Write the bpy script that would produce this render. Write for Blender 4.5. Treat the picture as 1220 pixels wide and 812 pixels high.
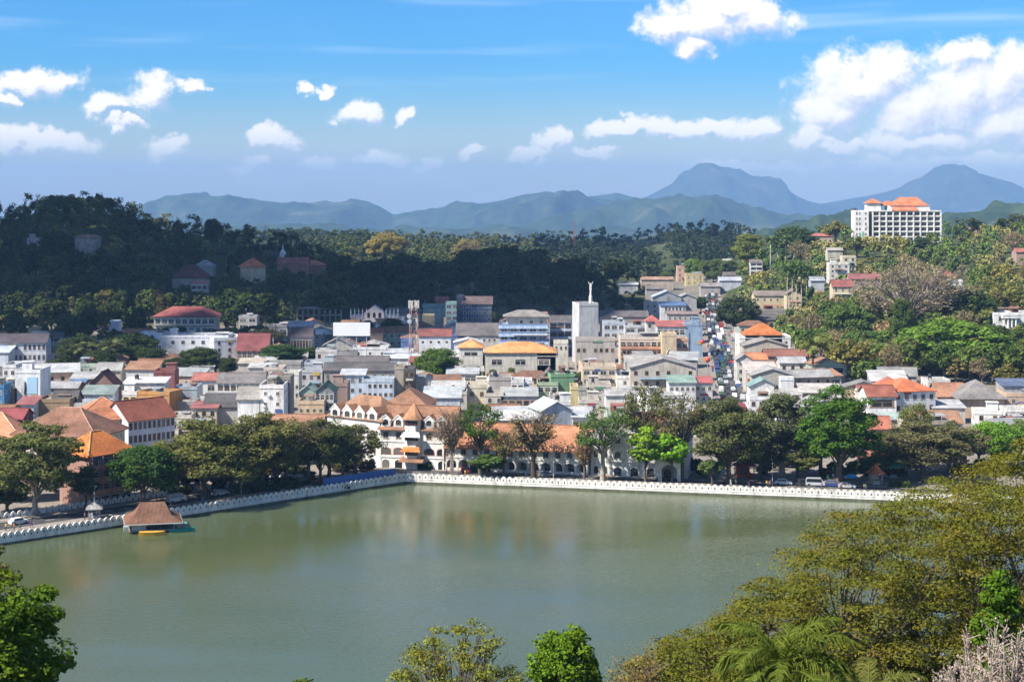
import bpy, bmesh, math, random
import numpy as np
from mathutils import Vector, Matrix, noise as mnoise

for _o in list(bpy.data.objects):
    bpy.data.objects.remove(_o)
scene = bpy.context.scene
COL = scene.collection
R = math.radians

# ------------------------------------------------------------------ camera, sky, sun
CAM_H, FPX, PX0, PY0 = 75.0, 2150.0, 610.0, 222.0     # eye height; focal length, optical axis and horizon in photo pixels
cam_d = bpy.data.cameras.new('camera')
cam = bpy.data.objects.new('camera', cam_d)
COL.objects.link(cam)
cam.location = (0, 0, CAM_H)
cam.rotation_euler = (R(90), 0, 0)
cam_d.sensor_width = 36.0
cam_d.lens = FPX / 1220 * 36.0
cam_d.shift_y = -(406 - PY0) / 1220
cam_d.clip_end = 60000
cam_d.clip_start = 0.5
scene.camera = cam

SUN_EL = R(47)
SUN_H = Vector((-0.88, -0.475, 0))                      # towards the sun, on the ground
SUN_V = Vector((SUN_H.x * math.cos(SUN_EL), SUN_H.y * math.cos(SUN_EL), math.sin(SUN_EL)))
sun_d = bpy.data.lights.new('sun', 'SUN')
sun_d.energy = 5.0
sun_d.angle = R(0.5)
sun_d.color = (1.0, 0.93, 0.82)
sun = bpy.data.objects.new('sun', sun_d)
COL.objects.link(sun)
sun.location = SUN_V * 300
sun.rotation_euler = SUN_V.to_track_quat('Z', 'Y').to_euler()

scene.view_settings.view_transform = 'Standard'
scene.view_settings.look = 'None'
scene.view_settings.exposure = 0.95
scene.view_settings.gamma = 1.0
scene.view_settings.use_curve_mapping = False
scene.cycles.max_bounces = 5
scene.cycles.diffuse_bounces = 2
scene.cycles.glossy_bounces = 2
scene.cycles.transmission_bounces = 2
scene.cycles.transparent_max_bounces = 4
scene.cycles.volume_bounces = 0
scene.cycles.caustics_reflective = False
scene.cycles.caustics_refractive = False
scene.cycles.use_adaptive_sampling = True
scene.cycles.adaptive_threshold = 0.03

SKY_STRENGTH = 0.076
world = bpy.data.worlds.new('World')
scene.world = world
world.use_nodes = True


class NT:
    """small helper to write node trees as expressions"""
    def __init__(self, tree):
        self.t = tree

    def n(self, kind, ins=None, **props):
        nd = self.t.nodes.new(kind)
        for k, v in props.items():
            setattr(nd, k, v)
        for k, v in (ins or {}).items():
            s = nd.inputs[k]
            if isinstance(v, bpy.types.NodeSocket):
                self.t.links.new(v, s)
            else:
                s.default_value = v
        return nd

    def math(self, op, a, b=0.0, c=0.0, clamp=False):
        return self.n('ShaderNodeMath', {0: a, 1: b, 2: c}, operation=op, use_clamp=clamp).outputs[0]

    def vmath(self, op, a, b=(0, 0, 0), c=(0, 0, 0)):
        nd = self.n('ShaderNodeVectorMath', {0: a, 1: b}, operation=op)
        if op == 'MULTIPLY_ADD':
            nd.inputs[2].default_value = c
        return nd.outputs['Value' if op in ('LENGTH', 'DOT_PRODUCT', 'DISTANCE') else 'Vector']

    def noise(self, vec, scale, detail=4.0, rough=0.55, out=0):
        return self.n('ShaderNodeTexNoise', {'Vector': vec, 'Scale': scale, 'Detail': detail, 'Roughness': rough}).outputs[out]

    def mix(self, f, a, b, blend='MIX'):
        nd = self.n('ShaderNodeMix', {}, data_type='RGBA', blend_type=blend)
        for i, v in ((0, f), (6, a), (7, b)):
            if isinstance(v, bpy.types.NodeSocket):
                self.t.links.new(v, nd.inputs[i])
            else:
                nd.inputs[i].default_value = v if not isinstance(v, tuple) or len(v) == 4 else (*v, 1)
        return nd.outputs[2]

    def ramp(self, f, stops):
        nd = self.n('ShaderNodeValToRGB', {0: f})
        el = nd.color_ramp.elements
        el[0].position, el[0].color = stops[0][0], (*stops[0][1], 1)
        el[1].position, el[1].color = stops[-1][0], (*stops[-1][1], 1)
        for p, c in stops[1:-1]:
            e = el.new(p)
            e.color = (*c, 1)
        return nd.outputs[0]

    def rng(self, v, a, b, c=0.0, d=1.0, smooth=True):
        nd = self.n('ShaderNodeMapRange', {0: v, 1: a, 2: b, 3: c, 4: d})
        nd.interpolation_type = 'SMOOTHSTEP' if smooth else 'LINEAR'
        nd.clamp = True
        return nd.outputs[0]


# cumulus banks: direction on the sky given as (px, py, half width, half height) of the photo's sky
CLOUDS = [
    (800, 32, 42, 30), (850, 26, 58, 34), (908, 27, 50, 27), (822, 58, 28, 20), (872, 8, 62, 20),
    (1018, 108, 72, 48), (1058, 92, 52, 36), (998, 133, 62, 34), (966, 160, 38, 22), (1092, 134, 60, 50),
    (1150, 112, 72, 62), (1195, 104, 62, 58), (1150, 66, 40, 22), (1205, 152, 64, 42), (1100, 170, 90, 22), (1000, 172, 60, 16),
    (740, 154, 46, 14), (800, 154, 50, 18), (850, 156, 42, 17), (895, 154, 36, 18),
    (660, 168, 27, 21), (630, 186, 36, 9), (700, 180, 40, 8),
    (1065, 196, 130, 17), (905, 200, 80, 11), (1190, 200, 70, 22),
    (45, 98, 58, 20), (14, 121, 28, 13), (128, 125, 34, 19), (182, 110, 30, 30), (226, 102, 19, 14),
    (60, 172, 68, 20), (8, 168, 26, 18), (198, 176, 32, 20), (150, 146, 30, 9),
    (330, 172, 30, 20), (302, 198, 28, 10), (380, 195, 28, 10),
    (361, 103, 10, 10), (385, 104, 14, 9), (430, 135, 31, 17), (490, 136, 17, 15),
    (455, 189, 32, 15), (514, 196, 22, 10), (565, 182, 14, 8),
]


def build_world():
    w = NT(world.node_tree)
    world.node_tree.nodes.clear()
    tc = w.n('ShaderNodeTexCoord').outputs['Generated']
    sky = w.n('ShaderNodeTexSky', sky_type='NISHITA', sun_disc=False, sun_elevation=SUN_EL,
              sun_rotation=math.atan2(SUN_H.x, SUN_H.y) % (2 * math.pi), altitude=500,
              air_density=1.0, dust_density=0.3, ozone_density=3.0).outputs[0]
    sep = w.n('ShaderNodeSeparateXYZ', {0: tc})
    ysafe = w.math('MAXIMUM', sep.outputs[1], 0.02)
    u = w.math('DIVIDE', sep.outputs[0], ysafe)
    v = w.math('DIVIDE', sep.outputs[2], ysafe)
    p = w.n('ShaderNodeCombineXYZ', {0: u, 1: v, 2: 0.0}).outputs[0]
    # the cloud field as a group, so that it can be looked up twice (for the lit and the shaded side)
    g = bpy.data.node_groups.new('cumulus', 'ShaderNodeTree')
    g.interface.new_socket('P', in_out='INPUT', socket_type='NodeSocketVector')
    g.interface.new_socket('F', in_out='OUTPUT', socket_type='NodeSocketFloat')
    q = NT(g)
    gi = q.n('NodeGroupInput')
    go = q.n('NodeGroupOutput')
    pv = gi.outputs[0]
    n1 = q.noise(pv, 48.0, 5.0, 0.6, out=1)
    d = q.vmath('MULTIPLY', q.vmath('SUBTRACT', n1, (0.5, 0.5, 0.5)), (0.030, 0.026, 0))
    n0 = q.noise(pv, 16.0, 2.0, 0.5, out=1)
    d0 = q.vmath('MULTIPLY', q.vmath('SUBTRACT', n0, (0.5, 0.5, 0.5)), (0.012, 0.008, 0))
    pd = q.vmath('ADD', q.vmath('ADD', pv, d), d0)
    cur = None
    for (cx, cy, rx, ry) in CLOUDS:
        a, b = FPX / rx, FPX / ry
        ln = q.vmath('LENGTH', q.vmath('MULTIPLY_ADD', pd, (a, b, 0), (-(cx - PX0) / rx, -(PY0 - cy) / ry, 0)))
        cur = ln if cur is None else q.math('SMOOTH_MIN', cur, ln, 0.25)
    q.t.links.new(q.math('SUBTRACT', 1.15, cur), go.inputs[0])
    c1 = w.n('ShaderNodeGroup', node_tree=g)
    w.t.links.new(p, c1.inputs[0])
    c2 = w.n('ShaderNodeGroup', node_tree=g)
    w.t.links.new(w.vmath('ADD', p, (-0.0045, 0.0075, 0)), c2.inputs[0])
    c3 = w.n('ShaderNodeGroup', node_tree=g)
    w.t.links.new(w.vmath('ADD', p, (-0.0014, 0.0024, 0)), c3.inputs[0])
    front = w.rng(sep.outputs[1], 0.05, 0.2)
    fine = w.noise(p, 110.0, 6.0, 0.65)
    f1 = w.math('ADD', c1.outputs[0], w.math('MULTIPLY', w.math('SUBTRACT', fine, 0.5), 0.95))
    lit = w.rng(w.math('ADD', w.math('SUBTRACT', c2.outputs[0], c1.outputs[0]), w.math('MULTIPLY', w.math('SUBTRACT', c3.outputs[0], c1.outputs[0]), 1.6)), -0.60, 0.75, 1.0, 0.0)
    soft = w.math('MULTIPLY_ADD', lit, -0.45, 0.98)
    mask = w.math('MULTIPLY', w.rng(f1, 0.0, soft), front)
    mask = w.math('MULTIPLY', mask, w.rng(v, 0.004, 0.035, 0.25, 0.97))
    ccol = w.mix(lit, (4.6, 5.1, 6.6, 1), (9.1, 8.7, 8.2, 1))
    # thin high streaks and the pale low band
    ps = w.vmath('MULTIPLY', w.vmath('ADD', p, w.vmath('MULTIPLY', w.noise(p, 6.0, 2.0, out=1), (0.02, 0.02, 0))), (4.0, 55.0, 1))
    st = w.math('MULTIPLY', w.rng(w.noise(ps, 1.0, 3.0, 0.55), 0.50, 0.80, 0.0, 0.55), w.rng(v, 0.02, 0.09))
    blue = w.mix(1.0, sky, (SKY_TINT[0], SKY_TINT[1], SKY_TINT[2], 1), 'MULTIPLY')
    low = w.mix(1.0, sky, (LOW_TINT[0], LOW_TINT[1], LOW_TINT[2], 1), 'MULTIPLY')
    high = w.mix(1.0, sky, (*HIGH_TINT, 1), 'MULTIPLY')
    blue = w.mix(w.rng(v, 0.12, 0.45), blue, high)
    blue = w.mix(front, high, blue)
    base = w.mix(w.rng(v, 0.0, 0.075), low, blue)
    base = w.mix(w.math('MULTIPLY', st, front), base, (5.5, 7.0, 8.8, 1))
    veil = w.math('MULTIPLY', w.rng(w.noise(w.vmath('MULTIPLY', p, (9.0, 38.0, 1)), 1.0, 4.0, 0.6), 0.42, 0.75, 0.0, 0.35), w.rng(v, 0.05, 0.0))
    base = w.mix(veil, base, (5.2, 5.8, 7.2, 1))
    col = w.mix(mask, base, ccol)
    bg = w.n('ShaderNodeBackground', {'Color': col, 'Strength': SKY_STRENGTH})
    out = w.n('ShaderNodeOutputWorld')
    w.t.links.new(bg.outputs[0], out.inputs[0])


SKY_TINT = (0.24, 0.62, 1.04)
LOW_TINT = (0.76, 0.79, 0.85)
HIGH_TINT = (0.85, 0.95, 1.10)
build_world()
world.cycles.sampling_method = 'MANUAL'
world.cycles.sample_map_resolution = 512


# ------------------------------------------------------------------ helpers
def px_point(px, py, Y):
    """the point at distance Y seen at photo pixel (px, py)"""
    return Vector(((px - PX0) * Y / FPX, Y, CAM_H - (py - PY0) * Y / FPX))


def lerp(a, b, t):
    return a + (b - a) * t


def sstep(t):
    t = min(1.0, max(0.0, t))
    return t * t * (3 - 2 * t)


def table(x, pts):
    if x <= pts[0][0]:
        return pts[0][1]
    for (x0, y0), (x1, y1) in zip(pts, pts[1:]):
        if x <= x1:
            return y0 + (y1 - y0) * (x - x0) / (x1 - x0)
    return pts[-1][1]


class MB:
    """collects shapes into one mesh"""
    def __init__(self):
        self.v, self.f, self.m = [], [], []

    def add(self, vs, fs, mi=0):
        b = len(self.v)
        self.v += [tuple(p) for p in vs]
        for f in fs:
            self.f.append([b + i for i in f])
            self.m.append(mi)
        return self

    def box(self, x0, x1, y0, y1, z0, z1, mi=0, faces='bfblrt'):
        vs = [(x0, y0, z0), (x1, y0, z0), (x1, y1, z0), (x0, y1, z0), (x0, y0, z1), (x1, y0, z1), (x1, y1, z1), (x0, y1, z1)]
        return self.add(vs, [(0, 3, 2, 1), (4, 5, 6, 7), (0, 1, 5, 4), (1, 2, 6, 5), (2, 3, 7, 6), (3, 0, 4, 7)], mi)

    def prism(self, poly, z0, z1, mi=0):
        n = len(poly)
        vs = [(x, y, z0) for x, y in poly] + [(x, y, z1) for x, y in poly]
        fs = [tuple(reversed(range(n))), tuple(range(n, 2 * n))] + [(i, (i + 1) % n, n + (i + 1) % n, n + i) for i in range(n)]
        return self.add(vs, fs, mi)

    def tube(self, pts, rad, n=6, mi=0, cap=True):
        """a round bar through pts, rad one number or one per point"""
        pts = [Vector(p) for p in pts]
        if not isinstance(rad, (list, tuple)):
            rad = [rad] * len(pts)
        rings = []
        for i, p in enumerate(pts):
            d = (pts[min(i + 1, len(pts) - 1)] - pts[max(i - 1, 0)])
            d = d.normalized() if d.length > 1e-9 else Vector((0, 0, 1))
            a = d.orthogonal() if abs(d.z) < 0.95 else Vector((1, 0, 0)) - d * d.x
            a = (Vector((0, 0, 1)).cross(d) if abs(d.z) < 0.95 else a).normalized()
            b = d.cross(a)
            rings.append([p + (a * math.cos(2 * math.pi * k / n) + b * math.sin(2 * math.pi * k / n)) * rad[i] for k in range(n)])
        vs = [q for r in rings for q in r]
        fs = []
        for i in range(len(pts) - 1):
            for k in range(n):
                fs.append((i * n + k, i * n + (k + 1) % n, (i + 1) * n + (k + 1) % n, (i + 1) * n + k))
        if cap:
            fs.append(tuple(reversed(range(n))))
            fs.append(tuple((len(pts) - 1) * n + k for k in range(n)))
        return self.add(vs, fs, mi)

    def lathe(self, prof, n=12, cx=0, cy=0, mi=0):
        vs, fs = [], []
        for r, z in prof:
            for k in range(n):
                a = 2 * math.pi * k / n
                vs.append((cx + r * math.cos(a), cy + r * math.sin(a), z))
        for i in range(len(prof) - 1):
            for k in range(n):
                fs.append((i * n + k, i * n + (k + 1) % n, (i + 1) * n + (k + 1) % n, (i + 1) * n + k))
        fs.append(tuple(reversed(range(n))))
        fs.append(tuple((len(prof) - 1) * n + k for k in range(n)))
        return self.add(vs, fs, mi)

    def mesh(self, name, mats, smooth=False):
        me = bpy.data.meshes.new(name)
        me.from_pydata(self.v, [], self.f)
        for m in (mats if isinstance(mats, (list, tuple)) else [mats]):
            me.materials.append(m)
        if max(self.m, default=0):
            me.polygons.foreach_set('material_index', self.m)
        if smooth:
            me.polygons.foreach_set('use_smooth', [True] * len(me.polygons))
        me.update()
        return me

    def build(self, name, mats, parent=None, color=None, smooth=False, loc=None):
        return link(name, self.mesh(name, mats, smooth), parent, color, loc)


def link(name, data, parent=None, color=None, loc=None):
    o = bpy.data.objects.new(name, data)
    COL.objects.link(o)
    if parent is not None:
        o.parent = parent
    if color is not None:
        o.color = (*color[:3], 1)
    if loc is not None:
        o.location = loc
    return o


def tag(o, label=None, cat=None, group=None, kind=None):
    for k, v in (('label', label), ('category', cat), ('group', group), ('kind', kind)):
        if v:
            o[k] = v
    return o


def empty(name, loc=(0, 0, 0), rz=0.0, label=None, cat=None, group=None):
    o = link(name, None)
    o.empty_display_size = 0.5
    o.location = loc
    o.rotation_euler = (0, 0, rz)
    return tag(o, label, cat, group)


def structure(name, mb, mats, color=None, smooth=False):
    return tag(mb.build(name, mats, None, color, smooth), kind='structure')


def copy_tree(o, parent=None):
    c = o.copy()
    COL.objects.link(c)
    if parent is not None:
        c.parent = parent
    for ch in o.children:
        copy_tree(ch, c)
    return c


# ------------------------------------------------------------------ materials
MATS = {}


def new_mat(name):
    m = bpy.data.materials.new(name)
    m.use_nodes = True
    m.node_tree.nodes.clear()
    MATS[name] = m
    t = NT(m.node_tree)
    out = t.n('ShaderNodeOutputMaterial')
    return m, t, out


def principled(t, out, col, rough=0.8, spec=0.3, normal=None, metal=0.0):
    ins = {'Base Color': col, 'Roughness': rough, 'Specular IOR Level': spec, 'Metallic': metal}
    b = t.n('ShaderNodeBsdfPrincipled', ins)
    if normal is not None:
        t.t.links.new(normal, b.inputs['Normal'])
    t.t.links.new(b.outputs[0], out.inputs[0])
    return b


def scaled(t, col, fac):
    """colour times a grey factor"""
    c = t.n('ShaderNodeCombineColor', {0: fac, 1: fac, 2: fac}).outputs[0]
    return t.mix(1.0, col, c, 'MULTIPLY')


def mat_plaster(name='plaster', streak=0.3):
    m, t, out = new_mat(name)
    oi = t.n('ShaderNodeObjectInfo')
    pos = t.n('ShaderNodeNewGeometry').outputs['Position']
    n1 = t.noise(t.vmath('MULTIPLY', pos, (0.9, 0.9, 0.12)), 1.0, 5.0, 0.65)
    n2 = t.noise(pos, 0.35, 4.0, 0.6)
    f = t.math('MULTIPLY', t.rng(n1, 0.40, 0.72, 1.0, 1.0 - streak), t.rng(n2, 0.35, 0.75, 1.03, 0.84))
    col = scaled(t, oi.outputs['Color'], f)
    grime = t.rng(t.noise(t.vmath('MULTIPLY', pos, (0.5, 0.5, 0.2)), 0.6, 5.0, 0.7), 0.53, 0.72, 0.0, 0.62)
    col = t.mix(grime, col, (0.19, 0.17, 0.145))
    principled(t, out, col, 0.85, 0.2)
    return m


def mat_roof(name, period, depth, along='x', tile=True):
    """tiles or corrugated sheet: ribs down the slope in the object's own space"""
    m, t, out = new_mat(name)
    oi = t.n('ShaderNodeObjectInfo')
    tc = t.n('ShaderNodeTexCoord').outputs['Object']
    pos = t.n('ShaderNodeNewGeometry').outputs['Position']
    big = t.noise(pos, 0.22, 5.0, 0.65)
    small = t.noise(pos, 1.7, 3.0, 0.6)
    f = t.math('MULTIPLY', t.rng(big, 0.32, 0.70, 1.12, 0.66), t.rng(small, 0.30, 0.72, 1.14, 0.80))
    col = scaled(t, oi.outputs['Color'], f)
    moss = t.rng(t.noise(pos, 0.5, 5.0, 0.72), 0.55, 0.72, 0.0, 0.58 if tile else 0.38)
    col = t.mix(moss, col, (0.10, 0.075, 0.055) if tile else (0.15, 0.12, 0.095))
    wv = t.n('ShaderNodeTexWave', {'Vector': tc, 'Scale': 1.0 / period / 3.14159 * 3.14159 / 2, 'Distortion': 0.4, 'Detail': 1.0},
             wave_type='BANDS', bands_direction='X')
    bump = t.n('ShaderNodeBump', {'Strength': depth, 'Distance': 0.12, 'Height': wv.outputs['Fac']})
    principled(t, out, col, 0.8 if tile else 0.65, 0.2 if tile else 0.1, bump.outputs[0])
    return m


def mat_flat(name, color, rough=0.7, spec=0.3, var=0.15, scale=1.0, metal=0.0):
    m, t, out = new_mat(name)
    pos = t.n('ShaderNodeNewGeometry').outputs['Position']
    f = t.rng(t.noise(pos, scale, 4.0, 0.6), 0.3, 0.72, 1 + var, 1 - var)
    principled(t, out, scaled(t, (*color, 1), f), rough, spec, metal=metal)
    return m


def mat_object(name, rough=0.6, spec=0.3, var=0.08):
    m, t, out = new_mat(name)
    oi = t.n('ShaderNodeObjectInfo')
    pos = t.n('ShaderNodeNewGeometry').outputs['Position']
    f = t.rng(t.noise(pos, 2.0, 3.0, 0.6), 0.3, 0.72, 1 + var, 1 - var)
    principled(t, out, scaled(t, oi.outputs['Color'], f), rough, spec)
    return m


def mat_leaf(name, spread=0.5, translucent=0.25, young=(0.16, 0.18, 0.03), young_amt=0.25):
    """leaf clumps: the object's colour, each clump a little different"""
    m, t, out = new_mat(name)
    oi = t.n('ShaderNodeObjectInfo')
    geo = t.n('ShaderNodeNewGeometry')
    rp = geo.outputs['Random Per Island']
    f = t.rng(rp, 0.0, 1.0, 1.0 - spread, 1.0 + spread, smooth=False)
    col = scaled(t, oi.outputs['Color'], f)
    patch = t.noise(geo.outputs['Position'], 0.28, 3.0, 0.6)
    col = t.mix(t.rng(patch, 0.45, 0.68, 0.0, young_amt), col, (*young, 1))
    d = t.n('ShaderNodeBsdfDiffuse', {'Color': col})
    tr = t.n('ShaderNodeBsdfTranslucent', {'Color': t.mix(1.0, col, (1.0, 1.0, 0.45, 1), 'MULTIPLY')})
    mx = t.n('ShaderNodeMixShader', {0: translucent, 1: d.outputs[0], 2: tr.outputs[0]})
    t.t.links.new(mx.outputs[0], out.inputs[0])
    return m


def mat_ground():
    m, t, out = new_mat('ground')
    pos = t.n('ShaderNodeNewGeometry').outputs['Position']
    at = t.n('ShaderNodeAttribute', attribute_name='forest', attribute_type='GEOMETRY').outputs['Fac']
    n1 = t.noise(pos, 0.05, 6.0, 0.65)
    n2 = t.noise(pos, 0.6, 4.0, 0.6)
    town = t.ramp(n1, [(0.3, (0.17, 0.155, 0.14)), (0.55, (0.24, 0.21, 0.175)), (0.75, (0.15, 0.145, 0.12))])
    wood = t.ramp(n1, [(0.3, (0.030, 0.040, 0.016)), (0.5, (0.05, 0.065, 0.024)), (0.7, (0.12, 0.10, 0.05))])
    col = t.mix(at, town, wood)
    col = scaled(t, col, t.rng(n2, 0.3, 0.7, 0.75, 1.2))
    principled(t, out, col, 0.95, 0.1)
    return m


def mat_mountain(name, dark, light, field):
    m, t, out = new_mat(name)
    pos = t.n('ShaderNodeNewGeometry').outputs['Position']
    n1 = t.noise(pos, 0.0026, 7.0, 0.68)
    n2 = t.noise(pos, 0.011, 6.0, 0.74)
    col = t.mix(t.rng(n2, 0.35, 0.68), (*dark, 1), (*light, 1))
    col = t.mix(t.rng(n1, 0.52, 0.70, 0.0, 0.9), col, (*field, 1))
    principled(t, out, col, 0.95, 0.05)
    return m


def mat_water():
    m, t, out = new_mat('lake_water')
    pos = t.n('ShaderNodeNewGeometry').outputs['Position']
    n1 = t.noise(t.vmath('MULTIPLY', pos, (0.9, 1.0, 1.0)), 1.1, 3.0, 0.55)
    n2 = t.noise(t.vmath('MULTIPLY', pos, (1.0, 1.15, 1.0)), 3.2, 2.0, 0.5)
    h = t.math('ADD', n1, t.math('MULTIPLY', n2, 0.35))
    gust = t.rng(t.noise(t.vmath('MULTIPLY', pos, (0.010, 0.022, 1.0)), 1.0, 3.0, 0.55), 0.35, 0.65, 0.25, 1.0)
    bump = t.n('ShaderNodeBump', {'Strength': t.math('MULTIPLY', gust, 0.75), 'Distance': 0.16, 'Height': h})
    mud = t.noise(t.vmath('MULTIPLY', pos, (0.012, 0.02, 1.0)), 1.0, 3.0, 0.6)
    col = t.mix(t.rng(mud, 0.35, 0.7), WATER_A, WATER_B)
    b = principled(t, out, col, 0.09, 0.5, bump.outputs[0])
    b.inputs['IOR'].default_value = 1.33
    return m


WATER_A = (0.068, 0.088, 0.036, 1)
WATER_B = (0.080, 0.096, 0.047, 1)
M_PLASTER = mat_plaster('plaster', 0.28)
M_WHITE = mat_plaster('whitewash', 0.26)
M_TILE = mat_roof('clay_tiles', 0.45, 0.5)
M_SHEET = mat_roof('corrugated_sheet', 0.35, 0.4, tile=False)
def mat_glass():
    m, t, out = new_mat('window_glass')
    rnd = t.n('ShaderNodeObjectInfo').outputs['Random']
    col = t.ramp(rnd, [(0.0, (0.012, 0.014, 0.018)), (0.45, (0.03, 0.033, 0.038)), (0.75, (0.07, 0.065, 0.055)), (1.0, (0.16, 0.15, 0.13))])
    principled(t, out, col, 0.15, 0.5)
    return m


M_GLASS = mat_glass()
M_PAINT = mat_object('paint', 0.5, 0.35)
M_CONC = mat_flat('concrete', (0.27, 0.26, 0.24), 0.9, 0.2, 0.28, 0.5)
M_WET = mat_flat('wet_stone', (0.10, 0.105, 0.075), 0.7, 0.3, 0.4, 0.6)
M_ASPH = mat_flat('asphalt', (0.060, 0.060, 0.062), 0.9, 0.2, 0.2, 0.3)
M_PAVE = mat_flat('paving', (0.24, 0.21, 0.18), 0.9, 0.2, 0.25, 0.4)
M_MARK = mat_flat('road_paint', (0.7, 0.7, 0.66), 0.8, 0.2, 0.15, 1.0)
M_BARK = mat_object('bark', 0.9, 0.1, 0.35)
M_DARK = mat_flat('dark_metal', (0.03, 0.03, 0.033), 0.5, 0.4, 0.1)
M_STEEL = mat_flat('galvanised_steel', (0.35, 0.36, 0.37), 0.5, 0.5, 0.15)
M_LEAF = mat_leaf('leaves', 0.45, 0.36)
M_LEAF_PLAIN = mat_leaf('leaves_even', 0.35, 0.22, young_amt=0.0)
M_WATER = mat_water()
M_GROUND = mat_ground()
# ------------------------------------------------------------------ terrain
SHORE = [(-420, 90), (-140, 345), (-27, 457), (88, 430), (150, 415), (330, 372)]
LEFT_FOOT, LEFT_CREST = 870.0, 1170.0
LEFT_Z = [(-200, 42), (-60, 46), (0, 47), (60, 55), (120, 54), (170, 45), (210, 40), (300, 33), (340, 28), (400, 17), (450, 10), (520, 6), (700, 6), (820, 3), (880, 0)]
RIGHT_FOOT = [(850, 1050), (900, 850), (950, 740), (1000, 665), (1100, 650), (1220, 610), (1500, 560)]
RIGHT_Z = [(820, 0), (850, 5), (880, 12), (920, 24), (960, 31), (1010, 35), (1060, 35), (1120, 34), (1200, 38), (1300, 46), (1500, 55)]
FAR_Z = [(-200, 8), (380, 8), (430, 8), (560, 7), (600, 4), (640, 2), (700, 8), (760, 8), (800, 18), (850, 22), (885, 13), (940, 6), (1220, 6), (1500, 8)]


def shore_y(x):
    return table(x, SHORE)


def inland(x, y):
    s = (shore_y(x + 1) - shore_y(x - 1)) / 2
    return (y - shore_y(x)) / math.sqrt(1 + s * s)


def ground(x, y):
    zn = 72.5 if y < 0 else (72.5 - 0.42 * y if y < 60 else 47.3 - 0.27 * (y - 60))
    zn += 1.5 * mnoise.noise(Vector((x * 0.02, y * 0.02, 3.1))) if 5 < y < 240 else 0
    if y < 240:
        return max(-3.0, zn)
    d = inland(x, y)
    z = -3.0 if d < 1 else lerp(-3.0, 1.85, min(1, (d - 1) / 5))
    if y < 540:
        return z
    p = PX0 + FPX * x / y
    h = 0.0
    a = table(p, LEFT_Z)
    up = sstep((y - LEFT_FOOT) / (LEFT_CREST - LEFT_FOOT))
    down = 1 - 0.8 * sstep((y - LEFT_CREST - 60) / 500)
    h += a * up * down
    b = table(p, RIGHT_Z)
    ft = table(p, RIGHT_FOOT)
    t = (y - ft) / (1230 - ft)
    up = 0.45 * min(1, max(0, t)) + 0.55 * sstep(t)
    down = 1 - 0.75 * sstep((y - 1330) / 500)
    h += b * up * down
    c = table(p, FAR_Z)
    h2 = c * sstep((y - 1350) / 550) * (1 - 0.9 * sstep((y - 2100) / 700))
    h = max(h, h2) + min(h, h2) * 0.3
    if h > 1:
        k = min(1, (h - 1) / 12)
        h += k * (3.5 * mnoise.noise(Vector((x * 0.012, y * 0.012, 0.3))) + 1.5 * mnoise.noise(Vector((x * 0.04, y * 0.04, 7.3))))
    z -= 62 * sstep((y - 2250) / 1400)
    if y > 2700:
        h *= max(0, 1 - (y - 2700) / 800)
        z -= (y - 2700) * 0.024
    return z + h


def on_ground(px, py, lift=0.0, y0=245.0, y1=2600.0):
    """walk along the sight line of a photo pixel until it meets the ground raised by lift"""
    y = y0
    while y < y1:
        z = CAM_H - (py - PY0) * y / FPX
        if z <= ground((px - PX0) * y / FPX, y) + lift:
            return Vector(((px - PX0) * y / FPX, y, z - lift))
        y += 2.0 if y < 1000 else 4.0
    return px_point(px, py, y1)


def build_ground():
    ys = list(np.arange(-60, 1500, 7.0)) + list(1500 * 1.04 ** np.arange(0, 76))
    ys = [y for y in ys if y < 22500]
    cols = 190
    vs, fs, fo = [], [], []
    for y in ys:
        hw = 110 + 0.42 * max(0, y)
        for k in range(cols + 1):
            x = (2 * k / cols - 1) * hw
            vs.append((x, y, ground(x, y)))
            p = PX0 + FPX * x / max(y, 1)
            if y < 245:
                w = 1.0
            elif y < 560:
                w = 0.0
            else:
                w = sstep((ground(x, y) - 2.5) / 4) if y < 1300 else 1.0
                if y > 1150 and p < 800:
                    w = 1.0
                if 800 < p < 860 and y < 1500:
                    w *= 0.3
            fo.append(w)
    n = cols + 1
    for r in range(len(ys) - 1):
        for k in range(cols):
            fs.append((r * n + k, r * n + k + 1, (r + 1) * n + k + 1, (r + 1) * n + k))
    me = bpy.data.meshes.new('ground')
    me.from_pydata(vs, [], fs)
    me.materials.append(M_GROUND)
    at = me.attributes.new('forest', 'FLOAT', 'POINT')
    at.data.foreach_set('value', fo)
    me.polygons.foreach_set('use_smooth', [True] * len(me.polygons))
    tag(link('ground', me), kind='structure')


build_ground()
wb = MB()
wb.add([(-420, 190, 0), (420, 190, 0), (420, 520, 0), (-420, 520, 0)], [(0, 1, 2, 3)])
structure('lake', wb, M_WATER)


# strips along the shore: promenade, road, pavement
def offset_line(pts, d):
    """the line moved inland, d one distance or one per stretch"""
    n = len(pts) - 1
    ds = d if isinstance(d, (list, tuple)) else [d] * n
    P = [Vector(p) for p in pts]
    dirs = [(P[i + 1] - P[i]).normalized() for i in range(n)]
    nor = [Vector((-v.y, v.x)) for v in dirs]
    out = [P[0] + nor[0] * ds[0]]
    for i in range(1, n):
        a, u = P[i] + nor[i - 1] * ds[i - 1], dirs[i - 1]
        b, v = P[i] + nor[i] * ds[i], dirs[i]
        t = ((b.x - a.x) * v.y - (b.y - a.y) * v.x) / (u.x * v.y - u.y * v.x)
        out.append(a + u * t)
    out.append(P[n] + nor[n - 1] * ds[n - 1])
    return out


SH = SHORE[1:5]


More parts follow.
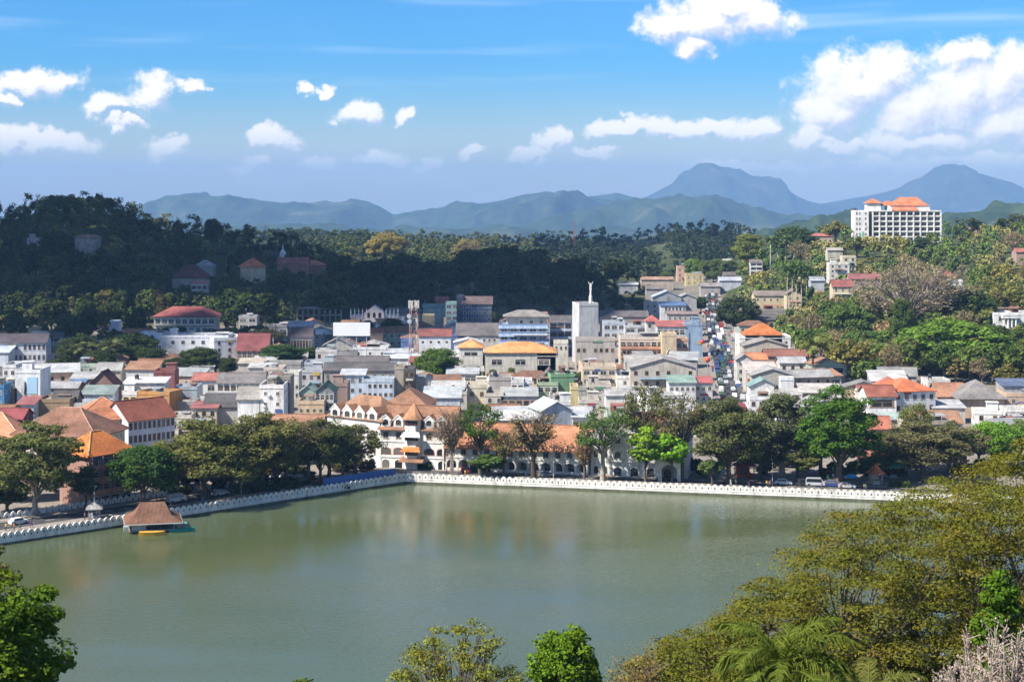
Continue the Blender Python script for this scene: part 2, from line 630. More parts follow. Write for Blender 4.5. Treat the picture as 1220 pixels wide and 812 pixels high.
def strip(name, d0, d1, top, bottom, mat, line=SH):
    a, b = offset_line(line, d0), offset_line(line, d1)
    mb = MB()
    for i in range(len(line) - 1):
        q = [a[i], a[i + 1], b[i + 1], b[i]]
        vs = [(p.x, p.y, bottom) for p in q] + [(p.x, p.y, top) for p in q]
        mb.add(vs, [(4, 5, 6, 7), (0, 1, 5, 4), (2, 3, 7, 6)])
    return structure(name, mb, mat)


D0, D1, D2, D3 = [0, 0, 0], [5.0, 3.0, 3.0], [12.5, 8.0, 8.0], [16.2, 9.6, 9.6]
strip('promenade', D0, D1, 2.12, -3.2, M_PAVE)
strip('lakeside_road', D1, D2, 1.99, 0.5, M_ASPH)
strip('pavement', D2, D3, 2.12, 0.5, M_PAVE)
mk = MB()
mid = offset_line(SH, [8.7, 5.5, 5.5])
for i in range(3):
    a, b = mid[i], mid[i + 1]
    d = (b - a)
    L = d.length
    d.normalize()
    n = Vector((-d.y, d.x)) * 0.08
    s = 2.0
    while s < L - 3:
        q = [a + d * s - n, a + d * (s + 2.2) - n, a + d * (s + 2.2) + n, a + d * s + n]
        mk.add([(p.x, p.y, 1.995) for p in q], [(0, 1, 2, 3)])
        s += 5
structure('road_markings', mk, M_MARK)

# the long shopping street running away from the lake
STREET = [(62, 452), (70, 545), (77, 634), (88.6, 756), (99.8, 883), (117.6, 1062), (136, 1240)]


def street_x(y):
    return table(y, [(b, a) for a, b in STREET])


def street(name, w0, w1, top, mat):
    mb = MB()
    rows = []
    y = 468.0
    while y < 1235:
        x = street_x(y)
        z = max(ground(x + w0, y), ground(x + w1, y), ground(x, y)) + top
        rows.append(((x + w0, y, z), (x + w1, y, z)))
        y += 8
    for (a, b), (c, d) in zip(rows, rows[1:]):
        lo = lambda p: (p[0], p[1], p[2] - 1.5)
        mb.add([a, b, d, c, lo(a), lo(b), lo(d), lo(c)], [(0, 1, 2, 3), (0, 3, 7, 4), (1, 5, 6, 2)])
    structure(name, mb, mat)


street('shopping_street', -4.2, 4.2, 0.10, M_ASPH)
street('street_pavement', -6.2, -4.2, 0.22, M_PAVE)
street('street_pavement', 4.2, 6.2, 0.22, M_PAVE)


# ------------------------------------------------------------------ far hills and mountains
def mountain(name, yc, depth, prof, mat, base=-290, seed=0, rug=1.0):
    px_a, px_b = prof[0][0], prof[-1][0]
    cols = int((px_b - px_a) / 3.5)
    rows = 60
    s = 4700.0 / yc
    vs, fs = [], []
    for r in range(rows + 1):
        t = 2 * r / rows - 1
        y = yc + t * depth
        for k in range(cols + 1):
            px = px_a + (px_b - px_a) * k / cols
            x = (px - PX0) * yc / FPX
            zt = CAM_H - (table(px, prof) - PY0) * yc / FPX
            crag = mnoise.fractal(Vector((x * s * 0.02, seed, 0)), 0.8, 2.1, 4)
            zt += crag * 0.7 * rug * yc / FPX
            hgt = zt - base
            q = Vector((x * s * 0.0030 + seed, y * s * 0.0012, seed * 1.7))
            rid = 1 - 2 * abs(mnoise.noise(q * 1.3 + Vector((0, 0, 0.5 * mnoise.noise(q * 2.0)))))
            rid2 = 1 - 2 * abs(mnoise.noise(q * 3.3))
            fb = mnoise.fractal(q * 6.0, 0.8, 2.1, 5)
            sh = max(0.0, 1 - abs(t)) ** 1.1
            side = 1 - (1 - abs(t)) ** 7
            z = base + hgt * sh * (1 + side * rug * (0.34 * (rid - 0.2) + 0.14 * rid2 + 0.10 * fb))
            vs.append((x, y, z))
    n = cols + 1
    for r in range(rows):
        for k in range(cols):
            fs.append((r * n + k, r * n + k + 1, (r + 1) * n + k + 1, (r + 1) * n + k))
    me = bpy.data.meshes.new(name)
    me.from_pydata(vs, [], fs)
    me.materials.append(mat)
    me.polygons.foreach_set('use_smooth', [True] * len(me.polygons))
    return tag(link(name, me), kind='structure')


M_MT1 = mat_mountain('mountain_forest', (0.018, 0.032, 0.014), (0.045, 0.07, 0.026), (0.11, 0.11, 0.05))
M_MT2 = mat_mountain('mountain_rock_forest', (0.025, 0.036, 0.022), (0.06, 0.075, 0.04), (0.15, 0.13, 0.09))
# nearest low ridge behind the hotel, the long middle range, the round hill, the two peaks
mountain('hills', 4485, 560, [(800, 292), (840, 286), (900, 277), (950, 268), (1000, 261), (1060, 262), (1110, 266), (1140, 260), (1180, 254), (1220, 249), (1290, 244), (1400, 246)], M_MT1, seed=2.3, base=-275)
mountain('hills', 13140, 2880, [(-180, 262), (60, 256), (160, 250), (185, 240), (210, 234), (240, 237), (275, 234), (300, 237), (340, 243), (400, 245), (430, 246), (450, 250), (472, 258), (500, 254),
          (530, 248), (556, 243), (580, 242), (600, 238), (625, 232), (650, 228), (680, 232), (692, 236), (705, 240), (720, 244), (760, 250), (800, 256), (870, 262), (960, 270)], M_MT1, seed=5.1, base=-580)
mountain('hills', 10620, 1800, [(600, 275), (650, 262), (690, 252), (720, 246), (760, 240), (800, 234), (840, 237), (880, 244), (905, 250), (935, 258), (975, 262), (1010, 270), (1050, 276)], M_MT1, seed=9.2, base=-478)
mountain('hills', 8820, 1350, [(-150, 276), (60, 272), (200, 268), (300, 272), (380, 270), (450, 276), (520, 274), (600, 270), (660, 274), (740, 272), (800, 278), (900, 280)], M_MT1, seed=6.6, base=-377)
mountain('hills', 15840, 1440, [(430, 262), (500, 258), (560, 250), (650, 240), (700, 234), (735, 230), (752, 234), (770, 240), (800, 246), (900, 256)], M_MT1, seed=3.7, base=-435)
mountain('mountain', 19440, 2070, [(690, 255), (740, 243), (770, 234), (795, 222), (812, 212), (825, 204), (838, 196), (848, 194), (858, 198), (870, 199), (885, 205), (900, 211), (915, 214), (927, 215),
          (931, 224), (938, 231), (955, 239), (975, 243), (1000, 247), (1100, 250)], M_MT2, seed=1.4, base=-464)
mountain('mountain', 20340, 2070, [(930, 250), (970, 244), (1000, 239), (1030, 234), (1055, 229), (1068, 225), (1085, 217), (1100, 211), (1112, 201), (1125, 196), (1136, 195), (1150, 199), (1165, 206),
          (1185, 213), (1205, 219), (1222, 226), (1260, 232), (1330, 240), (1420, 246)], M_MT2, seed=7.7, base=-464)


# ------------------------------------------------------------------ haze
def build_haze():
    m, t, out = new_mat('haze')
    pv = t.n('ShaderNodeVolumePrincipled', {'Color': HAZE_COLOR, 'Density': HAZE_DENSITY, 'Anisotropy': 0.0})
    t.t.links.new(pv.outputs[0], out.inputs['Volume'])
    mb = MB()
    mb.box(-10500, 10500, -80, 23500, -760, 350)
    h = mb.build('haze', m)
    tag(h, kind='stuff')


HAZE_COLOR = (0.29, 0.53, 0.92, 1)
HAZE_DENSITY = 0.000062
build_haze()


# ------------------------------------------------------------------ clouds passing over the town (they shade the left hill)
def mat_cloud():
    m, t, out = new_mat('cloud')
    d = t.n('ShaderNodeBsdfDiffuse', {'Color': (0.9, 0.9, 0.92, 1)})
    tp = t.n('ShaderNodeBsdfTransparent')
    mx = t.n('ShaderNodeMixShader', {0: 0.98, 1: d.outputs[0], 2: tp.outputs[0]})
    t.t.links.new(mx.outputs[0], out.inputs[0])
    return m


def cloud_over(tx, ty, half_x, half_y, alt, seed):
    """a cumulus at height alt whose shade falls on the ground at (tx, ty)"""
    off = alt / math.tan(SUN_EL)
    c = Vector((tx, ty, 0)) + SUN_H * off
    c.z = alt
    rnd = random.Random(seed)
    bm = bmesh.new()
    for k in range(70):
        a, rr = rnd.uniform(0, 6.283), math.sqrt(rnd.random())
        px, py = rr * math.cos(a) * half_x, rr * math.sin(a) * half_y
        s = rnd.uniform(0.14, 0.24) * min(half_x, half_y) * (1.15 - 0.5 * rr)
        mt = Matrix.Translation((px, py, rnd.uniform(0, 0.6) * s)) @ Matrix.Diagonal((s * 1.35, s * 1.35, s * 0.8, 1))
        bmesh.ops.create_icosphere(bm, subdivisions=3, radius=1.0, matrix=mt)
    for v in bm.verts:
        d = mnoise.fractal(v.co * 0.02 + Vector((seed, 0, 0)), 0.9, 2.0, 4)
        v.co += v.co.normalized() * d * 9
    me = bpy.data.meshes.new('cloud')
    bm.to_mesh(me)
    bm.free()
    m = MATS.get('cloud') or mat_cloud()
    me.materials.append(m)
    me.polygons.foreach_set('use_smooth', [True] * len(me.polygons))
    o = link('cloud', me)
    o.location = c
    tag(o, kind='structure')


CLOUD_SHADES = [(-230, 1050, 270, 320, 620, 1), (0, 1060, 110, 240, 640, 2), (130, 2040, 150, 230, 700, 3)]
for a in CLOUD_SHADES:
    cloud_over(*a)
# ------------------------------------------------------------------ trees
def cards(cen, nrm, size, rng, aspect=1.5):
    """one small leaf-bunch face (a bent six-sided blade) per centre"""
    n = len(cen)
    nrm = nrm / np.maximum(1e-6, np.linalg.norm(nrm, axis=1))[:, None]
    ref = rng.normal(size=(n, 3))
    a = np.cross(nrm, ref)
    a /= np.maximum(1e-6, np.linalg.norm(a, axis=1))[:, None]
    b = np.cross(nrm, a)
    s = (size * rng.uniform(0.6, 1.35, n))[:, None]
    L, Wd = s * aspect * 0.5, s * 0.5
    v = np.stack([cen - a * L, cen - a * L * 0.25 - b * Wd, cen + a * L * 0.45 - b * Wd * 0.75 - nrm * s * 0.12,
                  cen + a * L - nrm * s * 0.22, cen + a * L * 0.3 + b * Wd * 0.9 - nrm * s * 0.05], axis=1)
    return v.reshape(-1, 3)


def card_mesh(name, verts, mat, k=5):
    n = len(verts) // k
    me = bpy.data.meshes.new(name)
    me.vertices.add(len(verts))
    me.vertices.foreach_set('co', verts.astype(np.float32).ravel())
    me.loops.add(n * k)
    me.loops.foreach_set('vertex_index', np.arange(n * k, dtype=np.int32))
    me.polygons.add(n)
    me.polygons.foreach_set('loop_start', np.arange(0, n * k, k, dtype=np.int32))
    me.polygons.foreach_set('loop_total', np.full(n, k, dtype=np.int32))
    me.materials.append(mat)
    me.update(calc_edges=True)
    return me


def lobes_for(shape, n, H, Rw, zb, rng):
    """centres of the leaf clumps of a crown between heights zb and H"""
    pts = []
    hz, zc = (H - zb) / 2, (H + zb) / 2
    while len(pts) < n:
        d = rng.normal(size=3)
        d /= np.linalg.norm(d)
        r = rng.uniform(0.35, 1.0) ** 0.5
        x, y, z = d * r
        if shape == 'umbrella':
            rr = math.sqrt(rng.random())
            ph = rng.uniform(0, 6.283)
            x, y = rr * math.cos(ph), rr * math.sin(ph)
            z = math.sqrt(max(0, 1 - rr * rr * 0.92)) * rng.uniform(0.25, 1.0) * 2 - 1
        elif shape == 'vase':
            w = 0.35 + 0.65 * ((z + 1) / 2) ** 0.8
            x, y = x * w, y * w
        elif shape == 'cone':
            w = 1.05 - 0.45 * (z + 1)
            x, y = x * w, y * w
        elif shape == 'tier':
            z = round(z * 3.0) / 3.0 + rng.uniform(-0.06, 0.06)
            w = 1.0 - 0.25 * abs(z)
            x, y = x * w, y * w
        elif z < -0.55:
            continue
        k = 1 + 0.22 * math.sin(3.1 * x + 2.0 * z + n) * math.cos(2.7 * y - z)
        pts.append((x * Rw * k, y * Rw * k, zc + z * hz))
    return np.array(pts)


def make_tree(seed, H=14.0, Rw=6.0, zb=4.5, n=50, lobe=1.7, per=110, leaf=0.55, shape='ball', flat=0.65, trunk=0.45, limbs=14, mat=None, up=0.6, fork=None, twigs=0, lean=0.0):
    rng = np.random.default_rng(seed)
    rnd = random.Random(seed)
    C = lobes_for(shape, n, H - lobe * flat * 0.8, max(0.5, Rw - lobe * 0.8), zb, rng)
    allc, alln = [], []
    for c in C:
        m = max(4, int(per * rng.uniform(0.6, 1.3)))
        lr = lobe * rng.uniform(0.7, 1.25)
        d = rng.normal(size=(m, 3))
        d /= np.linalg.norm(d, axis=1)[:, None]
        r = rng.uniform(0.25, 1.0, (m, 1)) ** 0.45
        p = d * r * lr * np.array([1, 1, flat])
        allc.append(c + p)
        alln.append(d * 0.8 + rng.normal(size=(m, 3)) * 0.45 + np.array([0, 0, up]))
    verts = cards(np.concatenate(allc), np.concatenate(alln), leaf, rng)
    crown = card_mesh('crown', verts, mat or M_LEAF)
    mb = MB()
    fz = fork if fork is not None else zb * 0.75
    top = Vector((lean, 0, fz))
    mb.tube([(0, 0, -1.0), (0, 0, 0.3), Vector((lean * 0.4, 0.15, fz * 0.5)), top, top + Vector((0, 0, (H - fz) * 0.35))],
            [trunk * 1.5, trunk * 1.1, trunk * 0.9, trunk * 0.75, trunk * 0.35], 8)
    order = list(range(len(C)))
    rnd.shuffle(order)
    for k in order[:limbs]:
        e = Vector(C[k])
        s = top + Vector((0, 0, rnd.uniform(-0.15, 0.25) * (H - fz) * 0.6))
        m1 = s.lerp(e, 0.45) + Vector((rnd.uniform(-.5, .5), rnd.uniform(-.5, .5), rnd.uniform(-0.3, 0.9)))
        mb.tube([s, m1, e], [trunk * 0.42, trunk * 0.24, trunk * 0.07], 5, cap=False)
        for _ in range(twigs):
            a = m1.lerp(e, rnd.uniform(0.1, 0.9))
            q = e + Vector((rnd.gauss(0, 1), rnd.gauss(0, 1), rnd.gauss(0.3, 0.7))) * lobe * 0.8
            mb.tube([a, a.lerp(q, 0.5) + Vector((0, 0, 0.2)), q], [trunk * 0.12, trunk * 0.07, trunk * 0.03], 4, cap=False)
    tr = mb.mesh('trunk', M_BARK, True)
    return dict(crown=crown, trunk=tr, H=H, R=Rw)


def merged(p):
    """trunk and crown as one mesh for trees too far off to show parts"""
    bm = bmesh.new()
    bm.from_mesh(p['crown'])
    k = len(bm.faces)
    bm.from_mesh(p['trunk'])
    bm.faces.ensure_lookup_table()
    for f in bm.faces[k:]:
        f.material_index = 1
    me = bpy.data.meshes.new('tree')
    bm.to_mesh(me)
    bm.free()
    me.materials.append(p['crown'].materials[0])
    me.materials.append(M_FARBARK)
    return dict(mesh=me, H=p['H'], R=p['R'])


M_FARBARK = mat_flat('bark_far', (0.16, 0.13, 0.10), 0.9, 0.1, 0.3)

# tall detailed kinds for the lake front
P = {
    'round': make_tree(11, n=85, per=210, lobe=1.7, leaf=0.33, Rw=6.2, zb=1.6, fork=2.6),
    'broad': make_tree(12, H=14, Rw=7.5, zb=2.6, n=120, per=160, lobe=1.5, leaf=0.28, shape='umbrella', flat=0.55, fork=3.2, limbs=26),
    'broad2': make_tree(13, H=15, Rw=7.0, zb=2.2, n=110, per=160, lobe=1.5, leaf=0.28, flat=0.6, fork=3.2, limbs=24),
    'airy': make_tree(14, H=14, Rw=6.5, zb=2.8, n=78, per=100, lobe=1.45, leaf=0.27, flat=0.6, fork=4.2, limbs=34, twigs=3),
    'bare': make_tree(15, H=14, Rw=6.2, zb=4.4, n=95, per=26, lobe=1.3, leaf=0.28, flat=0.6, shape='vase', fork=4.2, limbs=62, twigs=7, trunk=0.5),
    'lace': make_tree(21, H=14, Rw=6.2, zb=5.0, n=95, per=13, lobe=1.3, leaf=0.26, flat=0.6, shape='vase', fork=4.6, limbs=62, twigs=7, trunk=0.42),
    'open': make_tree(22, H=15, Rw=5.6, zb=5.5, n=60, per=62, lobe=1.3, leaf=0.27, flat=0.6, fork=5.0, limbs=34, twigs=3),
    'tall': make_tree(16, H=20, Rw=5.2, zb=4.0, n=110, per=160, lobe=1.5, leaf=0.30, flat=0.7, fork=6.5, limbs=26, trunk=0.5),
    'tier': make_tree(17, H=19, Rw=7.6, zb=2.4, n=190, per=180, lobe=1.55, leaf=0.28, flat=0.5, shape='ball', fork=4.0, limbs=26, trunk=0.6, up=1.1),
    'slim': make_tree(18, H=13, Rw=3.2, zb=3.0, n=40, per=80, lobe=1.1, leaf=0.40, fork=3.5, trunk=0.22, limbs=10),
    'young': make_tree(19, H=9, Rw=3.6, zb=2.6, n=34, per=90, lobe=1.1, leaf=0.42, fork=2.6, trunk=0.2, limbs=10),
    'cone': make_tree(20, H=8, Rw=2.2, zb=0.8, n=34, per=70, lobe=0.85, leaf=0.38, shape='cone', trunk=0.18, fork=1.2, limbs=5),
}
# cheaper kinds for the hills
FAR = {k: merged(make_tree(s, **kw)) for k, s, kw in [
    ('dense', 31, dict(H=14, Rw=6.2, zb=3.0, n=34, per=46, lobe=2.1, leaf=0.95, limbs=6)),
    ('dense2', 32, dict(H=15, Rw=5.6, zb=3.0, n=32, per=46, lobe=1.9, leaf=0.9, limbs=6, flat=0.8)),
    ('wide', 33, dict(H=12, Rw=7.5, zb=4.0, n=40, per=42, lobe=1.9, leaf=0.85, shape='umbrella', flat=0.5, limbs=10)),
    ('tallfar', 34, dict(H=20, Rw=4.8, zb=5.0, n=34, per=44, lobe=1.8, leaf=0.9, flat=0.9, limbs=7)),
    ('feather', 35, dict(H=13, Rw=5.6, zb=3.5, n=46, per=26, lobe=1.5, leaf=0.62, limbs=16)),
    ('twiggy', 36, dict(H=13, Rw=6.6, zb=3.5, n=60, per=14, lobe=1.4, leaf=0.45, limbs=44, twigs=5, trunk=0.4)),
    ('bush', 37, dict(H=5.5, Rw=3.6, zb=0.8, n=16, per=46, lobe=1.5, leaf=0.8, limbs=3, trunk=0.15)),
]}
# a mature hill tree of many leaf heads, for the large crowns
P['grand'] = make_tree(41, H=22, Rw=12, zb=4.0, n=150, per=95, lobe=2.2, leaf=0.62, flat=0.7, fork=5, limbs=24, trunk=0.8)
P['greybare'] = make_tree(42, H=20, Rw=13, zb=4.0, n=190, per=22, lobe=1.8, leaf=0.36, flat=0.6, fork=4, limbs=110, twigs=6, trunk=0.7)


def frond(mb, base, az, el, length, droop, width, rnd, nleaf=26, mi=0, lw=0.03):
    """a palm frond: arching rib with leaflets on both sides"""
    d = Vector((math.cos(az), math.sin(az), 0))
    side = Vector((-d.y, d.x, 0))
    pts = [base.copy()]
    for i in range(8):
        a = el - droop * ((i + 0.5) / 8) ** 1.25
        pts.append(pts[-1] + (d * math.cos(a) + Vector((0, 0, math.sin(a)))) * (length / 8))
    mb.tube(pts, [0.05 * length / 4 * (1 - 0.8 * i / 8) for i in range(9)], 4, mi, cap=False)
    for k in range(nleaf):
        t = 0.14 + 0.86 * k / nleaf
        f = t * 8
        i = min(7, int(f))
        q = pts[i].lerp(pts[i + 1], f - i)
        fw = (pts[i + 1] - pts[i]).normalized()
        ll = width * math.sin(math.pi * (0.12 + 0.80 * t)) * rnd.uniform(0.8, 1.15)
        for s in (-1, 1):
            o = (side * s * rnd.uniform(0.55, 0.9) + fw * rnd.uniform(0.5, 0.8) + Vector((0, 0, rnd.uniform(-0.25, 0.25)))).normalized()
            m = q + o * ll * 0.55
            e = q + o * ll + Vector((0, 0, -ll * rnd.uniform(0.30, 0.75)))
            w = fw * (lw * length / 3)
            mb.add([q - w, q + w, m + w * 1.15, e, m - w * 1.15], [(0, 1, 2, 3, 4)], mi)


def make_palm(seed, H, length, nf, trunk=0.16, width=0.9, nleaf=22, droop=1.15, lean=0.5, e0=-0.25, e1=1.35, lw=0.03):
    rnd = random.Random(seed)
    mb = MB()
    top = Vector((lean, 0, H))
    for k in range(nf):
        t = k / nf
        az = k * 2.399 + rnd.uniform(-0.2, 0.2)
        frond(mb, top, az, lerp(e1, e0, t) + rnd.uniform(-0.1, 0.1), length * rnd.uniform(0.85, 1.1), droop * rnd.uniform(0.8, 1.2), width, rnd, nleaf, 0, lw)
    crown = mb.mesh('crown', M_LEAF_PLAIN)
    tb = MB()
    tb.tube([(0, 0, -0.5), (lean * 0.1, 0, H * 0.3), (lean * 0.45, 0, H * 0.7), top], [trunk * 1.5, trunk * 1.1, trunk, trunk * 0.8], 8)
    return dict(crown=crown, trunk=tb.mesh('trunk', M_BARK, True), H=H + length * 0.55, R=length * 0.9)


P['palm'] = make_palm(51, 10, 3.6, 19, nleaf=12, width=1.1, lw=0.10)
P['royal'] = make_palm(52, 13, 3.3, 16, nleaf=11, width=1.1, lean=0.1, trunk=0.22, lw=0.13)
FAR['palmfar'] = merged(P['palm'])
FAR['royalfar'] = merged(P['royal'])

CROWN_GAIN = 1.95
TREE_SPOTS = []                                            # footprints, so that filler houses keep clear


def tree_at(loc, H, W, kind, col, label, cat='tree', group=None, bark=(0.12, 0.095, 0.075), name='tree', rz=None, far=False):
    rz = random.uniform(0, 6.28) if rz is None else rz
    if far:
        p = FAR[kind]
        o = link(name, p['mesh'], None, col, loc)
        o.rotation_euler = (0, 0, rz)
        s = W / (2 * p['R'])
        o.scale = (s, s, H / p['H'])
        return tag(o, label, cat, group)
    p = P[kind]
    r = empty(name, loc, rz, label, cat, group)
    s = W / (2 * p['R'])
    r.scale = (s, s, H / p['H'])
    link('trunk', p['trunk'], r, bark)
    link('crown', p['crown'], r, tuple(c * CROWN_GAIN for c in col))
    TREE_SPOTS.append((loc[0], loc[1], 1.5))
    return r


def tree_px(px, base, top, wpx, kind, col, label, Y=None, D=None, **kw):
    """a tree whose foot, top and crown width are read from the photo; D: so far inland of the far lake wall"""
    if D is not None:
        q = front_at(px, D - FRONT_D)
        g = Vector((q.x, q.y, 2.1))
    elif Y is None:
        g = on_ground(px, base)
    else:
        x = (px - PX0) * Y / FPX
        g = Vector((x, Y, max(ground(x, Y), 2.05 if 0 < inland(x, Y) < 15 else -9)))
    H = CAM_H - (top - PY0) * g.y / FPX - g.z
    return tree_at(g, H, 1.13 * wpx * g.y / FPX, kind, col, label, **kw)


def tree_top(px, top, H, wpx, kind, col, label, **kw):
    """a tree whose foot is hidden: stands where its top lines up at height H"""
    g = on_ground(px, top, lift=H)
    return tree_at(g, H, wpx * g.y / FPX, kind, col, label, **kw)


random.seed(5)
G_DK, G_MID, G_OLIVE, G_BRIGHT, G_BROWN, G_GREY = (0.022, 0.042, 0.014), (0.045, 0.075, 0.018), (0.085, 0.088, 0.026), (0.10, 0.17, 0.015), (0.115, 0.088, 0.045), (0.14, 0.125, 0.085)


def lakeside_trees():
    T = tree_px
    T(42, 618, 500, 108, 'broad2', (0.070, 0.080, 0.028), 'large olive tree with pale forked trunk by the inner wall at far left', Y=402, bark=(0.34, 0.29, 0.23), rz=0.6)
    T(102, 606, 552, 36, 'slim', (0.040, 0.055, 0.02), 'small dark tree between the olive tree and the red balconied block', Y=408)
    T(8, 616, 560, 60, 'round', (0.03, 0.045, 0.016), 'dark bushy tree at the left edge behind the inner wall', Y=404)
    T(171, 606, 526, 80, 'round', (0.026, 0.055, 0.014), 'dense dark green round tree behind the boathouse', Y=412, rz=2)
    T(243, 600, 492, 122, 'broad', (0.080, 0.084, 0.026), 'broad olive tree with dark spreading limbs right of the boathouse', Y=424, rz=1)
    T(312, 598, 488, 92, 'broad2', (0.088, 0.088, 0.030), 'tall olive tree in front of the plain white tower house', Y=436)
    T(342, 592, 505, 70, 'airy', (0.075, 0.066, 0.035), 'brownish thin-leaved tree among the left lakeside trees', Y=442)
    T(368, 590, 498, 78, 'lace', (0.12, 0.095, 0.06), 'half bare brown tree left of the hotel dormers', Y=446)
    T(392, 586, 492, 62, 'airy', (0.05, 0.062, 0.022), 'dark tree before the left wing of the dormered hotel', Y=450, rz=4)
    T(424, 583, 500, 70, 'airy', (0.055, 0.058, 0.022), 'dark open-crowned tree beside the blue railing', Y=454)
    T(538, 571, 482, 66, 'lace', (0.15, 0.11, 0.075), 'bare brown tree with upswept branches before the hotel end', D=3.5, bark=(0.2, 0.15, 0.12))
    T(572, 572, 474, 52, 'open', (0.036, 0.075, 0.012), 'dark green tree leaning over the arcade roof', D=4.2)
    T(580, 576, 540, 44, 'young', (0.05, 0.085, 0.02), 'low leafy tree at the lake wall before the arcade', D=1.4)
    T(636, 576, 484, 84, 'lace', (0.16, 0.125, 0.06), 'bare vase-shaped tree with dark trunk before the orange roof', D=2.0, bark=(0.075, 0.058, 0.045), rz=2.2)
    T(600, 574, 508, 46, 'lace', (0.17, 0.15, 0.04), 'thin yellowish tree before the orange arcade roof', D=3.0)
    T(718, 580, 480, 70, 'open', (0.045, 0.080, 0.02), 'green tree with white trunk before the three-storey hotel block', D=2.2, bark=(0.30, 0.27, 0.23))
    T(696, 580, 520, 36, 'lace', (0.20, 0.13, 0.05), 'small rusty-leaved tree at the end of the orange roof', D=3.0)
    T(766, 578, 450, 62, 'open', (0.075, 0.078, 0.028), 'tall olive tree rising above the portico', Y=454)
    T(769, 581, 505, 40, 'slim', (0.12, 0.19, 0.018), 'bright green slender tree left of the portico', Y=445, rz=1)
    T(800, 582, 512, 46, 'young', (0.10, 0.20, 0.016), 'bright green tree hanging over the portico roof', Y=445)
    T(812, 584, 462, 60, 'open', (0.088, 0.080, 0.035), 'tall brown-green tree with hanging aerial roots beside the portico', Y=447, bark=(0.10, 0.08, 0.07))
    T(868, 588, 470, 92, 'broad2', (0.062, 0.070, 0.028), 'big dark green tree over the white wall right of the portico', Y=443, rz=3)
    T(848, 588, 545, 30, 'young', (0.065, 0.090, 0.03), 'small green tree at the wall under the big dark tree', Y=441)
    T(932, 578, 464, 66, 'tall', (0.070, 0.080, 0.038), 'grey-green tree with bare pale trunk on the plaza', Y=455, bark=(0.34, 0.27, 0.19))
    T(906, 582, 520, 42, 'tall', (0.060, 0.070, 0.028), 'narrow dark tree on the plaza before the street mouth', Y=452)
    T(914, 578, 528, 36, 'bare', (0.18, 0.13, 0.10), 'small pinkish-brown tree beside the red kiosk', Y=455)
    T(958, 580, 540, 40, 'young', (0.085, 0.095, 0.03), 'small olive tree on the plaza left of the lush tree', Y=452)
    T(1000, 590, 456, 98, 'tier', (0.040, 0.085, 0.012), 'huge lush green tree standing at the lake wall', Y=440, rz=0.4)
    T(1042, 580, 538, 40, 'young', (0.05, 0.08, 0.03), 'small dark tree behind the little red-roofed shrine', Y=452)
    T(1100, 582, 500, 112, 'broad2', (0.085, 0.078, 0.038), 'wide brownish tree behind the shrine lawn', Y=452, rz=2)
    T(1092, 570, 472, 44, 'airy', (0.10, 0.11, 0.035), 'thin olive tree rising behind the wide brownish tree', Y=466)
    T(1150, 570, 505, 60, 'bare', (0.16, 0.125, 0.085), 'dry brown tree right of the wide brownish tree', Y=470)
    T(1183, 560, 498, 56, 'round', (0.085, 0.16, 0.018), 'bright green round tree near the right edge before the peach house', Y=470)
    T(1214, 556, 505, 40, 'young', (0.06, 0.12, 0.018), 'green leafy tree cut by the right edge', Y=474)
    back = [(66, 588, 520, 60, 'broad2', (0.045, 0.055, 0.022), 'dark tree behind the large olive tree at far left'), (20, 596, 534, 56, 'round', (0.05, 0.062, 0.024), 'olive tree between the left edge and the large olive tree'),
            (212, 586, 518, 66, 'broad2', (0.060, 0.066, 0.026), 'olive tree just behind the dense round tree by the boathouse'), (276, 584, 500, 84, 'broad', (0.075, 0.080, 0.028), 'pale olive tree in the second row behind the lakeside'),
            (328, 578, 498, 70, 'broad2', (0.050, 0.060, 0.024), 'dark tree in the second row below the tall tower house'), (352, 574, 494, 62, 'airy', (0.095, 0.080, 0.045), 'brown-grey thin tree in the second row'),
            (382, 574, 496, 56, 'broad2', (0.060, 0.066, 0.026), 'olive-dark tree in the second row beside the hotel dormers'), (408, 572, 506, 50, 'airy', (0.045, 0.055, 0.022), 'dark tree in the second row before the hotel wing'),
            (884, 570, 500, 50, 'broad2', (0.055, 0.068, 0.026), 'dark tree at the left corner of the street mouth'), (950, 568, 512, 56, 'broad2', (0.070, 0.080, 0.030), 'olive tree at the back of the plaza'),
            (978, 566, 500, 50, 'tall', (0.055, 0.066, 0.026), 'dark tree behind the huge lush green tree'), (1062, 566, 508, 50, 'broad2', (0.075, 0.078, 0.032), 'brown-green tree behind the shrine'),
            (1130, 562, 500, 66, 'broad2', (0.070, 0.074, 0.030), 'olive-brown tree behind the wide brownish tree'), (1166, 556, 506, 50, 'airy', (0.12, 0.10, 0.055), 'thin brown tree below the large grey-brown roof'),
            (1215, 548, 498, 60, 'broad2', (0.075, 0.11, 0.026), 'leafy green tree below the peach edge building')]
    for (px, b, t, w, k, col, lab) in back:
        T(px, b, t, w, k, col, lab)
    rb = random.Random(3)
    spots = [(px, rb.uniform(584, 598)) for px in range(196, 430, 13)] + [(px, rb.uniform(556, 572)) for px in range(826, 1215, 12) if not 884 < px < 905]
    spots += [(px + rb.uniform(-4, 4), rb.uniform(553, 582)) for px in range(196, 440, 5)]
    for px, py in spots:
        left = px < 500
        g = on_ground(px, py)
        if any(math.hypot(g.x - q[0], g.y - q[1]) < 3 for q in TREE_SPOTS):
            continue
        tree_at(g, rb.uniform(2.2, 5.2), rb.uniform(3.5, 7.0), 'bush', tuple(c * rb.uniform(0.7, 1.3) for c in (0.055, 0.068, 0.026)), 'bush in the undergrowth beneath the left lakeside trees' if left else 'bush in the undergrowth behind the plaza trees',
                name='bush', cat='bush', group='bushes under the left trees' if left else 'bushes behind the plaza', far=True)
    # trees inside the town
    T = tree_px
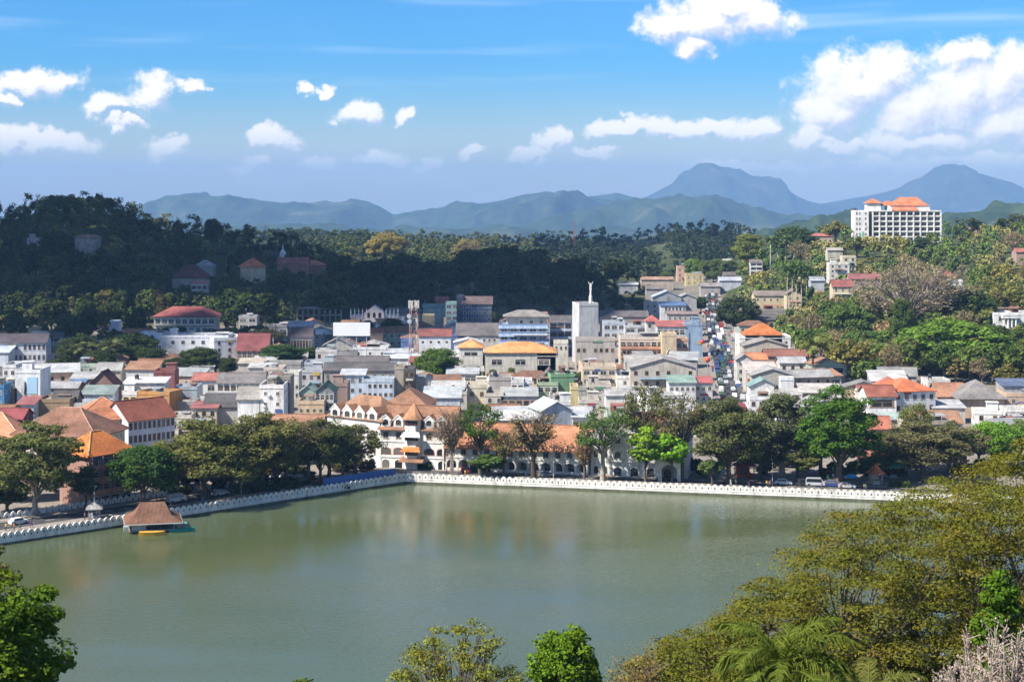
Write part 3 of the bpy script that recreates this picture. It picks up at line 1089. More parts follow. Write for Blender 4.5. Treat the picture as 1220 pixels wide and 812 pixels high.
    T(521, 462, 411, 52, 'round', (0.050, 0.085, 0.018), 'round green tree between the roofs before the orange-roofed hall', Y=648)
    for i, (px, w, tp) in enumerate([(553, 9, 432), (569, 9, 432), (588, 14, 436), (609, 13, 434)]):
        T(px, 450, tp, w * 1.3, 'cone', (0.055, 0.075, 0.018), ['pointed shrub at the far left foot of the orange-roofed hall', 'pointed shrub second from left along the orange-roofed hall', 'rounded shrub before the middle of the orange-roofed hall', 'shrub under the windows of the orange-roofed hall'][i], name='shrub', cat='shrub', Y=655, group='shrubs along the orange-roofed hall')
    tree_top(155, 394, 15, 74, 'round', (0.024, 0.038, 0.014), 'dark round tree left of the shaded white hotel', rz=1)
    tree_top(178, 412, 11, 50, 'round', (0.024, 0.036, 0.014), 'dark tree just before the white hotel\'s curved bay')
    tree_top(240, 411, 12, 52, 'round', (0.034, 0.048, 0.018), 'dark green tree before the white hotel\'s middle')
    tree_top(212, 424, 9, 44, 'round', (0.028, 0.04, 0.016), 'low dark tree between two taller ones before the white hotel')
    tree_top(270, 424, 8, 34, 'round', (0.030, 0.042, 0.016), 'low dark tree at the white hotel\'s right foot')
    tree_top(320, 388, 13, 50, 'airy', (0.040, 0.042, 0.024), 'dark brownish tree left of the white billboard')
    tree_top(335, 408, 11, 60, 'round', (0.024, 0.050, 0.018), 'dark green leafy tree below the white billboard')
    tree_top(372, 412, 8, 40, 'round', (0.024, 0.042, 0.016), 'dark low tree beside the old gabled warehouse')
    tree_top(366, 386, 8, 16, 'slim', (0.03, 0.05, 0.016), 'small dark tree at the columned hall')
    tree_top(468, 377, 12, 32, 'round', (0.018, 0.032, 0.012), 'dark round tree right of the spired church')
    tree_top(438, 380, 9, 18, 'round', (0.022, 0.034, 0.014), 'small dark tree before the spired church')
    tree_top(95, 396, 16, 64, 'broad2', (0.030, 0.042, 0.018), 'tall dark tree right of the shaded school')
    tree_top(118, 415, 12, 46, 'round', (0.026, 0.038, 0.016), 'dark tree at the foot of the left hill')
    tree_top(70, 425, 10, 40, 'round', (0.024, 0.036, 0.014), 'dark tree beside the white mural block')
    tree_top(585, 370, 9, 22, 'round', (0.03, 0.045, 0.02), 'small dark tree beside the blue-banded office')
    tree_top(700, 418, 7, 20, 'round', (0.05, 0.06, 0.025), 'small tree before the faded brick row')
    tree_top(762, 418, 5, 22, 'young', (0.12, 0.14, 0.03), 'yellow-green bush under the cream arcade house')
    tree_top(694, 440, 6, 18, 'young', (0.045, 0.07, 0.02), 'small tree beside the green house')
    tree_top(835, 352, 10, 18, 'round', (0.03, 0.045, 0.018), 'dark round tree at the head of the shopping street')


def foreground_trees():
    # the great spreading tree at the right
    rng = np.random.default_rng(77)
    rnd = random.Random(77)
    loc = px_point(1085, 800, 138)
    loc.z = ground(loc.x, loc.y)
    root = empty('rain_tree', loc, 0, 'great spreading golden-green tree filling the lower right of the view', 'tree')
    # top outline of the crown at this distance, photo pixels
    outline = [(742, 806), (765, 780), (800, 755), (825, 742), (858, 735), (880, 712), (905, 672), (925, 664), (950, 640), (985, 612), (1020, 596), (1060, 582), (1100, 568), (1150, 548), (1200, 524), (1260, 508), (1330, 520), (1400, 590), (1440, 680)]
    sprays = []
    tries = 0
    while len(sprays) < 1300 and tries < 90000:
        tries += 1
        px = rnd.uniform(745, 1435)
        top = table(px, outline)
        depth = rnd.random() ** 0.85
        py = top + 6 + depth * min(275, 818 - top + 30)
        Y = 138 + rnd.uniform(-1, 1) * 16 * math.sqrt(max(0.05, 1 - ((px - 1085) / 380) ** 2)) * (0.35 + 0.65 * min(1, (py - top) / 90))
        q = px_point(px, py, Y) - loc
        if any((q - s).length < 0.74 for s in sprays):
            continue
        sprays.append(q)
    allc, alln = [], []
    for s in sprays:
        m = int(rng.uniform(170, 340))
        rx = rng.uniform(0.8, 1.7)
        d = rng.normal(size=(m, 3)) * np.array([0.62, 0.62, 0.13]) * rx
        d[:, 2] -= 0.10 * (d[:, 0] ** 2 + d[:, 1] ** 2)
        allc.append(np.array(s) + d)
        alln.append(rng.normal(size=(m, 3)) * 0.38 + d / rx * np.array([0.5, 0.5, 0]) + np.array([0, 0, 1.0]))
    verts = cards(np.concatenate(allc), np.concatenate(alln), 0.135, rng, 1.8)
    link('crown', card_mesh('crown', verts, mat_leaf('leaves_golden', 0.24, 0.34, (0.27, 0.175, 0.018), 0.5)), root, (0.132, 0.142, 0.023))
    mb = MB()
    fork = Vector((0, 0, 9.0))
    mb.tube([(0, 0, -1.5), (0, 0, 3), (0.3, 0, 6), fork], [1.3, 0.95, 0.8, 0.7], 10)
    mains = []
    for k in range(13):
        a = k * 2 * math.pi / 13 + rnd.uniform(-0.2, 0.2)
        L = rnd.uniform(7, 12)
        e = fork + Vector((math.cos(a) * L, math.sin(a) * L * 0.8, rnd.uniform(1.5, 7.5)))
        m = fork.lerp(e, 0.5) + Vector((0, 0, 1.2))
        mb.tube([fork, m, e], [0.45, 0.30, 0.16], 7, cap=False)
        mains += [m, m.lerp(e, 0.5), e]
    for s in sprays[::2]:
        b = min(mains, key=lambda c: (c - s).length + max(0, c.z - s.z) * 0.7)
        mid = b.lerp(s, 0.55) + Vector((rnd.uniform(-.4, .4), rnd.uniform(-.4, .4), -0.25))
        mb.tube([b, mid, s + Vector((0, 0, -0.12))], [0.09, 0.055, 0.018], 4, cap=False)
    mb.build('trunk', M_BARK, root, (0.14, 0.115, 0.09), True)

    def detailed(px, Y, top, wpx, seed, col, label, name, leaf, per, n, lobe, young, yamt=0.4, bark=(0.13, 0.10, 0.08), **kw):
        x = (px - PX0) * Y / FPX
        g = Vector((x, Y, ground(x, Y)))
        H = CAM_H - (top - PY0) * Y / FPX - g.z
        p = make_tree(seed, H=H, Rw=wpx * Y / FPX / 2, n=n, per=per, lobe=lobe, leaf=leaf, mat=mat_leaf('leaves_' + name, 0.4, 0.3, young, yamt), **kw)
        r = empty(name, g, 0, label, 'tree')
        link('trunk', p['trunk'], r, bark)
        link('crown', p['crown'], r, col)
    detailed(0, 112, 668, 178, 61, (0.085, 0.150, 0.015), 'leafy dark tree with sunlit yellow-green top at the lower left edge', 'leafy_tree', 0.20, 240, 130, 1.05, (0.17, 0.24, 0.015), 0.65, zb=5.0, fork=5.0, limbs=24)
    detailed(-22, 165, 632, 130, 62, (0.12, 0.115, 0.04), 'olive tree half hidden behind the leafy tree at the left edge', 'olive_tree', 0.26, 120, 70, 1.2, (0.12, 0.10, 0.03), 0.5, zb=7, fork=6, limbs=22, twigs=2)
    detailed(541, 150, 733, 172, 63, (0.19, 0.21, 0.035), 'thin yellow-green tree at the bottom centre, branches showing', 'thin_tree', 0.16, 62, 150, 0.85, (0.24, 0.20, 0.03), 0.6, zb=8, fork=6.5, shape='umbrella', flat=0.5, limbs=70, twigs=5, trunk=0.28)
    detailed(670, 150, 737, 104, 64, (0.12, 0.21, 0.015), 'dense bright green tree at the bottom right of centre', 'dense_tree', 0.20, 200, 70, 0.9, (0.17, 0.24, 0.015), 0.5, zb=8.5, fork=8, limbs=16, flat=0.8, trunk=0.25)
    detailed(368, 150, 802, 60, 65, (0.10, 0.15, 0.018), 'small green treetop just showing at the bottom edge', 'small_tree', 0.18, 120, 26, 0.8, (0.17, 0.22, 0.02), 0.5, zb=8, fork=8, limbs=8, trunk=0.2)
    detailed(762, 118, 766, 92, 66, (0.22, 0.18, 0.06), 'dry twiggy tree with few golden leaves left of the palm', 'twiggy_tree', 0.13, 30, 110, 0.7, (0.22, 0.15, 0.03), 0.5, zb=6, fork=6, limbs=80, twigs=6, trunk=0.22, bark=(0.2, 0.16, 0.13))
    detailed(1192, 118, 668, 70, 67, (0.07, 0.14, 0.012), 'bright green shrubby tree beside the pale flowering tree', 'shrubby_tree', 0.20, 150, 60, 0.9, (0.14, 0.2, 0.015), 0.5, zb=5, fork=5, limbs=16, trunk=0.22)
    # pale flowering tree, mostly twigs
    Y = 62
    x = (1188 - PX0) * Y / FPX
    g = Vector((x, Y, ground(x, Y)))
    rz = random.Random(5)
    H = CAM_H - (738 - PY0) * Y / FPX - g.z
    r = empty('flowering_tree', g, 0, 'pale pinkish tree of bare flowering twigs in the lower right corner', 'tree')
    mb = MB()
    rngf = np.random.default_rng(8)
    fl = []
    mb.tube([(0, 0, -1), (0.1, 0, H * 0.35), (0, 0.1, H * 0.6)], [0.22, 0.16, 0.1], 7)
    for k in range(230):
        a, rr = rz.uniform(0, 6.283), math.sqrt(rz.random()) * 3.1
        e = Vector((rr * math.cos(a), rr * math.sin(a), H * (1 - 0.030 * rr * rr) - rz.uniform(0.0, 1.3)))
        b = Vector((rr * 0.15 * math.cos(a), rr * 0.15 * math.sin(a), H * rz.uniform(0.35, 0.6)))
        m = b.lerp(e, 0.6) + Vector((rz.uniform(-.2, .2), rz.uniform(-.2, .2), -0.15))
        mb.tube([b, m, e], [0.04, 0.028, 0.018], 4, cap=False)
        for j in range(9):
            s = m.lerp(e, rz.uniform(0.2, 1))
            q = s + Vector((rz.gauss(0, .22), rz.gauss(0, .22), rz.uniform(0.12, 0.5)))
            mb.tube([s, s.lerp(q, 0.5) + Vector((0.04, 0.02, 0)), q], [0.018, 0.016, 0.013], 4, cap=False)
            fl += [s.lerp(q, t) + Vector((rz.gauss(0, .05), rz.gauss(0, .05), rz.gauss(0, .05))) for t in (0.45, 0.75, 0.95, 1.0, 1.0)]
    mb.build('trunk', M_BARK, r, (0.33, 0.28, 0.24), True)
    verts = cards(np.array([tuple(q) for q in fl]), rngf.normal(size=(len(fl), 3)) + np.array([0, -0.3, 0.6]), 0.055, rngf, 1.1)
    link('blossom', card_mesh('blossom', verts, M_LEAF_PLAIN), r, (0.46, 0.35, 0.29))
    # coconut palm
    Y = 80
    x = (932 - PX0) * Y / FPX
    gz = ground(x, Y)
    top = CAM_H - (806 - PY0) * Y / FPX
    p = make_palm(91, top - gz, 4.1, 17, trunk=0.18, width=1.05, nleaf=58, droop=1.9, lean=0.0, e0=0.45, e1=1.52, lw=0.017)
    r = empty('coconut_palm', (x, Y, gz), 0.4, 'coconut palm with arching fronds at the bottom edge before the great tree', 'palm')
    link('trunk', p['trunk'], r, (0.2, 0.16, 0.12))
    link('crown', p['crown'], r, (0.105, 0.140, 0.022))
    x2 = (1035 - PX0) * 84 / FPX
    g2 = ground(x2, 84)
    t2 = CAM_H - (838 - PY0) * 84 / FPX
    p = make_palm(92, t2 - g2, 3.6, 14, trunk=0.16, width=0.9, nleaf=52, droop=1.9, lean=0.0, e0=0.4, lw=0.017)
    r = empty('coconut_palm', (x2, 84, g2), 1.4, 'smaller coconut palm half below the frame right of the larger palm', 'palm')
    link('trunk', p['trunk'], r, (0.2, 0.16, 0.12))
    link('crown', p['crown'], r, (0.13, 0.14, 0.035))
# ------------------------------------------------------------------ building parts
def window_mesh():
    mb = MB()
    mb.box(-0.5, 0.5, -0.012, 0.0, 0, 1, 1)
    t, p = 0.055, 0.05
    mb.box(-0.54, -0.5 + t, -p, 0, -0.03, 1.03, 0)
    mb.box(0.5 - t, 0.54, -p, 0, -0.03, 1.03, 0)
    mb.box(-0.5 + t, 0.5 - t, -p, 0, 1 - t, 1.03, 0)
    mb.box(-0.58, 0.58, -0.11, 0, -0.09, -0.03, 0)
    mb.box(-0.5 + t, 0.5 - t, -p * 0.8, 0, 0.66, 0.70, 0)
    mb.box(-0.02, 0.02, -p * 0.8, 0, -0.03, 0.66, 0)
    return mb.mesh('window', [M_PAINT, M_GLASS])


def arch_mesh(n=10, proud=0.06):
    """round-headed opening, 1 wide and 1 high to the springing, with a rim"""
    mb = MB()
    arc = [(0.5 * math.cos(math.pi * k / n), 1 + 0.5 * math.sin(math.pi * k / n)) for k in range(n + 1)]
    pane = [(0.5, 0)] + arc + [(-0.5, 0)]
    mb.add([(x, -0.012, z) for x, z in pane], [tuple(range(len(pane)))[::-1]], 1)
    out = [(0.60, 0)] + [(0.60 * math.cos(math.pi * k / n), 1 + 0.60 * math.sin(math.pi * k / n)) for k in range(n + 1)] + [(-0.60, 0)]
    for k in range(len(pane) - 1):
        a, b, c, d = pane[k], pane[k + 1], out[k + 1], out[k]
        mb.add([(q[0], y, q[1]) for y in (-proud, 0) for q in (a, b, c, d)], [(0, 1, 2, 3)[::-1], (3, 2, 6, 7), (0, 4, 5, 1)], 0)
    mb.box(-0.66, 0.66, -0.12, 0, -0.06, 0.0, 0)
    return mb.mesh('arch', [M_PAINT, M_GLASS])


WIN, ARCH = window_mesh(), arch_mesh()
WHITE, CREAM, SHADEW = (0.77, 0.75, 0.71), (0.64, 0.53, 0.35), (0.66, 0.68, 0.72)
GREY, BEIGE, PEACH = (0.36, 0.35, 0.33), (0.50, 0.44, 0.35), (0.62, 0.40, 0.24)
TILE, TILE_DK, ORANGE, RED, MAROON = (0.29, 0.155, 0.095), (0.19, 0.105, 0.075), (0.52, 0.19, 0.055), (0.36, 0.075, 0.05), (0.16, 0.05, 0.05)
SH_GREY, SH_DARK, SH_BLUE, SH_RUST, SH_GREEN = (0.30, 0.29, 0.28), (0.11, 0.10, 0.10), (0.36, 0.385, 0.40), (0.30, 0.17, 0.11), (0.16, 0.36, 0.27)
TAN = (0.33, 0.22, 0.11)


def put_window(parent, x, z, w, h, side=None, col=(0.6, 0.58, 0.55), mesh=None, name='window', W=0, D=0):
    """side None: on the front (y=0); 'l' / 'r': on the side walls, x then runs into the depth"""
    o = link(name, mesh or WIN, parent, col)
    if side == 'r':
        o.location, o.rotation_euler = (W / 2, x, z), (0, 0, math.pi / 2)
    elif side == 'l':
        o.location, o.rotation_euler = (-W / 2, x, z), (0, 0, -math.pi / 2)
    else:
        o.location = (x, 0, z)
    o.scale = (w, 1, h)
    return o


def roof_mb(kind, w, d, rise, e, th=0.16):
    """roof over a plan w by d centred on the origin, eaves at z=0"""
    mb = MB()
    if kind == 'gable':
        k = rise / (d / 2)
        for s in (-1, 1):
            a = [(-w / 2 - e, s * (d / 2 + e), -e * k), (w / 2 + e, s * (d / 2 + e), -e * k), (w / 2 + e, 0, rise), (-w / 2 - e, 0, rise)]
            vs = a + [(x, y, z + th) for x, y, z in a]
            mb.add(vs, [(0, 1, 2, 3), (7, 6, 5, 4), (0, 4, 5, 1), (1, 5, 6, 2), (3, 2, 6, 7), (0, 3, 7, 4)] if s > 0 else [(3, 2, 1, 0), (4, 5, 6, 7), (1, 5, 4, 0), (2, 6, 5, 1), (7, 6, 2, 3), (4, 7, 3, 0)])
        mb.box(-w / 2 - e, w / 2 + e, -0.18, 0.18, rise + th - 0.02, rise + th + 0.1)
    elif kind in ('hip', 'pyr'):
        x, y = w / 2 + e, d / 2 + e
        r = max(0.05, (w - d) / 2 if w > d else 0.05)
        ry = 0.05 if w >= d else (d - w) / 2
        vs = [(-x, -y, -0.1), (x, -y, -0.1), (x, y, -0.1), (-x, y, -0.1), (-x, -y, 0.1), (x, -y, 0.1), (x, y, 0.1), (-x, y, 0.1),
              (-r, -ry, rise), (r, -ry, rise), (r, ry, rise), (-r, ry, rise)]
        mb.add(vs, [(3, 2, 1, 0), (0, 1, 5, 4), (1, 2, 6, 5), (2, 3, 7, 6), (3, 0, 4, 7), (4, 5, 9, 8), (5, 6, 10, 9), (6, 7, 11, 10), (7, 4, 8, 11), (8, 9, 10, 11)])
    elif kind == 'shed':
        a = [(-w / 2 - e, -d / 2 - e, 0), (w / 2 + e, -d / 2 - e, 0), (w / 2 + e, d / 2 + e, rise), (-w / 2 - e, d / 2 + e, rise)]
        vs = a + [(x, y, z + th) for x, y, z in a]
        mb.add(vs, [(3, 2, 1, 0), (4, 5, 6, 7), (0, 1, 5, 4), (1, 2, 6, 5), (2, 3, 7, 6), (3, 0, 4, 7)])
    return mb


def hips(kind, w, d, rise, e):
    """ridge and hip cappings as one bar set"""
    mb = MB()
    x, y = w / 2 + e, d / 2 + e
    r = max(0.05, (w - d) / 2)
    for sx in (-1, 1):
        for sy in (-1, 1):
            mb.tube([(sx * x, sy * y, 0.12), (sx * r, 0, rise + 0.05)], 0.16, 5)
    mb.tube([(-r, 0, rise + 0.06), (r, 0, rise + 0.06)], 0.18, 5)
    return mb


FOOT = []                                                   # footprints (x, y, radius)
RECTS = []                                                  # what must stay in view: px0, px1, py0, py1, distance
NAMED = []                                                  # (px, py, Y, words) for telling filler houses apart


def mute(c, k):
    g = 0.3 * c[0] + 0.6 * c[1] + 0.1 * c[2]
    return tuple(g + (v - g) * k for v in c)


def house_at(x, y, z, w, h, d, rot, wall, roof, rcol, label, name='house', cat='house', rise=2.0, nf=None, style='win', nw=None, eave=0.5, wcol=None, group=None,
             tank=False, stair=False, band=None, sides=True, smooth_wall=False, skip=0, wh=1.35, ww=1.15, gcol=None, capping=False, short=None, sheet=False, ac=0, base=3.0):
    random.seed(int(x * 13 + y * 7 + h * 3))
    wall = mute(wall, 0.80)
    if not (rcol[0] > 2.0 * rcol[2] and rcol[0] > 1.5 * rcol[1]):
        rcol = mute(rcol, 0.55)
    elif rcol[1] < rcol[0] * 0.32:
        rcol = mute(rcol, 0.72)
    r = empty(name, (x, y, z), R(rot), label, cat, group)
    wm = M_PLASTER
    flat = roof == 'flat'
    top = h - 0.85 if flat else h
    mb = MB()
    mb.box(-w / 2, w / 2, 0, d, -base, top)
    if roof == 'gable':
        for s in (-1, 1):
            mb.add([(s * w / 2, 0, top), (s * w / 2, d, top), (s * w / 2, d / 2, top + rise)], [(0, 1, 2) if s > 0 else (2, 1, 0)])
    if roof == 'gfront':
        for yy, f in ((0, (0, 1, 2)), (d, (2, 1, 0))):
            mb.add([(-w / 2, yy, top), (w / 2, yy, top), (0, yy, top + rise)], [f])
    if roof == 'shed':
        mb.add([(-w / 2, 0, top), (w / 2, 0, top), (w / 2, d, top), (-w / 2, d, top), (-w / 2, d, top + rise), (w / 2, d, top + rise)], [(1, 2, 5), (0, 4, 3), (2, 3, 4, 5)])
    wl = mb.build('wall', wm, r, wall)
    tiles = M_SHEET if (sheet or roof == 'shed') else M_TILE
    if flat:
        q = MB()
        t = 0.22
        q.box(-w / 2, w / 2, 0, t, top, h)
        q.box(-w / 2, w / 2, d - t, d, top, h)
        q.box(-w / 2, -w / 2 + t, t, d - t, top, h)
        q.box(w / 2 - t, w / 2, t, d - t, top, h)
        q.box(-w / 2 - 0.12, w / 2 + 0.12, -0.12, 0, top - 0.28, top + 0.02)
        q.build('parapet', wm, r, wall)
        q = MB()
        q.box(-w / 2 + t, w / 2 - t, t, d - t, top, top + 0.06)
        q.build('roof', M_CONC, r)
    elif roof == 'gfront':
        o = roof_mb('gable', d, w, rise, eave).build('roof', tiles, r, rcol, loc=(0, d / 2, top))
        o.rotation_euler = (0, 0, math.pi / 2)
    else:
        rf = roof_mb(roof, w, d, rise, eave).build('roof', tiles, r, rcol, loc=(0, d / 2, top))
        if capping:
            hips(roof, w, d, rise, eave).build('ridge_capping', M_TILE, rf, tuple(min(0.6, c * 1.5 + 0.08) for c in rcol))
    nf = nf or max(1, int(round((top - 0.3) / 3.3)))
    fh = top / nf
    wc = wcol or random.choice([(0.55, 0.53, 0.5), (0.7, 0.69, 0.66), (0.24, 0.16, 0.10), (0.42, 0.42, 0.42)])
    to_cam = Vector((-x, -y, 0)).normalized()
    sl = []
    if sides and d > 3.5:
        for s, nx in (('l', -1), ('r', 1)):
            if to_cam.dot(Vector((nx * math.cos(R(rot)), nx * math.sin(R(rot)), 0))) > 0.10:
                sl.append(s)
    if style in ('win', 'strip', 'gallery'):
        n = nw or max(1, int(w / (3.0 if style == 'win' else 4.2)))
        for i in range(skip, nf):
            z0 = fh * i
            for k in range(n):
                xx = -w / 2 + (k + 0.5) * w / n
                if style == 'win':
                    if random.random() < 0.06 and n > 3:
                        continue
                    put_window(r, xx, z0 + fh * 0.30, min(ww, w / n * 0.62), min(wh, fh * 0.5), col=wc)
                elif style == 'strip':
                    put_window(r, xx, z0 + fh * 0.32, w / n * 0.78, fh * 0.46, col=wc)
                else:
                    put_window(r, xx, z0 + 0.08, w / n * 0.80, fh * 0.68, col=wc)
            if style == 'gallery' and i:
                g = MB()
                g.box(-w / 2, w / 2, -1.35, -0.02, z0 - 0.16, z0)
                g.box(-w / 2, w / 2, -1.35, -1.25, z0 + 0.004, z0 + 0.95)
                for k in range(n + 1):
                    xx = -w / 2 + 0.1 + k * (w - 0.2) / n
                    g.box(xx - 0.1, xx + 0.1, -1.24, -1.05, z0 + 0.004, min(top, z0 + fh) - 0.17)
                g.build('balcony', wm, r, gcol or wall)
            for s in sl:
                m = max(1, int(d / 4.0))
                for k in range(m):
                    if random.random() < 0.25:
                        continue
                    put_window(r, (k + 0.5) * d / m, z0 + fh * 0.32, min(1.1, d / m * 0.5), min(1.2, fh * 0.45), s, wc, W=w, D=d)
    if band:
        for i in range(1, nf + 1):
            q = MB()
            q.box(-w / 2 - 0.35, w / 2 + 0.35, -0.5, -0.02, fh * i - 1.05, fh * i + 0.1)
            q.build('band', wm, r, band)
    if flat and stair:
        q = MB()
        s = 1 if (int(x) % 2) else -1
        cx = s * w * 0.22
        q.box(cx - 1.6, cx + 1.6, d * 0.45, d * 0.45 + 3.0, top + 0.06, top + 2.7)
        q.box(cx - 1.85, cx + 1.85, d * 0.45 - 0.25, d * 0.45 + 3.2, top + 2.7, top + 2.85)
        q.build('stair_room', wm, r, wall)
    if tank:
        q = MB()
        cx = -w * 0.25
        q.lathe([(0.62, top + 1.0), (0.70, top + 1.15), (0.70, top + 2.0), (0.45, top + 2.3), (0.2, top + 2.4)], 10, cx, d * 0.5)
        for ax, ay in ((-.5, -.5), (.5, -.5), (.5, .5), (-.5, .5)):
            q.box(cx + ax - .06, cx + ax + .06, d * 0.5 + ay - .06, d * 0.5 + ay + .06, top, top + 1.02)
        q.build('water_tank', M_DARK, r)
    if flat and w > 6 and d > 6 and not smooth_wall:
        for k in range(random.choice([0, 1, 1, 2])):           # lean-to sheds and tubs on the terrace
            q = MB()
            sx, sd, sh_ = random.uniform(2.0, 0.45 * w), random.uniform(1.8, 0.45 * d), random.uniform(0.9, 2.4)
            cx, cy_ = random.uniform(-w / 2 + sx / 2 + 0.3, w / 2 - sx / 2 - 0.3), random.uniform(0.4, d - sd - 0.4)
            if stair and cy_ + sd > d * 0.4:
                continue
            a = [(cx - sx / 2, cy_, top + sh_), (cx + sx / 2, cy_, top + sh_), (cx + sx / 2, cy_ + sd, top + sh_ + 0.4), (cx - sx / 2, cy_ + sd, top + sh_ + 0.4)]
            q.add(a + [(x_, y_, z_ + 0.06) for x_, y_, z_ in a], [(3, 2, 1, 0), (4, 5, 6, 7), (0, 1, 5, 4), (1, 2, 6, 5), (2, 3, 7, 6), (3, 0, 4, 7)])
            for i_ in range(4):
                q.box(a[i_][0] - 0.06, a[i_][0] + 0.06, a[i_][1] - 0.06, a[i_][1] + 0.06, top + 0.05, a[i_][2])
            if random.random() < 0.6:
                q.box(cx - sx / 2 + 0.1, cx + sx / 2 - 0.1, cy_ + sd - 0.2, cy_ + sd - 0.08, top + 0.05, top + sh_ + 0.3)
            q.build('terrace_shed', M_SHEET, r, random.choice([(0.34, 0.33, 0.32), (0.22, 0.15, 0.12), (0.42, 0.42, 0.43), (0.26, 0.30, 0.34), (0.30, 0.12, 0.09)]))
    if style in ('win', 'strip') and nf > 1 and random.random() < 0.4:
        q = MB()                                                # sheet awning over one floor
        zz = fh * random.randint(1, nf - 1) + fh * 0.02
        xa = random.uniform(-w / 2, 0)
        xb = random.uniform(0.15 * w, w / 2)
        a = [(xa, -1.3, zz - 0.45), (xb, -1.3, zz - 0.45), (xb, -0.02, zz), (xa, -0.02, zz)]
        q.add(a + [(x_, y_, z_ + 0.05) for x_, y_, z_ in a], [(3, 2, 1, 0), (4, 5, 6, 7), (0, 1, 5, 4), (1, 2, 6, 5), (3, 0, 4, 7)])
        q.build('awning', M_SHEET, r, random.choice([(0.33, 0.32, 0.31), (0.20, 0.13, 0.10), (0.30, 0.10, 0.08), (0.16, 0.24, 0.30), (0.40, 0.38, 0.34)]))
    if nf > 1 and y < 900 and random.random() < 0.22:
        q = MB()                                                # blank painted board on the wall
        bw, bh = random.uniform(1.5, min(4.5, w * 0.5)), random.uniform(0.6, 1.3)
        bx = random.uniform(-w / 2 + bw / 2, w / 2 - bw / 2)
        zz = fh * random.randint(1, nf) - bh - 0.1
        q.box(bx - bw / 2, bx + bw / 2, -0.16, -0.115, zz, zz + bh)
        q.build('sign_board', M_PAINT, r, random.choice([(0.50, 0.48, 0.45), (0.30, 0.08, 0.07), (0.07, 0.13, 0.30), (0.45, 0.34, 0.10), (0.12, 0.22, 0.14)]))
    for k in range(ac):
        q = MB()
        xx = random.uniform(-0.4, 0.4) * w
        zz = fh * random.randint(max(0, nf - 2), nf - 1) + fh * 0.12
        q.box(xx - 0.42, xx + 0.42, -0.42, -0.02, zz, zz + 0.6)
        q.box(xx - 0.30, xx + 0.30, -0.44, -0.42, zz + 0.06, zz + 0.54)
        q.build('air_conditioner', M_PAINT, r, (0.62, 0.62, 0.6))
    cy, sy = math.cos(R(rot)), math.sin(R(rot))
    c = Vector((x - sy * d / 2, y + cy * d / 2))
    FOOT.append((c.x, c.y, w / 2, d / 2, R(rot)))
    if short:
        NAMED.append((PX0 + x * FPX / y, PY0 + (CAM_H - z - h * 0.7) * FPX / y, y, short))
    return r


def house(p0, p1, yt, h, d, wall, roof, rcol, label, rot=0, keep=True, Y=None, **kw):
    """front wall between photo columns p0 and p1, wall top at row yt, h metres high"""
    pc = (p0 + p1) / 2
    if Y is None:
        g = on_ground(pc, yt, lift=h)
    else:
        x = (pc - PX0) * Y / FPX
        z = CAM_H - (yt - PY0) * Y / FPX - h
        g = Vector((x, Y, z))
    w = (p1 - p0) * g.y / FPX / math.cos(R(rot))
    if keep:
        RECTS.append((p0, p1, yt - 4, PY0 + (CAM_H - g.z) * FPX / g.y - 3, g.y))
    return house_at(g.x, g.y, g.z, w, h, d, rot, wall, roof, rcol, label, **kw)


# ------------------------------------------------------------------ lake walls
def lake_wall(name, a, b, label, top=2.62, per=1.54, land=2.12, thick=0.45, low=-2.0, plinth=True, mat=None):
    a, b = Vector(a), Vector(b)
    d = b - a
    L = d.length
    r = empty(name, (a.x, a.y, land if not plinth else 0), math.atan2(d.y, d.x), label, 'wall')
    if plinth:
        mb = MB()
        mb.box(0, L, -0.55, -0.02, low, 0.45)
        mb.build('footing', M_WET, r)
        mb = MB()
        mb.box(0, L, -0.42, -0.015, 0.45, 1.05)
        mb.box(0, L, -0.48, -0.012, 1.05, 1.17)
        mb.box(0, L, -0.10, -0.01, 1.17, 2.14)
        mb.build('retaining_wall', M_WHITE, r, WHITE)
        z0, z1 = 1.17, top
    else:
        z0, z1 = 0.0, top - land
    mb = MB()
    n = int(L / per)
    per = L / n
    hh = z1 - z0
    # scalloped merlons, each with a small triangular lamp niche
    for k in range(n):
        c = (k + 0.5) * per
        w = per * 0.47
        prof = [(-w, 0.0), (w, 0.0), (w, 0.30 * hh), (w * 0.86, 0.62 * hh), (w * 0.55, 0.86 * hh), (0, hh), (-w * 0.55, 0.86 * hh), (-w * 0.86, 0.62 * hh), (-w, 0.30 * hh)]
        m = len(prof)
        y0, y1 = (-0.38, -0.10) if plinth else (0.05, 0.30)
        vs = [(c + x, y0, z0 + z) for x, z in prof] + [(c + x, y1, z0 + z) for x, z in prof]
        mb.add(vs, [tuple(range(m)), tuple(range(2 * m - 1, m - 1, -1))] + [(i, i + m, (i + 1) % m + m, (i + 1) % m) for i in range(m)], 0)
        tri = [(-0.22, 0.16 * hh), (0.22, 0.16 * hh), (0, 0.60 * hh)]
        mb.add([(c + x, y0 - 0.012, z0 + z) for x, z in tri], [(0, 1, 2)], 1)
        mb.add([(c + x, y1 + 0.012, z0 + z) for x, z in tri], [(2, 1, 0)], 1)
    mb.build('parapet', [M_WHITE, M_DARK], r, WHITE)
    return r


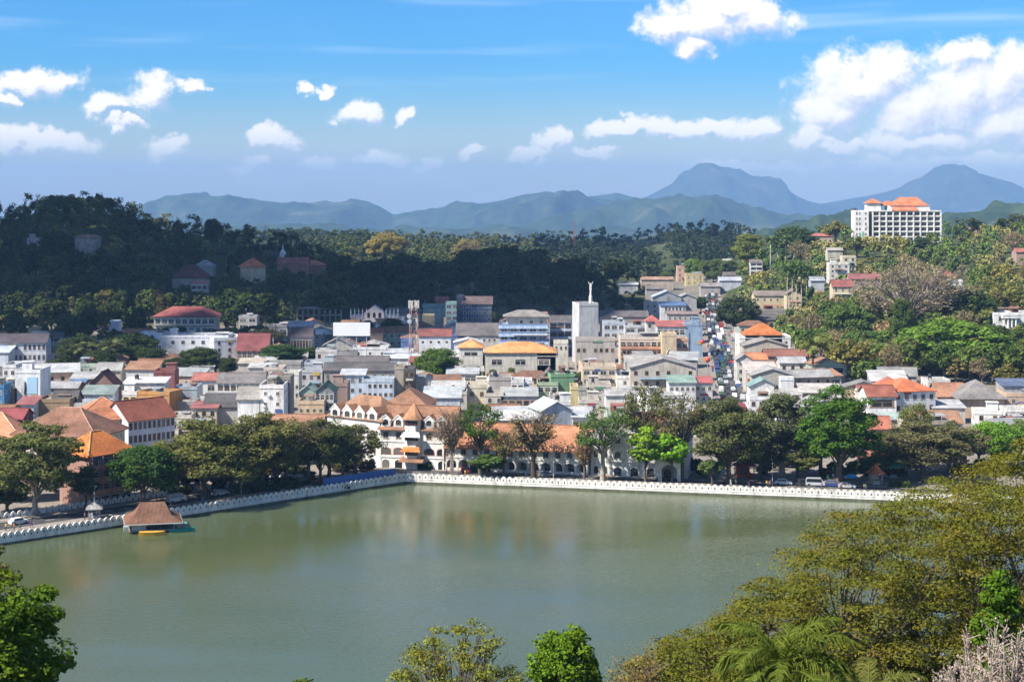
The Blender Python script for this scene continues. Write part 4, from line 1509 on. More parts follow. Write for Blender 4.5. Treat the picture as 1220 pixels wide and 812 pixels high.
c0, c1, c2, c3 = [Vector(p) for p in SH]
lake_wall('lake_wall', c0, c1, 'white scalloped lake wall on the shaded left bank, running from the boathouse side to the corner')
lake_wall('lake_wall', c1, c2, 'long sunlit white scalloped lake wall before the hotel front')
lake_wall('lake_wall', c2, c3, 'white lake wall behind the great spreading tree')
nl = Vector((-(c1 - c0).y, (c1 - c0).x)).normalized()
ia, ib = c0 + nl * 16.5, c0.lerp(c1, 0.86) + nl * 16.5
lake_wall('garden_wall', ia, ib, 'low white scalloped inner wall along the road under the left trees', top=3.45, land=1.95, plinth=False, per=1.6)


# ------------------------------------------------------------------ the white hotel on the lake front
def frame_root(name, start, direction, z, label, cat, short=None):
    d = Vector(direction).normalized()
    r = empty(name, (start[0], start[1], z), math.atan2(d.y, d.x), label, cat)
    NAMED.append((PX0 + start[0] * FPX / start[1], PY0 + (CAM_H - z - 6) * FPX / start[1], start[1], short or 'dormered hotel'))
    return r


fd = (c2 - c1).normalized()
fn = Vector((-fd.y, fd.x))
FRONT_D = 9.6


def front_at(px, extra=0.0):
    """point of the lake-front building line seen in photo column px"""
    t = (px - PX0) / FPX
    p = c1 + fn * (FRONT_D + extra)
    s = (t * p.y - p.x) / (fd.x - t * fd.y)
    return p + fd * s


def dormer(parent, x, y, z, w, h, d, rz=0.0, roofc=TILE):
    """gabled dormer with an arched window, front at y"""
    mb = MB()
    g = w * 0.42
    mb.box(x - w / 2, x + w / 2, y, y + d, z, z + h)
    mb.add([(x - w / 2, y, z + h), (x + w / 2, y, z + h), (x, y, z + h + g), (x - w / 2, y + d, z + h), (x + w / 2, y + d, z + h), (x, y + d, z + h + g)], [(0, 1, 2), (5, 4, 3)])
    for s in (-1, 1):                                       # white barge boards
        a = [(x + s * (w / 2 + 0.32), y - 0.14, z + h - 0.36), (x, y - 0.14, z + h + g + 0.02), (x, y - 0.14, z + h + g + 0.34), (x + s * (w / 2 + 0.32), y - 0.14, z + h - 0.04)]
        b = [(p, y - 0.02, q) for p, _, q in a]
        mb.add(a + b, [(0, 1, 2, 3), (7, 6, 5, 4), (0, 4, 5, 1), (3, 2, 6, 7), (0, 3, 7, 4)])
    dm = mb.build('dormer', M_WHITE, parent, WHITE)
    rf = MB()
    for s in (-1, 1):
        a = [(x + s * (w / 2 + 0.3), y - 0.01, z + h - 0.22), (x, y - 0.01, z + h + g + 0.12), (x, y + d, z + h + g + 0.12), (x + s * (w / 2 + 0.3), y + d, z + h - 0.22)]
        rf.add(a + [(p, q, v + 0.16) for p, q, v in a], [(0, 1, 2, 3), (7, 6, 5, 4), (0, 4, 5, 1), (1, 5, 6, 2), (2, 6, 7, 3), (3, 7, 4, 0)])
    rf.build('dormer_roof', M_TILE, dm, roofc)
    o = link('window', ARCH, dm, WHITE)
    o.location, o.scale = (x, y - 0.004, z + 0.45), (w * 0.60, 1, h * 0.52)
    return dm


def grand_hotel():
    s, e = front_at(452), front_at(529)
    L = (e - s).length
    r = frame_root('hotel', s, e - s, 2.0, 'white colonial hotel with gabled dormers and brown tiled roof at the lake corner', 'hotel')
    D = 12.0
    Z1, Z2, Z3, ZR = 3.0, 7.0, 10.4, 16.0
    a2 = -(math.atan2(fd.y, fd.x)) + math.atan2(10.0, -12.3)   # direction of the left wing in the hotel's own axes
    wd = Vector((math.cos(a2), math.sin(a2)))
    wn = Vector((wd.y, -wd.x))                              # into the left wing
    if wn.y < 0:
        wn = -wn
    LW = 19.0
    mb = MB()
    mb.box(0, L, 0, D, -2, Z3)
    q0 = Vector((0, 0))
    poly = [q0, q0 + wn * D, q0 + wd * LW + wn * D, q0 + wd * LW]
    mb.prism([(p.x, p.y) for p in poly], -2, Z3 + 1.6)
    mb.build('wall', M_WHITE, r, WHITE)
    tr = MB()                                               # string courses, corner strip
    for z in (Z1, Z2):
        tr.box(-0.1, L + 0.1, -0.16, -0.003, z - 0.16, z + 0.12)
    for x in (0.0, 7.2, 11.0, L - 0.45):
        tr.box(x, x + 0.45, -0.12, -0.003, 0.0, Z3)
    tr.build('trim', M_WHITE, r, WHITE)
    for x0, x1 in ((-0.3, 6.9), (11.4, L + 0.4)):           # tiled skirt below the dormers
        sk = MB()
        a = [(x0, -1.1, Z3 - 0.25), (x1, -1.1, Z3 - 0.25), (x1, 0.35, Z3 + 0.55), (x0, 0.35, Z3 + 0.55)]
        sk.add(a + [(x, y, z - 0.14) for x, y, z in a], [(0, 1, 2, 3), (7, 6, 5, 4), (0, 4, 5, 1), (1, 5, 6, 2), (3, 7, 4, 0)])
        sk.build('tiled_skirt', M_TILE, r, TILE)
    # main roof of the right part
    roof_mb('gable', L + 3, D - 0.6, 4.7, 0.2).build('roof', M_TILE, r, TILE, loc=(L / 2 + 1.0, D / 2 + 0.3, Z3 + 0.5))
    # roof of the left wing: half-hipped block turned along the wing
    rw = roof_mb('hip', LW + 1, D, 5.6, 0.4).build('roof', M_TILE, r, (0.30, 0.17, 0.105))
    c = wd * (LW / 2 - 0.5) + wn * (D / 2)
    rw.location = (c.x, c.y, Z3 + 1.6)
    rw.rotation_euler = (0, 0, math.atan2(-wd.y, -wd.x))
    # two bays of windows, tower bay, two bays of windows
    xs = [1.75, 5.2] + [13.4 + 3.4 * k for k in range(2)]
    for x in xs:
        o = link('arch_opening', ARCH, r, WHITE)
        o.location, o.scale = (x, -0.004, 0.1), (2.0, 1, 1.45)
        o = link('arch_window', ARCH, r, (0.30, 0.11, 0.07))
        o.location, o.scale = (x, -0.004, Z1 + 0.75), (2.3, 1, 1.05)
        o = link('window', WIN, r, (0.5, 0.4, 0.35))
        o.location, o.scale = (x, -0.004, Z2 + 0.75), (1.45, 1, 1.75)
        dormer(r, x, -0.15, Z3 + 0.35, 2.5, 1.9, 5.0)
    # projecting tower bay with pyramid cap and hooded windows
    tb = MB()
    tx = 9.1
    oct_ = [(tx - 2.1, 0.4), (tx - 2.1, -0.5), (tx - 1.1, -1.5), (tx + 1.1, -1.5), (tx + 2.1, -0.5), (tx + 2.1, 0.4)]
    tb.prism(oct_, -2, Z3 + 2.6)
    bay = tb.build('tower_bay', M_WHITE, r, WHITE)
    cp = MB()
    o8 = [(tx - 2.8, 1.2), (tx - 2.8, -0.8), (tx - 1.4, -2.2), (tx + 1.4, -2.2), (tx + 2.8, -0.8), (tx + 2.8, 1.2)]
    cp.add([(x, y, Z3 + 2.5) for x, y in o8] + [(tx, 1.0, Z3 + 6.6)], [(0, 1, 6), (1, 2, 6), (2, 3, 6), (3, 4, 6), (4, 5, 6), (5, 0, 6), (5, 4, 3, 2, 1, 0)])
    cp.build('tower_roof', M_TILE, bay, (0.38, 0.20, 0.11))
    for z, c in ((Z3 + 1.0, None), (Z2 + 0.5, WHITE), (Z1 + 0.7, ORANGE)):
        w = MB()
        w.box(tx - 1.75, tx + 1.75, -1.56, -1.503, z, z + 1.2)
        for k in range(6):
            w.box(tx - 1.75 + k * 0.68, tx - 1.67 + k * 0.68, -1.62, -1.50, z, z + 1.2, 1)
        w.build('bay_window', [M_GLASS, M_PAINT], bay, (0.28, 0.12, 0.08))
        if c:
            q = MB()
            a = [(tx - 2.7, -2.9, z + 1.15), (tx + 2.7, -2.9, z + 1.15), (tx + 2.0, -1.5, z + 2.25), (tx - 2.0, -1.5, z + 2.25)]
            q.add(a + [(x, y, v - 0.1) for x, y, v in a], [(0, 1, 2, 3), (7, 6, 5, 4), (0, 4, 5, 1), (1, 5, 6, 2), (3, 7, 4, 0)])
            q.build('canopy', M_TILE if c == ORANGE else M_WHITE, bay, c)
    q = MB()
    a = [(tx - 3.2, -3.6, 2.3), (tx + 3.6, -3.6, 2.3), (tx + 3.2, -0.1, 3.3), (tx - 2.9, -0.1, 3.3)]
    q.add(a + [(x, y, v - 0.12) for x, y, v in a], [(0, 1, 2, 3), (7, 6, 5, 4), (0, 4, 5, 1), (1, 5, 6, 2), (3, 7, 4, 0)])
    q.build('canopy', M_TILE, r, TILE)
    # left wing windows and dormers, in axes turned along the wing
    ang = math.atan2(wd.y, wd.x) + math.pi
    for k in range(4):
        c = wd * (2.4 + 4.5 * k)
        nv = -wn
        for z, mesh, sc, col in ((0.1, ARCH, (1.9, 1, 1.45), WHITE), (Z1 + 0.75, ARCH, (1.9, 1, 1.1), (0.30, 0.11, 0.07)), (Z2 + 0.75, WIN, (1.6, 1, 1.8), (0.5, 0.4, 0.35))):
            o = link('arch_opening' if mesh is ARCH and z < 1 else 'window', mesh, r, col)
            p = c + nv * 0.004
            o.location, o.scale, o.rotation_euler = (p.x, p.y, z), sc, (0, 0, ang)
        dm = dormer(r, 0, 0, 0, 3.3, 2.0, 4.5)
        p = c + nv * 0.2
        dm.location, dm.rotation_euler = (p.x, p.y, Z3 + 1.5), (0, 0, ang)
    RECTS.append((385, 548, 470, 560, 470))
    FOOT.append((-38, 480, 20, 15, 0))
    # rear brown roofs behind the hotel
    house(456, 508, 484, 14.5, 15, CREAM, 'hip', (0.27, 0.145, 0.09), 'long orange-brown tiled block right behind the dormered hotel', rise=4.2, style='none', rot=-8, short='dormered hotel')
    house(478, 533, 492, 13.5, 10, WHITE, 'flat', GREY, 'white flat-topped rear wing behind the hotel tower bay', style='none', rot=-12, keep=False)


def arcade_wing():
    s, e = front_at(531), front_at(700)
    L = (e - s).length
    r = frame_root('arcade_building', s, e - s, 2.0, 'long two-storey white arcade with faded orange tiled roof on the lake front', 'building', 'orange-roofed arcade')
    D, Z1, Z2, rise = 11.0, 3.3, 6.2, 5.4
    mb = MB()
    mb.box(0, L, 2.2, D, -2, Z1)
    mb.box(0, L, 0.25, D, Z1 + 0.003, Z2)
    for s_ in (0.0, L):
        mb.add([(s_, 0.25, Z2), (s_, D, Z2), (s_, (D + 0.25) / 2, Z2 + rise - 0.1)], [(0, 1, 2)])
    mb.build('wall', M_WHITE, r, (0.66, 0.64, 0.58))
    n = int(L / 3.02)
    per = L / n
    ar = MB()                                               # the open arcade: piers and arches in one wall
    for k in range(n):
        x0, w, sp, tp = k * per, per * 0.40, 1.75, Z1
        cx = x0 + per / 2
        arc = [(cx - w * math.cos(math.pi * j / 10), sp + w * math.sin(math.pi * j / 10) * 0.95) for j in range(11)]
        for y, flip in ((0.0, False), (0.35, True)):
            fs = []
            vs = [(x0, y, -1), (cx - w, y, -1)] + [(x, y, z) for x, z in arc] + [(cx + w, y, -1), (x0 + per, y, -1), (x0 + per, y, tp), (x0, y, tp)]
            m = len(vs)
            f = [tuple(range(m))]
            ar.add(vs, [f[0] if not flip else f[0][::-1]])
        ring = [(cx - w, -1)] + arc + [(cx + w, -1)]
        for (ax, az), (bx, bz) in zip(ring, ring[1:]):
            ar.add([(ax, 0, az), (bx, 0, bz), (bx, 0.35, bz), (ax, 0.35, az)], [(3, 2, 1, 0)])
        ar.box(cx - w, cx + w, 0.1, 0.25, -1, 0.75)
    ar.box(0, L, -0.12, 0.2, Z1 + 0.004, Z1 + 0.30)
    ar.build('arcade', M_WHITE, r, (0.70, 0.68, 0.63))
    fl = MB()
    fl.box(0, L, 0.36, 2.19, Z1 - 0.2, Z1 - 0.01)
    fl.build('ceiling', M_CONC, r)
    for k in range(n):
        o = link('window', WIN, r, (0.25, 0.2, 0.16))
        o.location, o.scale = ((k + 0.5) * per, 0.244, Z1 + 0.85), (1.35, 1, 1.75)
        o = link('door', WIN, r, (0.3, 0.2, 0.14))
        o.location, o.scale = ((k + 0.5) * per, 2.194, 0.1), (1.5, 1, 2.2)
    roof_mb('gable', L, D + 0.4, rise, 0.55).build('roof', M_TILE, r, (0.46, 0.215, 0.12), loc=(L / 2, D / 2 + 0.1, Z2 + 0.02))
    RECTS.append((560, 700, 512, 570, 455))
    FOOT.append((1, 458, 20, 14, -0.2))


def portico_block():
    s, e = front_at(702), front_at(817)
    L = (e - s).length
    r = frame_root('hotel', s, e - s, 2.0, 'three-storey white hotel block with arched entrance portico behind trees', 'hotel', 'portico block')
    D, Z1, Z2, Z3 = 13.0, 3.7, 7.4, 11.2
    mb = MB()
    mb.box(0, 5.2, 2.0, D, -2, Z3 - 1)
    mb.box(5.2, L, 0, D, -2, Z3)
    mb.build('wall', M_WHITE, r, WHITE)
    t = MB()
    t.box(5.1, L + 0.15, -0.35, -0.003, Z3 - 0.2, Z3 + 0.25)
    t.box(5.1, L + 0.15, -0.16, -0.003, Z1 - 0.1, Z1 + 0.15)
    t.box(5.1, L + 0.15, -0.16, -0.003, Z2 - 0.1, Z2 + 0.15)
    t.box(5.2, L, 0.0, 0.25, Z3 + 0.25, Z3 + 0.9)
    for x in (5.2, 9.4, 13.6):
        t.box(x, x + 0.5, -0.12, -0.004, 0, Z3 - 0.2)
    t.build('trim', M_WHITE, r, WHITE)
    x = 7.3
    while x < L - 1.5:
        o = link('arch_opening', ARCH, r, WHITE)
        o.location, o.scale = (x, -0.004, 0.2), (1.9, 1, 1.5)
        o = link('arch_window', ARCH, r, WHITE)
        o.location, o.scale = (x, -0.004, Z1 + 0.8), (1.6, 1, 1.2)
        o = link('window', WIN, r, WHITE)
        o.location, o.scale = (x, -0.004, Z2 + 0.9), (1.45, 1, 1.9)
        b = MB()
        b.box(x - 1.3, x + 1.3, -0.9, -0.17, Z1 + 0.16, Z1 + 0.95)
        b.build('balcony', M_WHITE, r, WHITE)
        dormer(r, x, 0.3, Z3 + 0.35, 2.4, 1.5, 4.0)
        x += 4.2
    for x in (1.4, 3.7):
        for z in (0.3, Z1 + 0.7):
            o = link('arch_window', ARCH, r, WHITE)
            o.location, o.scale = (x, 1.996, z), (1.2, 1, 1.3)
    roof_mb('hip', L - 5, D - 1, 4.2, 0.1).build('roof', M_TILE, r, TILE, loc=((L + 5.2) / 2, D / 2 + 0.4, Z3 + 0.3))
    # portico
    pa = front_at(787)
    x0 = (pa - s).length
    x1 = x0 + 5.6
    p = MB()
    yf = -4.2
    cx, w, sp, tp = (x0 + x1) / 2, 1.95, 2.6, 5.4
    arc = [(cx - w * math.cos(math.pi * j / 12), sp + w * math.sin(math.pi * j / 12) * 0.75) for j in range(13)]
    for y, flip in ((yf, False), (yf + 0.5, True)):
        vs = [(x0, y, -1), (cx - w, y, -1)] + [(x, y, z) for x, z in arc] + [(cx + w, y, -1), (x1, y, -1), (x1, y, tp), (x0, y, tp)]
        f = tuple(range(len(vs)))
        p.add(vs, [f if not flip else f[::-1]])
    ring = [(cx - w, -1)] + arc + [(cx + w, -1)]
    for (ax, az), (bx, bz) in zip(ring, ring[1:]):
        p.add([(ax, yf, az), (bx, yf, bz), (bx, yf + 0.5, bz), (ax, yf + 0.5, az)], [(3, 2, 1, 0)])
    p.box(x0, x0 + 0.5, yf + 0.5, -0.01, -1, tp)
    p.box(x1 - 0.5, x1, yf + 0.5, -0.01, -1, tp)
    p.box(x0 - 0.25, x1 + 0.25, yf - 0.25, -0.01, tp + 0.002, tp + 0.4)
    p.box(x0, x1, yf, yf + 0.25, tp + 0.4, tp + 0.9)
    p.build('portico', M_WHITE, r, WHITE)
    RECTS.append((690, 817, 500, 572, 450))
    FOOT.append((32, 455, 15, 14, -0.2))


grand_hotel()
arcade_wing()
portico_block()
# ------------------------------------------------------------------ the town, building by building
def left_front():
    # the tiled compound at the left shore
    house(14, 116, 519, 9.0, 17, CREAM, 'hip', (0.24, 0.125, 0.085), 'large hall with long brown tiled hip roof and pale ridge lines at far left', rot=-14, rise=6.3, style='win', capping=True, eave=1.0, short='large brown-roofed hall', cat='hall')
    house(92, 158, 500, 10.5, 15, WHITE, 'hip', (0.42, 0.17, 0.09), 'building with orange tiled hip roof right behind the large brown-roofed hall', rot=18, rise=5.2, style='none', capping=True, eave=0.8)
    house(158, 204, 498, 10.5, 12, SHADEW, 'gable', (0.25, 0.085, 0.055), 'long white school wing with two rows of tall brown windows and dark red roof', rot=46, rise=4.6, nf=3, nw=10, ww=1.0, wh=2.2, wcol=(0.16, 0.06, 0.04), sides=False, short='white school wing')
    house(112, 151, 540, 11.5, 10, (0.38, 0.20, 0.15), 'hip', (0.56, 0.18, 0.05), 'four-storey reddish block with balconies and bright orange tiled roof by the lake road', rot=54, rise=4.8, nf=4, style='gallery', nw=4, capping=True, eave=0.9, short='red balconied block', gcol=(0.45, 0.24, 0.18))
    house(-60, 25, 524, 6, 14, PEACH, 'hip', (0.56, 0.24, 0.14), 'low house with pale orange roof cut by the left edge', rise=6.5, style='none', capping=True)
    house(-40, 26, 499, 9, 12, MAROON, 'gable', (0.30, 0.05, 0.05), 'house with dark crimson roof at the left edge behind the pale orange roof', rise=2.2, style='none')
    house(-30, 5, 458, 11, 10, (0.06, 0.22, 0.42), 'flat', GREY, 'blue painted house at the left edge beside the brown shop', style='win', nw=3)
    house(5, 20, 462, 9, 12, (0.30, 0.22, 0.17), 'flat', GREY, 'brown shop house between the blue house and the tall mural block', style='none')
    house(18, 48, 440, 15, 13, (0.74, 0.76, 0.77), 'flat', GREY, 'tall white block with a pale blue mural sign on its front', style='none', stair=True, short='tall mural block', wcol=SHADEW)
    house(3, 19, 434, 15, 12, (0.66, 0.66, 0.66), 'flat', GREY, 'white block with stained walls joined left of the mural block', style='win', nf=4, nw=2)
    house(20, 40, 482, 6.5, 9, (0.5, 0.58, 0.66), 'shed', (0.30, 0.12, 0.12), 'small pale blue house with lean-to red roof below the mural block', rise=1.5, nw=2)
    house(44, 83, 475, 7.5, 12, TAN, 'flat', SH_RUST, 'tan windowless block with flat parapet before the mural block', style='none', short='tan windowless block')
    house(96, 134, 470, 6.5, 9, (0.56, 0.62, 0.68), 'shed', (0.19, 0.28, 0.26), 'pale blue house with three windows and grey-green sheet roof', rise=2.0, nf=1, nw=3, ww=1.8, short='pale blue three-window house', sheet=True)
    house(58, 92, 462, 7, 10, GREY, 'gable', (0.34, 0.34, 0.36), 'long low shed with whitish sheet roof right of the mural block', rise=1.6, style='none', sheet=True)
    house(79, 97, 459, 6, 8, BEIGE, 'shed', (0.03, 0.22, 0.55), 'small house under a bright blue tarpaulin roof', rise=1.2, style='none')
    house(105, 137, 459, 7.5, 10, (0.28, 0.16, 0.13), 'gfront', (0.12, 0.045, 0.045), 'house with steep dark maroon gable before the dark trees', rise=4.4, style='none')
    house(62, 90, 478, 6, 9, SH_DARK, 'gable', (0.10, 0.085, 0.085), 'dark brown-roofed house behind the tan windowless block', rise=3.0, style='none')
    house(146, 163, 466, 9, 9, WHITE, 'flat', GREY, 'white house with roof signboard and yellow window frames', style='strip', nw=2, wcol=(0.55, 0.36, 0.05), stair=True)
    house(163, 203, 466, 9.5, 9, (0.50, 0.22, 0.035), 'flat', GREY, 'bright orange house wall with small dark windows', rot=-16, nf=3, nw=5, ww=0.7, wh=0.9, short='bright orange house', stair=False)
    house(148, 196, 456, 11, 8, (0.72, 0.70, 0.66), 'shed', (0.6, 0.6, 0.6), 'white-roofed terrace building just behind the bright orange house', rise=1.0, style='none', tank=True)
    house(183, 208, 441, 12, 8, (0.28, 0.09, 0.08), 'flat', GREY, 'dull red building behind the white-roofed terrace', style='none', stair=True)
    house(208, 235, 460, 9, 10, (0.38, 0.44, 0.50), 'flat', SH_BLUE, 'blue-grey windowless metal-clad box right of the bright orange house', style='none', short='blue-grey metal box', ac=2)
    house(229, 259, 453, 9.5, 11, (0.60, 0.62, 0.66), 'gable', (0.42, 0.12, 0.08), 'white house with round-arched bay and red roof', rise=1.8, nf=2, nw=2, ww=2.4, wh=2.0, short='red-roofed arched house')
    house(259, 313, 456, 10, 12, (0.68, 0.66, 0.63), 'gable', (0.20, 0.17, 0.165), 'long building with white balconies and grey-brown roof', rise=2.6, style='gallery', nw=7, short='long balconied building')
    house(203, 232, 478, 6, 9, GREY, 'flat', GREY, 'low grey concrete house before the blue-grey metal box', style='win', nw=2, tank=True)
    house(168, 186, 482, 6, 8, (0.52, 0.50, 0.47), 'shed', (0.45, 0.45, 0.44), 'small rounded pale shed before the bright orange house', rise=1.6, style='none')
    house(203, 228, 494, 5.5, 9, (0.60, 0.55, 0.44), 'flat', GREY, 'low cream house with terrace right of the white school wing', style='strip', nw=3)
    house(228, 258, 486, 6.5, 9, BEIGE, 'shed', (0.34, 0.10, 0.09), 'cream house with small red sheet awning behind the lakeside olive trees', rise=1.0, nw=3)
    house(243, 284, 484, 6.5, 11, (0.42, 0.40, 0.38), 'gable', (0.10, 0.095, 0.10), 'house with charcoal roof and two white gables before the long balconied building', rise=3.2, style='none')
    house(283, 310, 475, 12, 10, (0.76, 0.75, 0.73), 'gable', (0.28, 0.25, 0.21), 'plain white windowless annex with grey roof beside the tall tower house', rise=3.0, style='none')
    house(309, 338, 458, 16, 13, (0.78, 0.77, 0.75), 'flat', GREY, 'tall plain white tower house with a dark open roof pavilion', nf=5, nw=2, skip=3, ww=0.9, wh=0.9, short='plain white tower house', ac=2)
    house(318, 346, 448, 17.5, 9, (0.28, 0.25, 0.21), 'flat', GREY, 'dark open top-floor pavilion behind the plain white tower house', nf=5, style='strip', nw=4, skip=4)


def left_back():
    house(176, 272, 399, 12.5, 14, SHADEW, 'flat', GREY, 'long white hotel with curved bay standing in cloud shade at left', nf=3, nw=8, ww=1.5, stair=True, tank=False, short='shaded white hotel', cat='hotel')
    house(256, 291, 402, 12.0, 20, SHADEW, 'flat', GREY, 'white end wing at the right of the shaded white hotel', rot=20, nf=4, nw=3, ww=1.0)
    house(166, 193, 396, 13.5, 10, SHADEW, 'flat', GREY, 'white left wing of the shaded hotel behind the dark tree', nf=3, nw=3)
    house(184, 256, 377, 8.5, 15, (0.55, 0.50, 0.40), 'hip', (0.36, 0.07, 0.055), 'two-storey bungalow with big red hip roof at the foot of the left hill', rise=4.6, nf=2, style='gallery', nw=9, eave=1.2, short='big red-roofed bungalow', cat='bungalow')
    house(205, 246, 331, 7, 14, (0.40, 0.38, 0.34), 'hip', (0.15, 0.045, 0.045), 'house with large dark maroon roof on the left hill', rise=7, style='none', eave=1)
    house(228, 247, 338, 7.5, 6, (0.68, 0.68, 0.68), 'shed', (0.45, 0.14, 0.08), 'small white porch house with orange lean-to roof under the maroon roof', rise=1.5, style='gallery', nw=3)
    house(232, 254, 317, 6, 9, GREY, 'hip', (0.27, 0.29, 0.33), 'house with slate-grey roof above the maroon roof on the left hill', rise=3.5, style='none')
    house(287, 316, 318, 10, 16, (0.52, 0.43, 0.29), 'hip', (0.50, 0.17, 0.08), 'cream hillside building with bright orange hip roof', rise=5, nf=3, style='none', rot=10, eave=0.9, short='orange-roofed hillside building')
    house(330, 366, 314, 6, 12, (0.42, 0.18, 0.13), 'gable', (0.40, 0.11, 0.075), 'long red-roofed monastery hall beside the white stupa', rise=3.4, style='none')
    house(352, 386, 316, 5.5, 12, (0.42, 0.2, 0.15), 'hip', (0.46, 0.16, 0.09), 'right-hand monastery hall with orange-red roof on the hilltop', rise=3.2, style='none')
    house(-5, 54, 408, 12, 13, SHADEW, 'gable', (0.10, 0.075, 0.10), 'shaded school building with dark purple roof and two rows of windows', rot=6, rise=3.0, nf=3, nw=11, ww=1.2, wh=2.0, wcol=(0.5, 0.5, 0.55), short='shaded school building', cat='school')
    house(-20, 10, 420, 9, 10, (0.55, 0.60, 0.68), 'shed', (0.45, 0.55, 0.70), 'low building with pale blue roof at the left edge before the school', rise=2, style='none')
    house(36, 54, 400, 9, 8, (0.50, 0.48, 0.40), 'gable', (0.48, 0.44, 0.36), 'small house with cream roof just above the shaded school', rise=1.6, style='none')
    house(32, 43, 390, 8, 8, (0.50, 0.38, 0.14), 'flat', GREY, 'tiny yellow house among trees above the shaded school', style='none')
    house(130, 141, 382, 8, 7, (0.60, 0.66, 0.74), 'flat', GREY, 'small pale blue house with red base at the foot of the left hill', style='none')
    house(32, 48, 283, 6.5, 8, (0.36, 0.33, 0.33), 'flat', GREY, 'unfinished grey house high on the left hill', nf=2, nw=2, stair=True)
    house(282, 319, 417, 7.5, 13, (0.36, 0.25, 0.20), 'gable', (0.24, 0.055, 0.055), 'building with wide maroon roof and columned porch right of the shaded white hotel', rise=6.2, style='gallery', nw=6, short='wide maroon roof')
    house(284, 306, 376, 7, 9, (0.42, 0.42, 0.44), 'flat', GREY, 'grey-white flat house at the foot of the hill left of the concrete frame', style='strip', nw=2)
    house(346, 371, 401, 7.5, 12, (0.56, 0.55, 0.53), 'gable', (0.10, 0.075, 0.085), 'hall with tall white columns and dark purple roof', rise=3.6, style='strip', nf=1, nw=7, short='columned hall')
    house(384, 420, 412, 8, 12, (0.40, 0.37, 0.33), 'gfront', (0.24, 0.22, 0.21), 'old grey gabled warehouse under the white billboard', rise=3.2, nf=2, nw=3, short='old gabled warehouse')
    house(420, 462, 413, 8, 9, (0.66, 0.66, 0.67), 'flat', GREY, 'long low white wall house right of the old gabled warehouse', style='win', nf=2, nw=3, ac=2)
    house(458, 492, 417, 8, 9, (0.66, 0.68, 0.72), 'flat', GREY, 'white house with a blue patch right below the dark round tree', nf=2, nw=2, ww=1.6)
    house(376, 402, 416, 8, 8, (0.58, 0.55, 0.52), 'flat', GREY, 'pale house left of the low white walls', nf=2, nw=3)
    house(441, 456, 396, 8, 9, (0.40, 0.27, 0.20), 'gable', (0.28, 0.09, 0.07), 'small brick-red house at the billboard\'s right edge', rise=1.5, style='none')
    house(499, 537, 400, 8.5, 10, (0.66, 0.68, 0.70), 'gable', (0.27, 0.07, 0.055), 'white house with long brick-red roof right of the lattice mast', rise=2.6, nf=2, nw=4, ww=0.9, wh=0.8, short='long brick-red roof')
    house(478, 492, 404, 8, 7, (0.10, 0.18, 0.42), 'flat', GREY, 'small deep blue house left of the lattice mast', style='none')
    house(536, 552, 398, 8, 8, (0.10, 0.16, 0.40), 'flat', GREY, 'narrow deep blue house at the end of the brick-red roof', style='win', nw=1)
    house(503, 517, 375, 9, 9, (0.52, 0.40, 0.20), 'flat', GREY, 'ochre yellow box house behind the lattice mast', style='none')
    house(504, 531, 366, 8, 10, (0.30, 0.40, 0.36), 'gable', (0.13, 0.30, 0.24), 'house with teal sheet roof at the edge of the dark wood', rise=1.5, style='none', sheet=True)
    house(519, 534, 357, 9, 9, (0.40, 0.12, 0.10), 'gable', (0.42, 0.07, 0.07), 'house with bright red roof at the edge of the dark wood', rise=1.4, style='none')
    house(531, 546, 360, 15, 10, (0.20, 0.36, 0.38), 'flat', GREY, 'teal glass-fronted office left of the navy stair tower', style='strip', nf=5, nw=2)
    house(544, 552, 352, 19, 10, (0.055, 0.075, 0.13), 'flat', GREY, 'tall navy blue stair tower of the dark office', style='none')
    house(551, 586, 362, 15, 12, (0.07, 0.10, 0.19), 'gable', (0.17, 0.095, 0.09), 'dark navy office with pale balcony frames and brown roof', rise=3.4, nf=5, nw=6, ww=1.6, wh=1.5, wcol=(0.4, 0.45, 0.5), short='dark navy office')
    house(544, 598, 399, 8, 13, (0.50, 0.47, 0.42), 'gable', (0.15, 0.125, 0.13), 'long shop row under wide purple-grey roof below the dark navy office', rise=4.8, nf=2, nw=9, short='purple-grey shop row')
    house(541, 574, 408, 8, 9, (0.68, 0.68, 0.70), 'gfront', (0.55, 0.55, 0.57), 'white shed with low curved gable left of the orange-roofed hall', rise=1.5, style='win', nw=1)
    house(595, 652, 386, 14.5, 14, (0.16, 0.27, 0.50), 'flat', GREY, 'blue-banded office with ribbon windows and white balcony bands', nf=4, style='strip', nw=5, band=(0.50, 0.62, 0.78), short='blue-banded office', wcol=(0.5, 0.55, 0.62))
    house(603, 651, 377, 4.2, 10, (0.62, 0.60, 0.54), 'hip', (0.27, 0.24, 0.21), 'cream top floor with grey-brown hip roof over the blue-banded office', rise=2.6, nf=1, nw=4, ww=1.5, eave=1.4, keep=False, Y=773, base=0.3)
    house(655, 690, 384, 14, 12, (0.26, 0.33, 0.47), 'gable', (0.13, 0.11, 0.12), 'blue office wing with columns left of the white windowless tower', rise=2.6, nf=4, nw=4, style='gallery', gcol=(0.5, 0.55, 0.63))
    house(690, 713, 361, 25, 12, (0.50, 0.50, 0.50), 'flat', GREY, 'tall windowless pale grey tower block with a sculpture mast on top', style='none', rot=12, short='windowless tower block', cat='tower')
    house(719, 745, 383, 12, 10, (0.45, 0.51, 0.58), 'flat', GREY, 'pale blue glass-fronted building right of the windowless tower', nf=3, nw=3, style='strip')
    house(744, 772, 387, 11, 10, (0.56, 0.58, 0.60), 'flat', GREY, 'pale flat building with ribbon windows before the red turret house', nf=3, nw=2, style='strip')
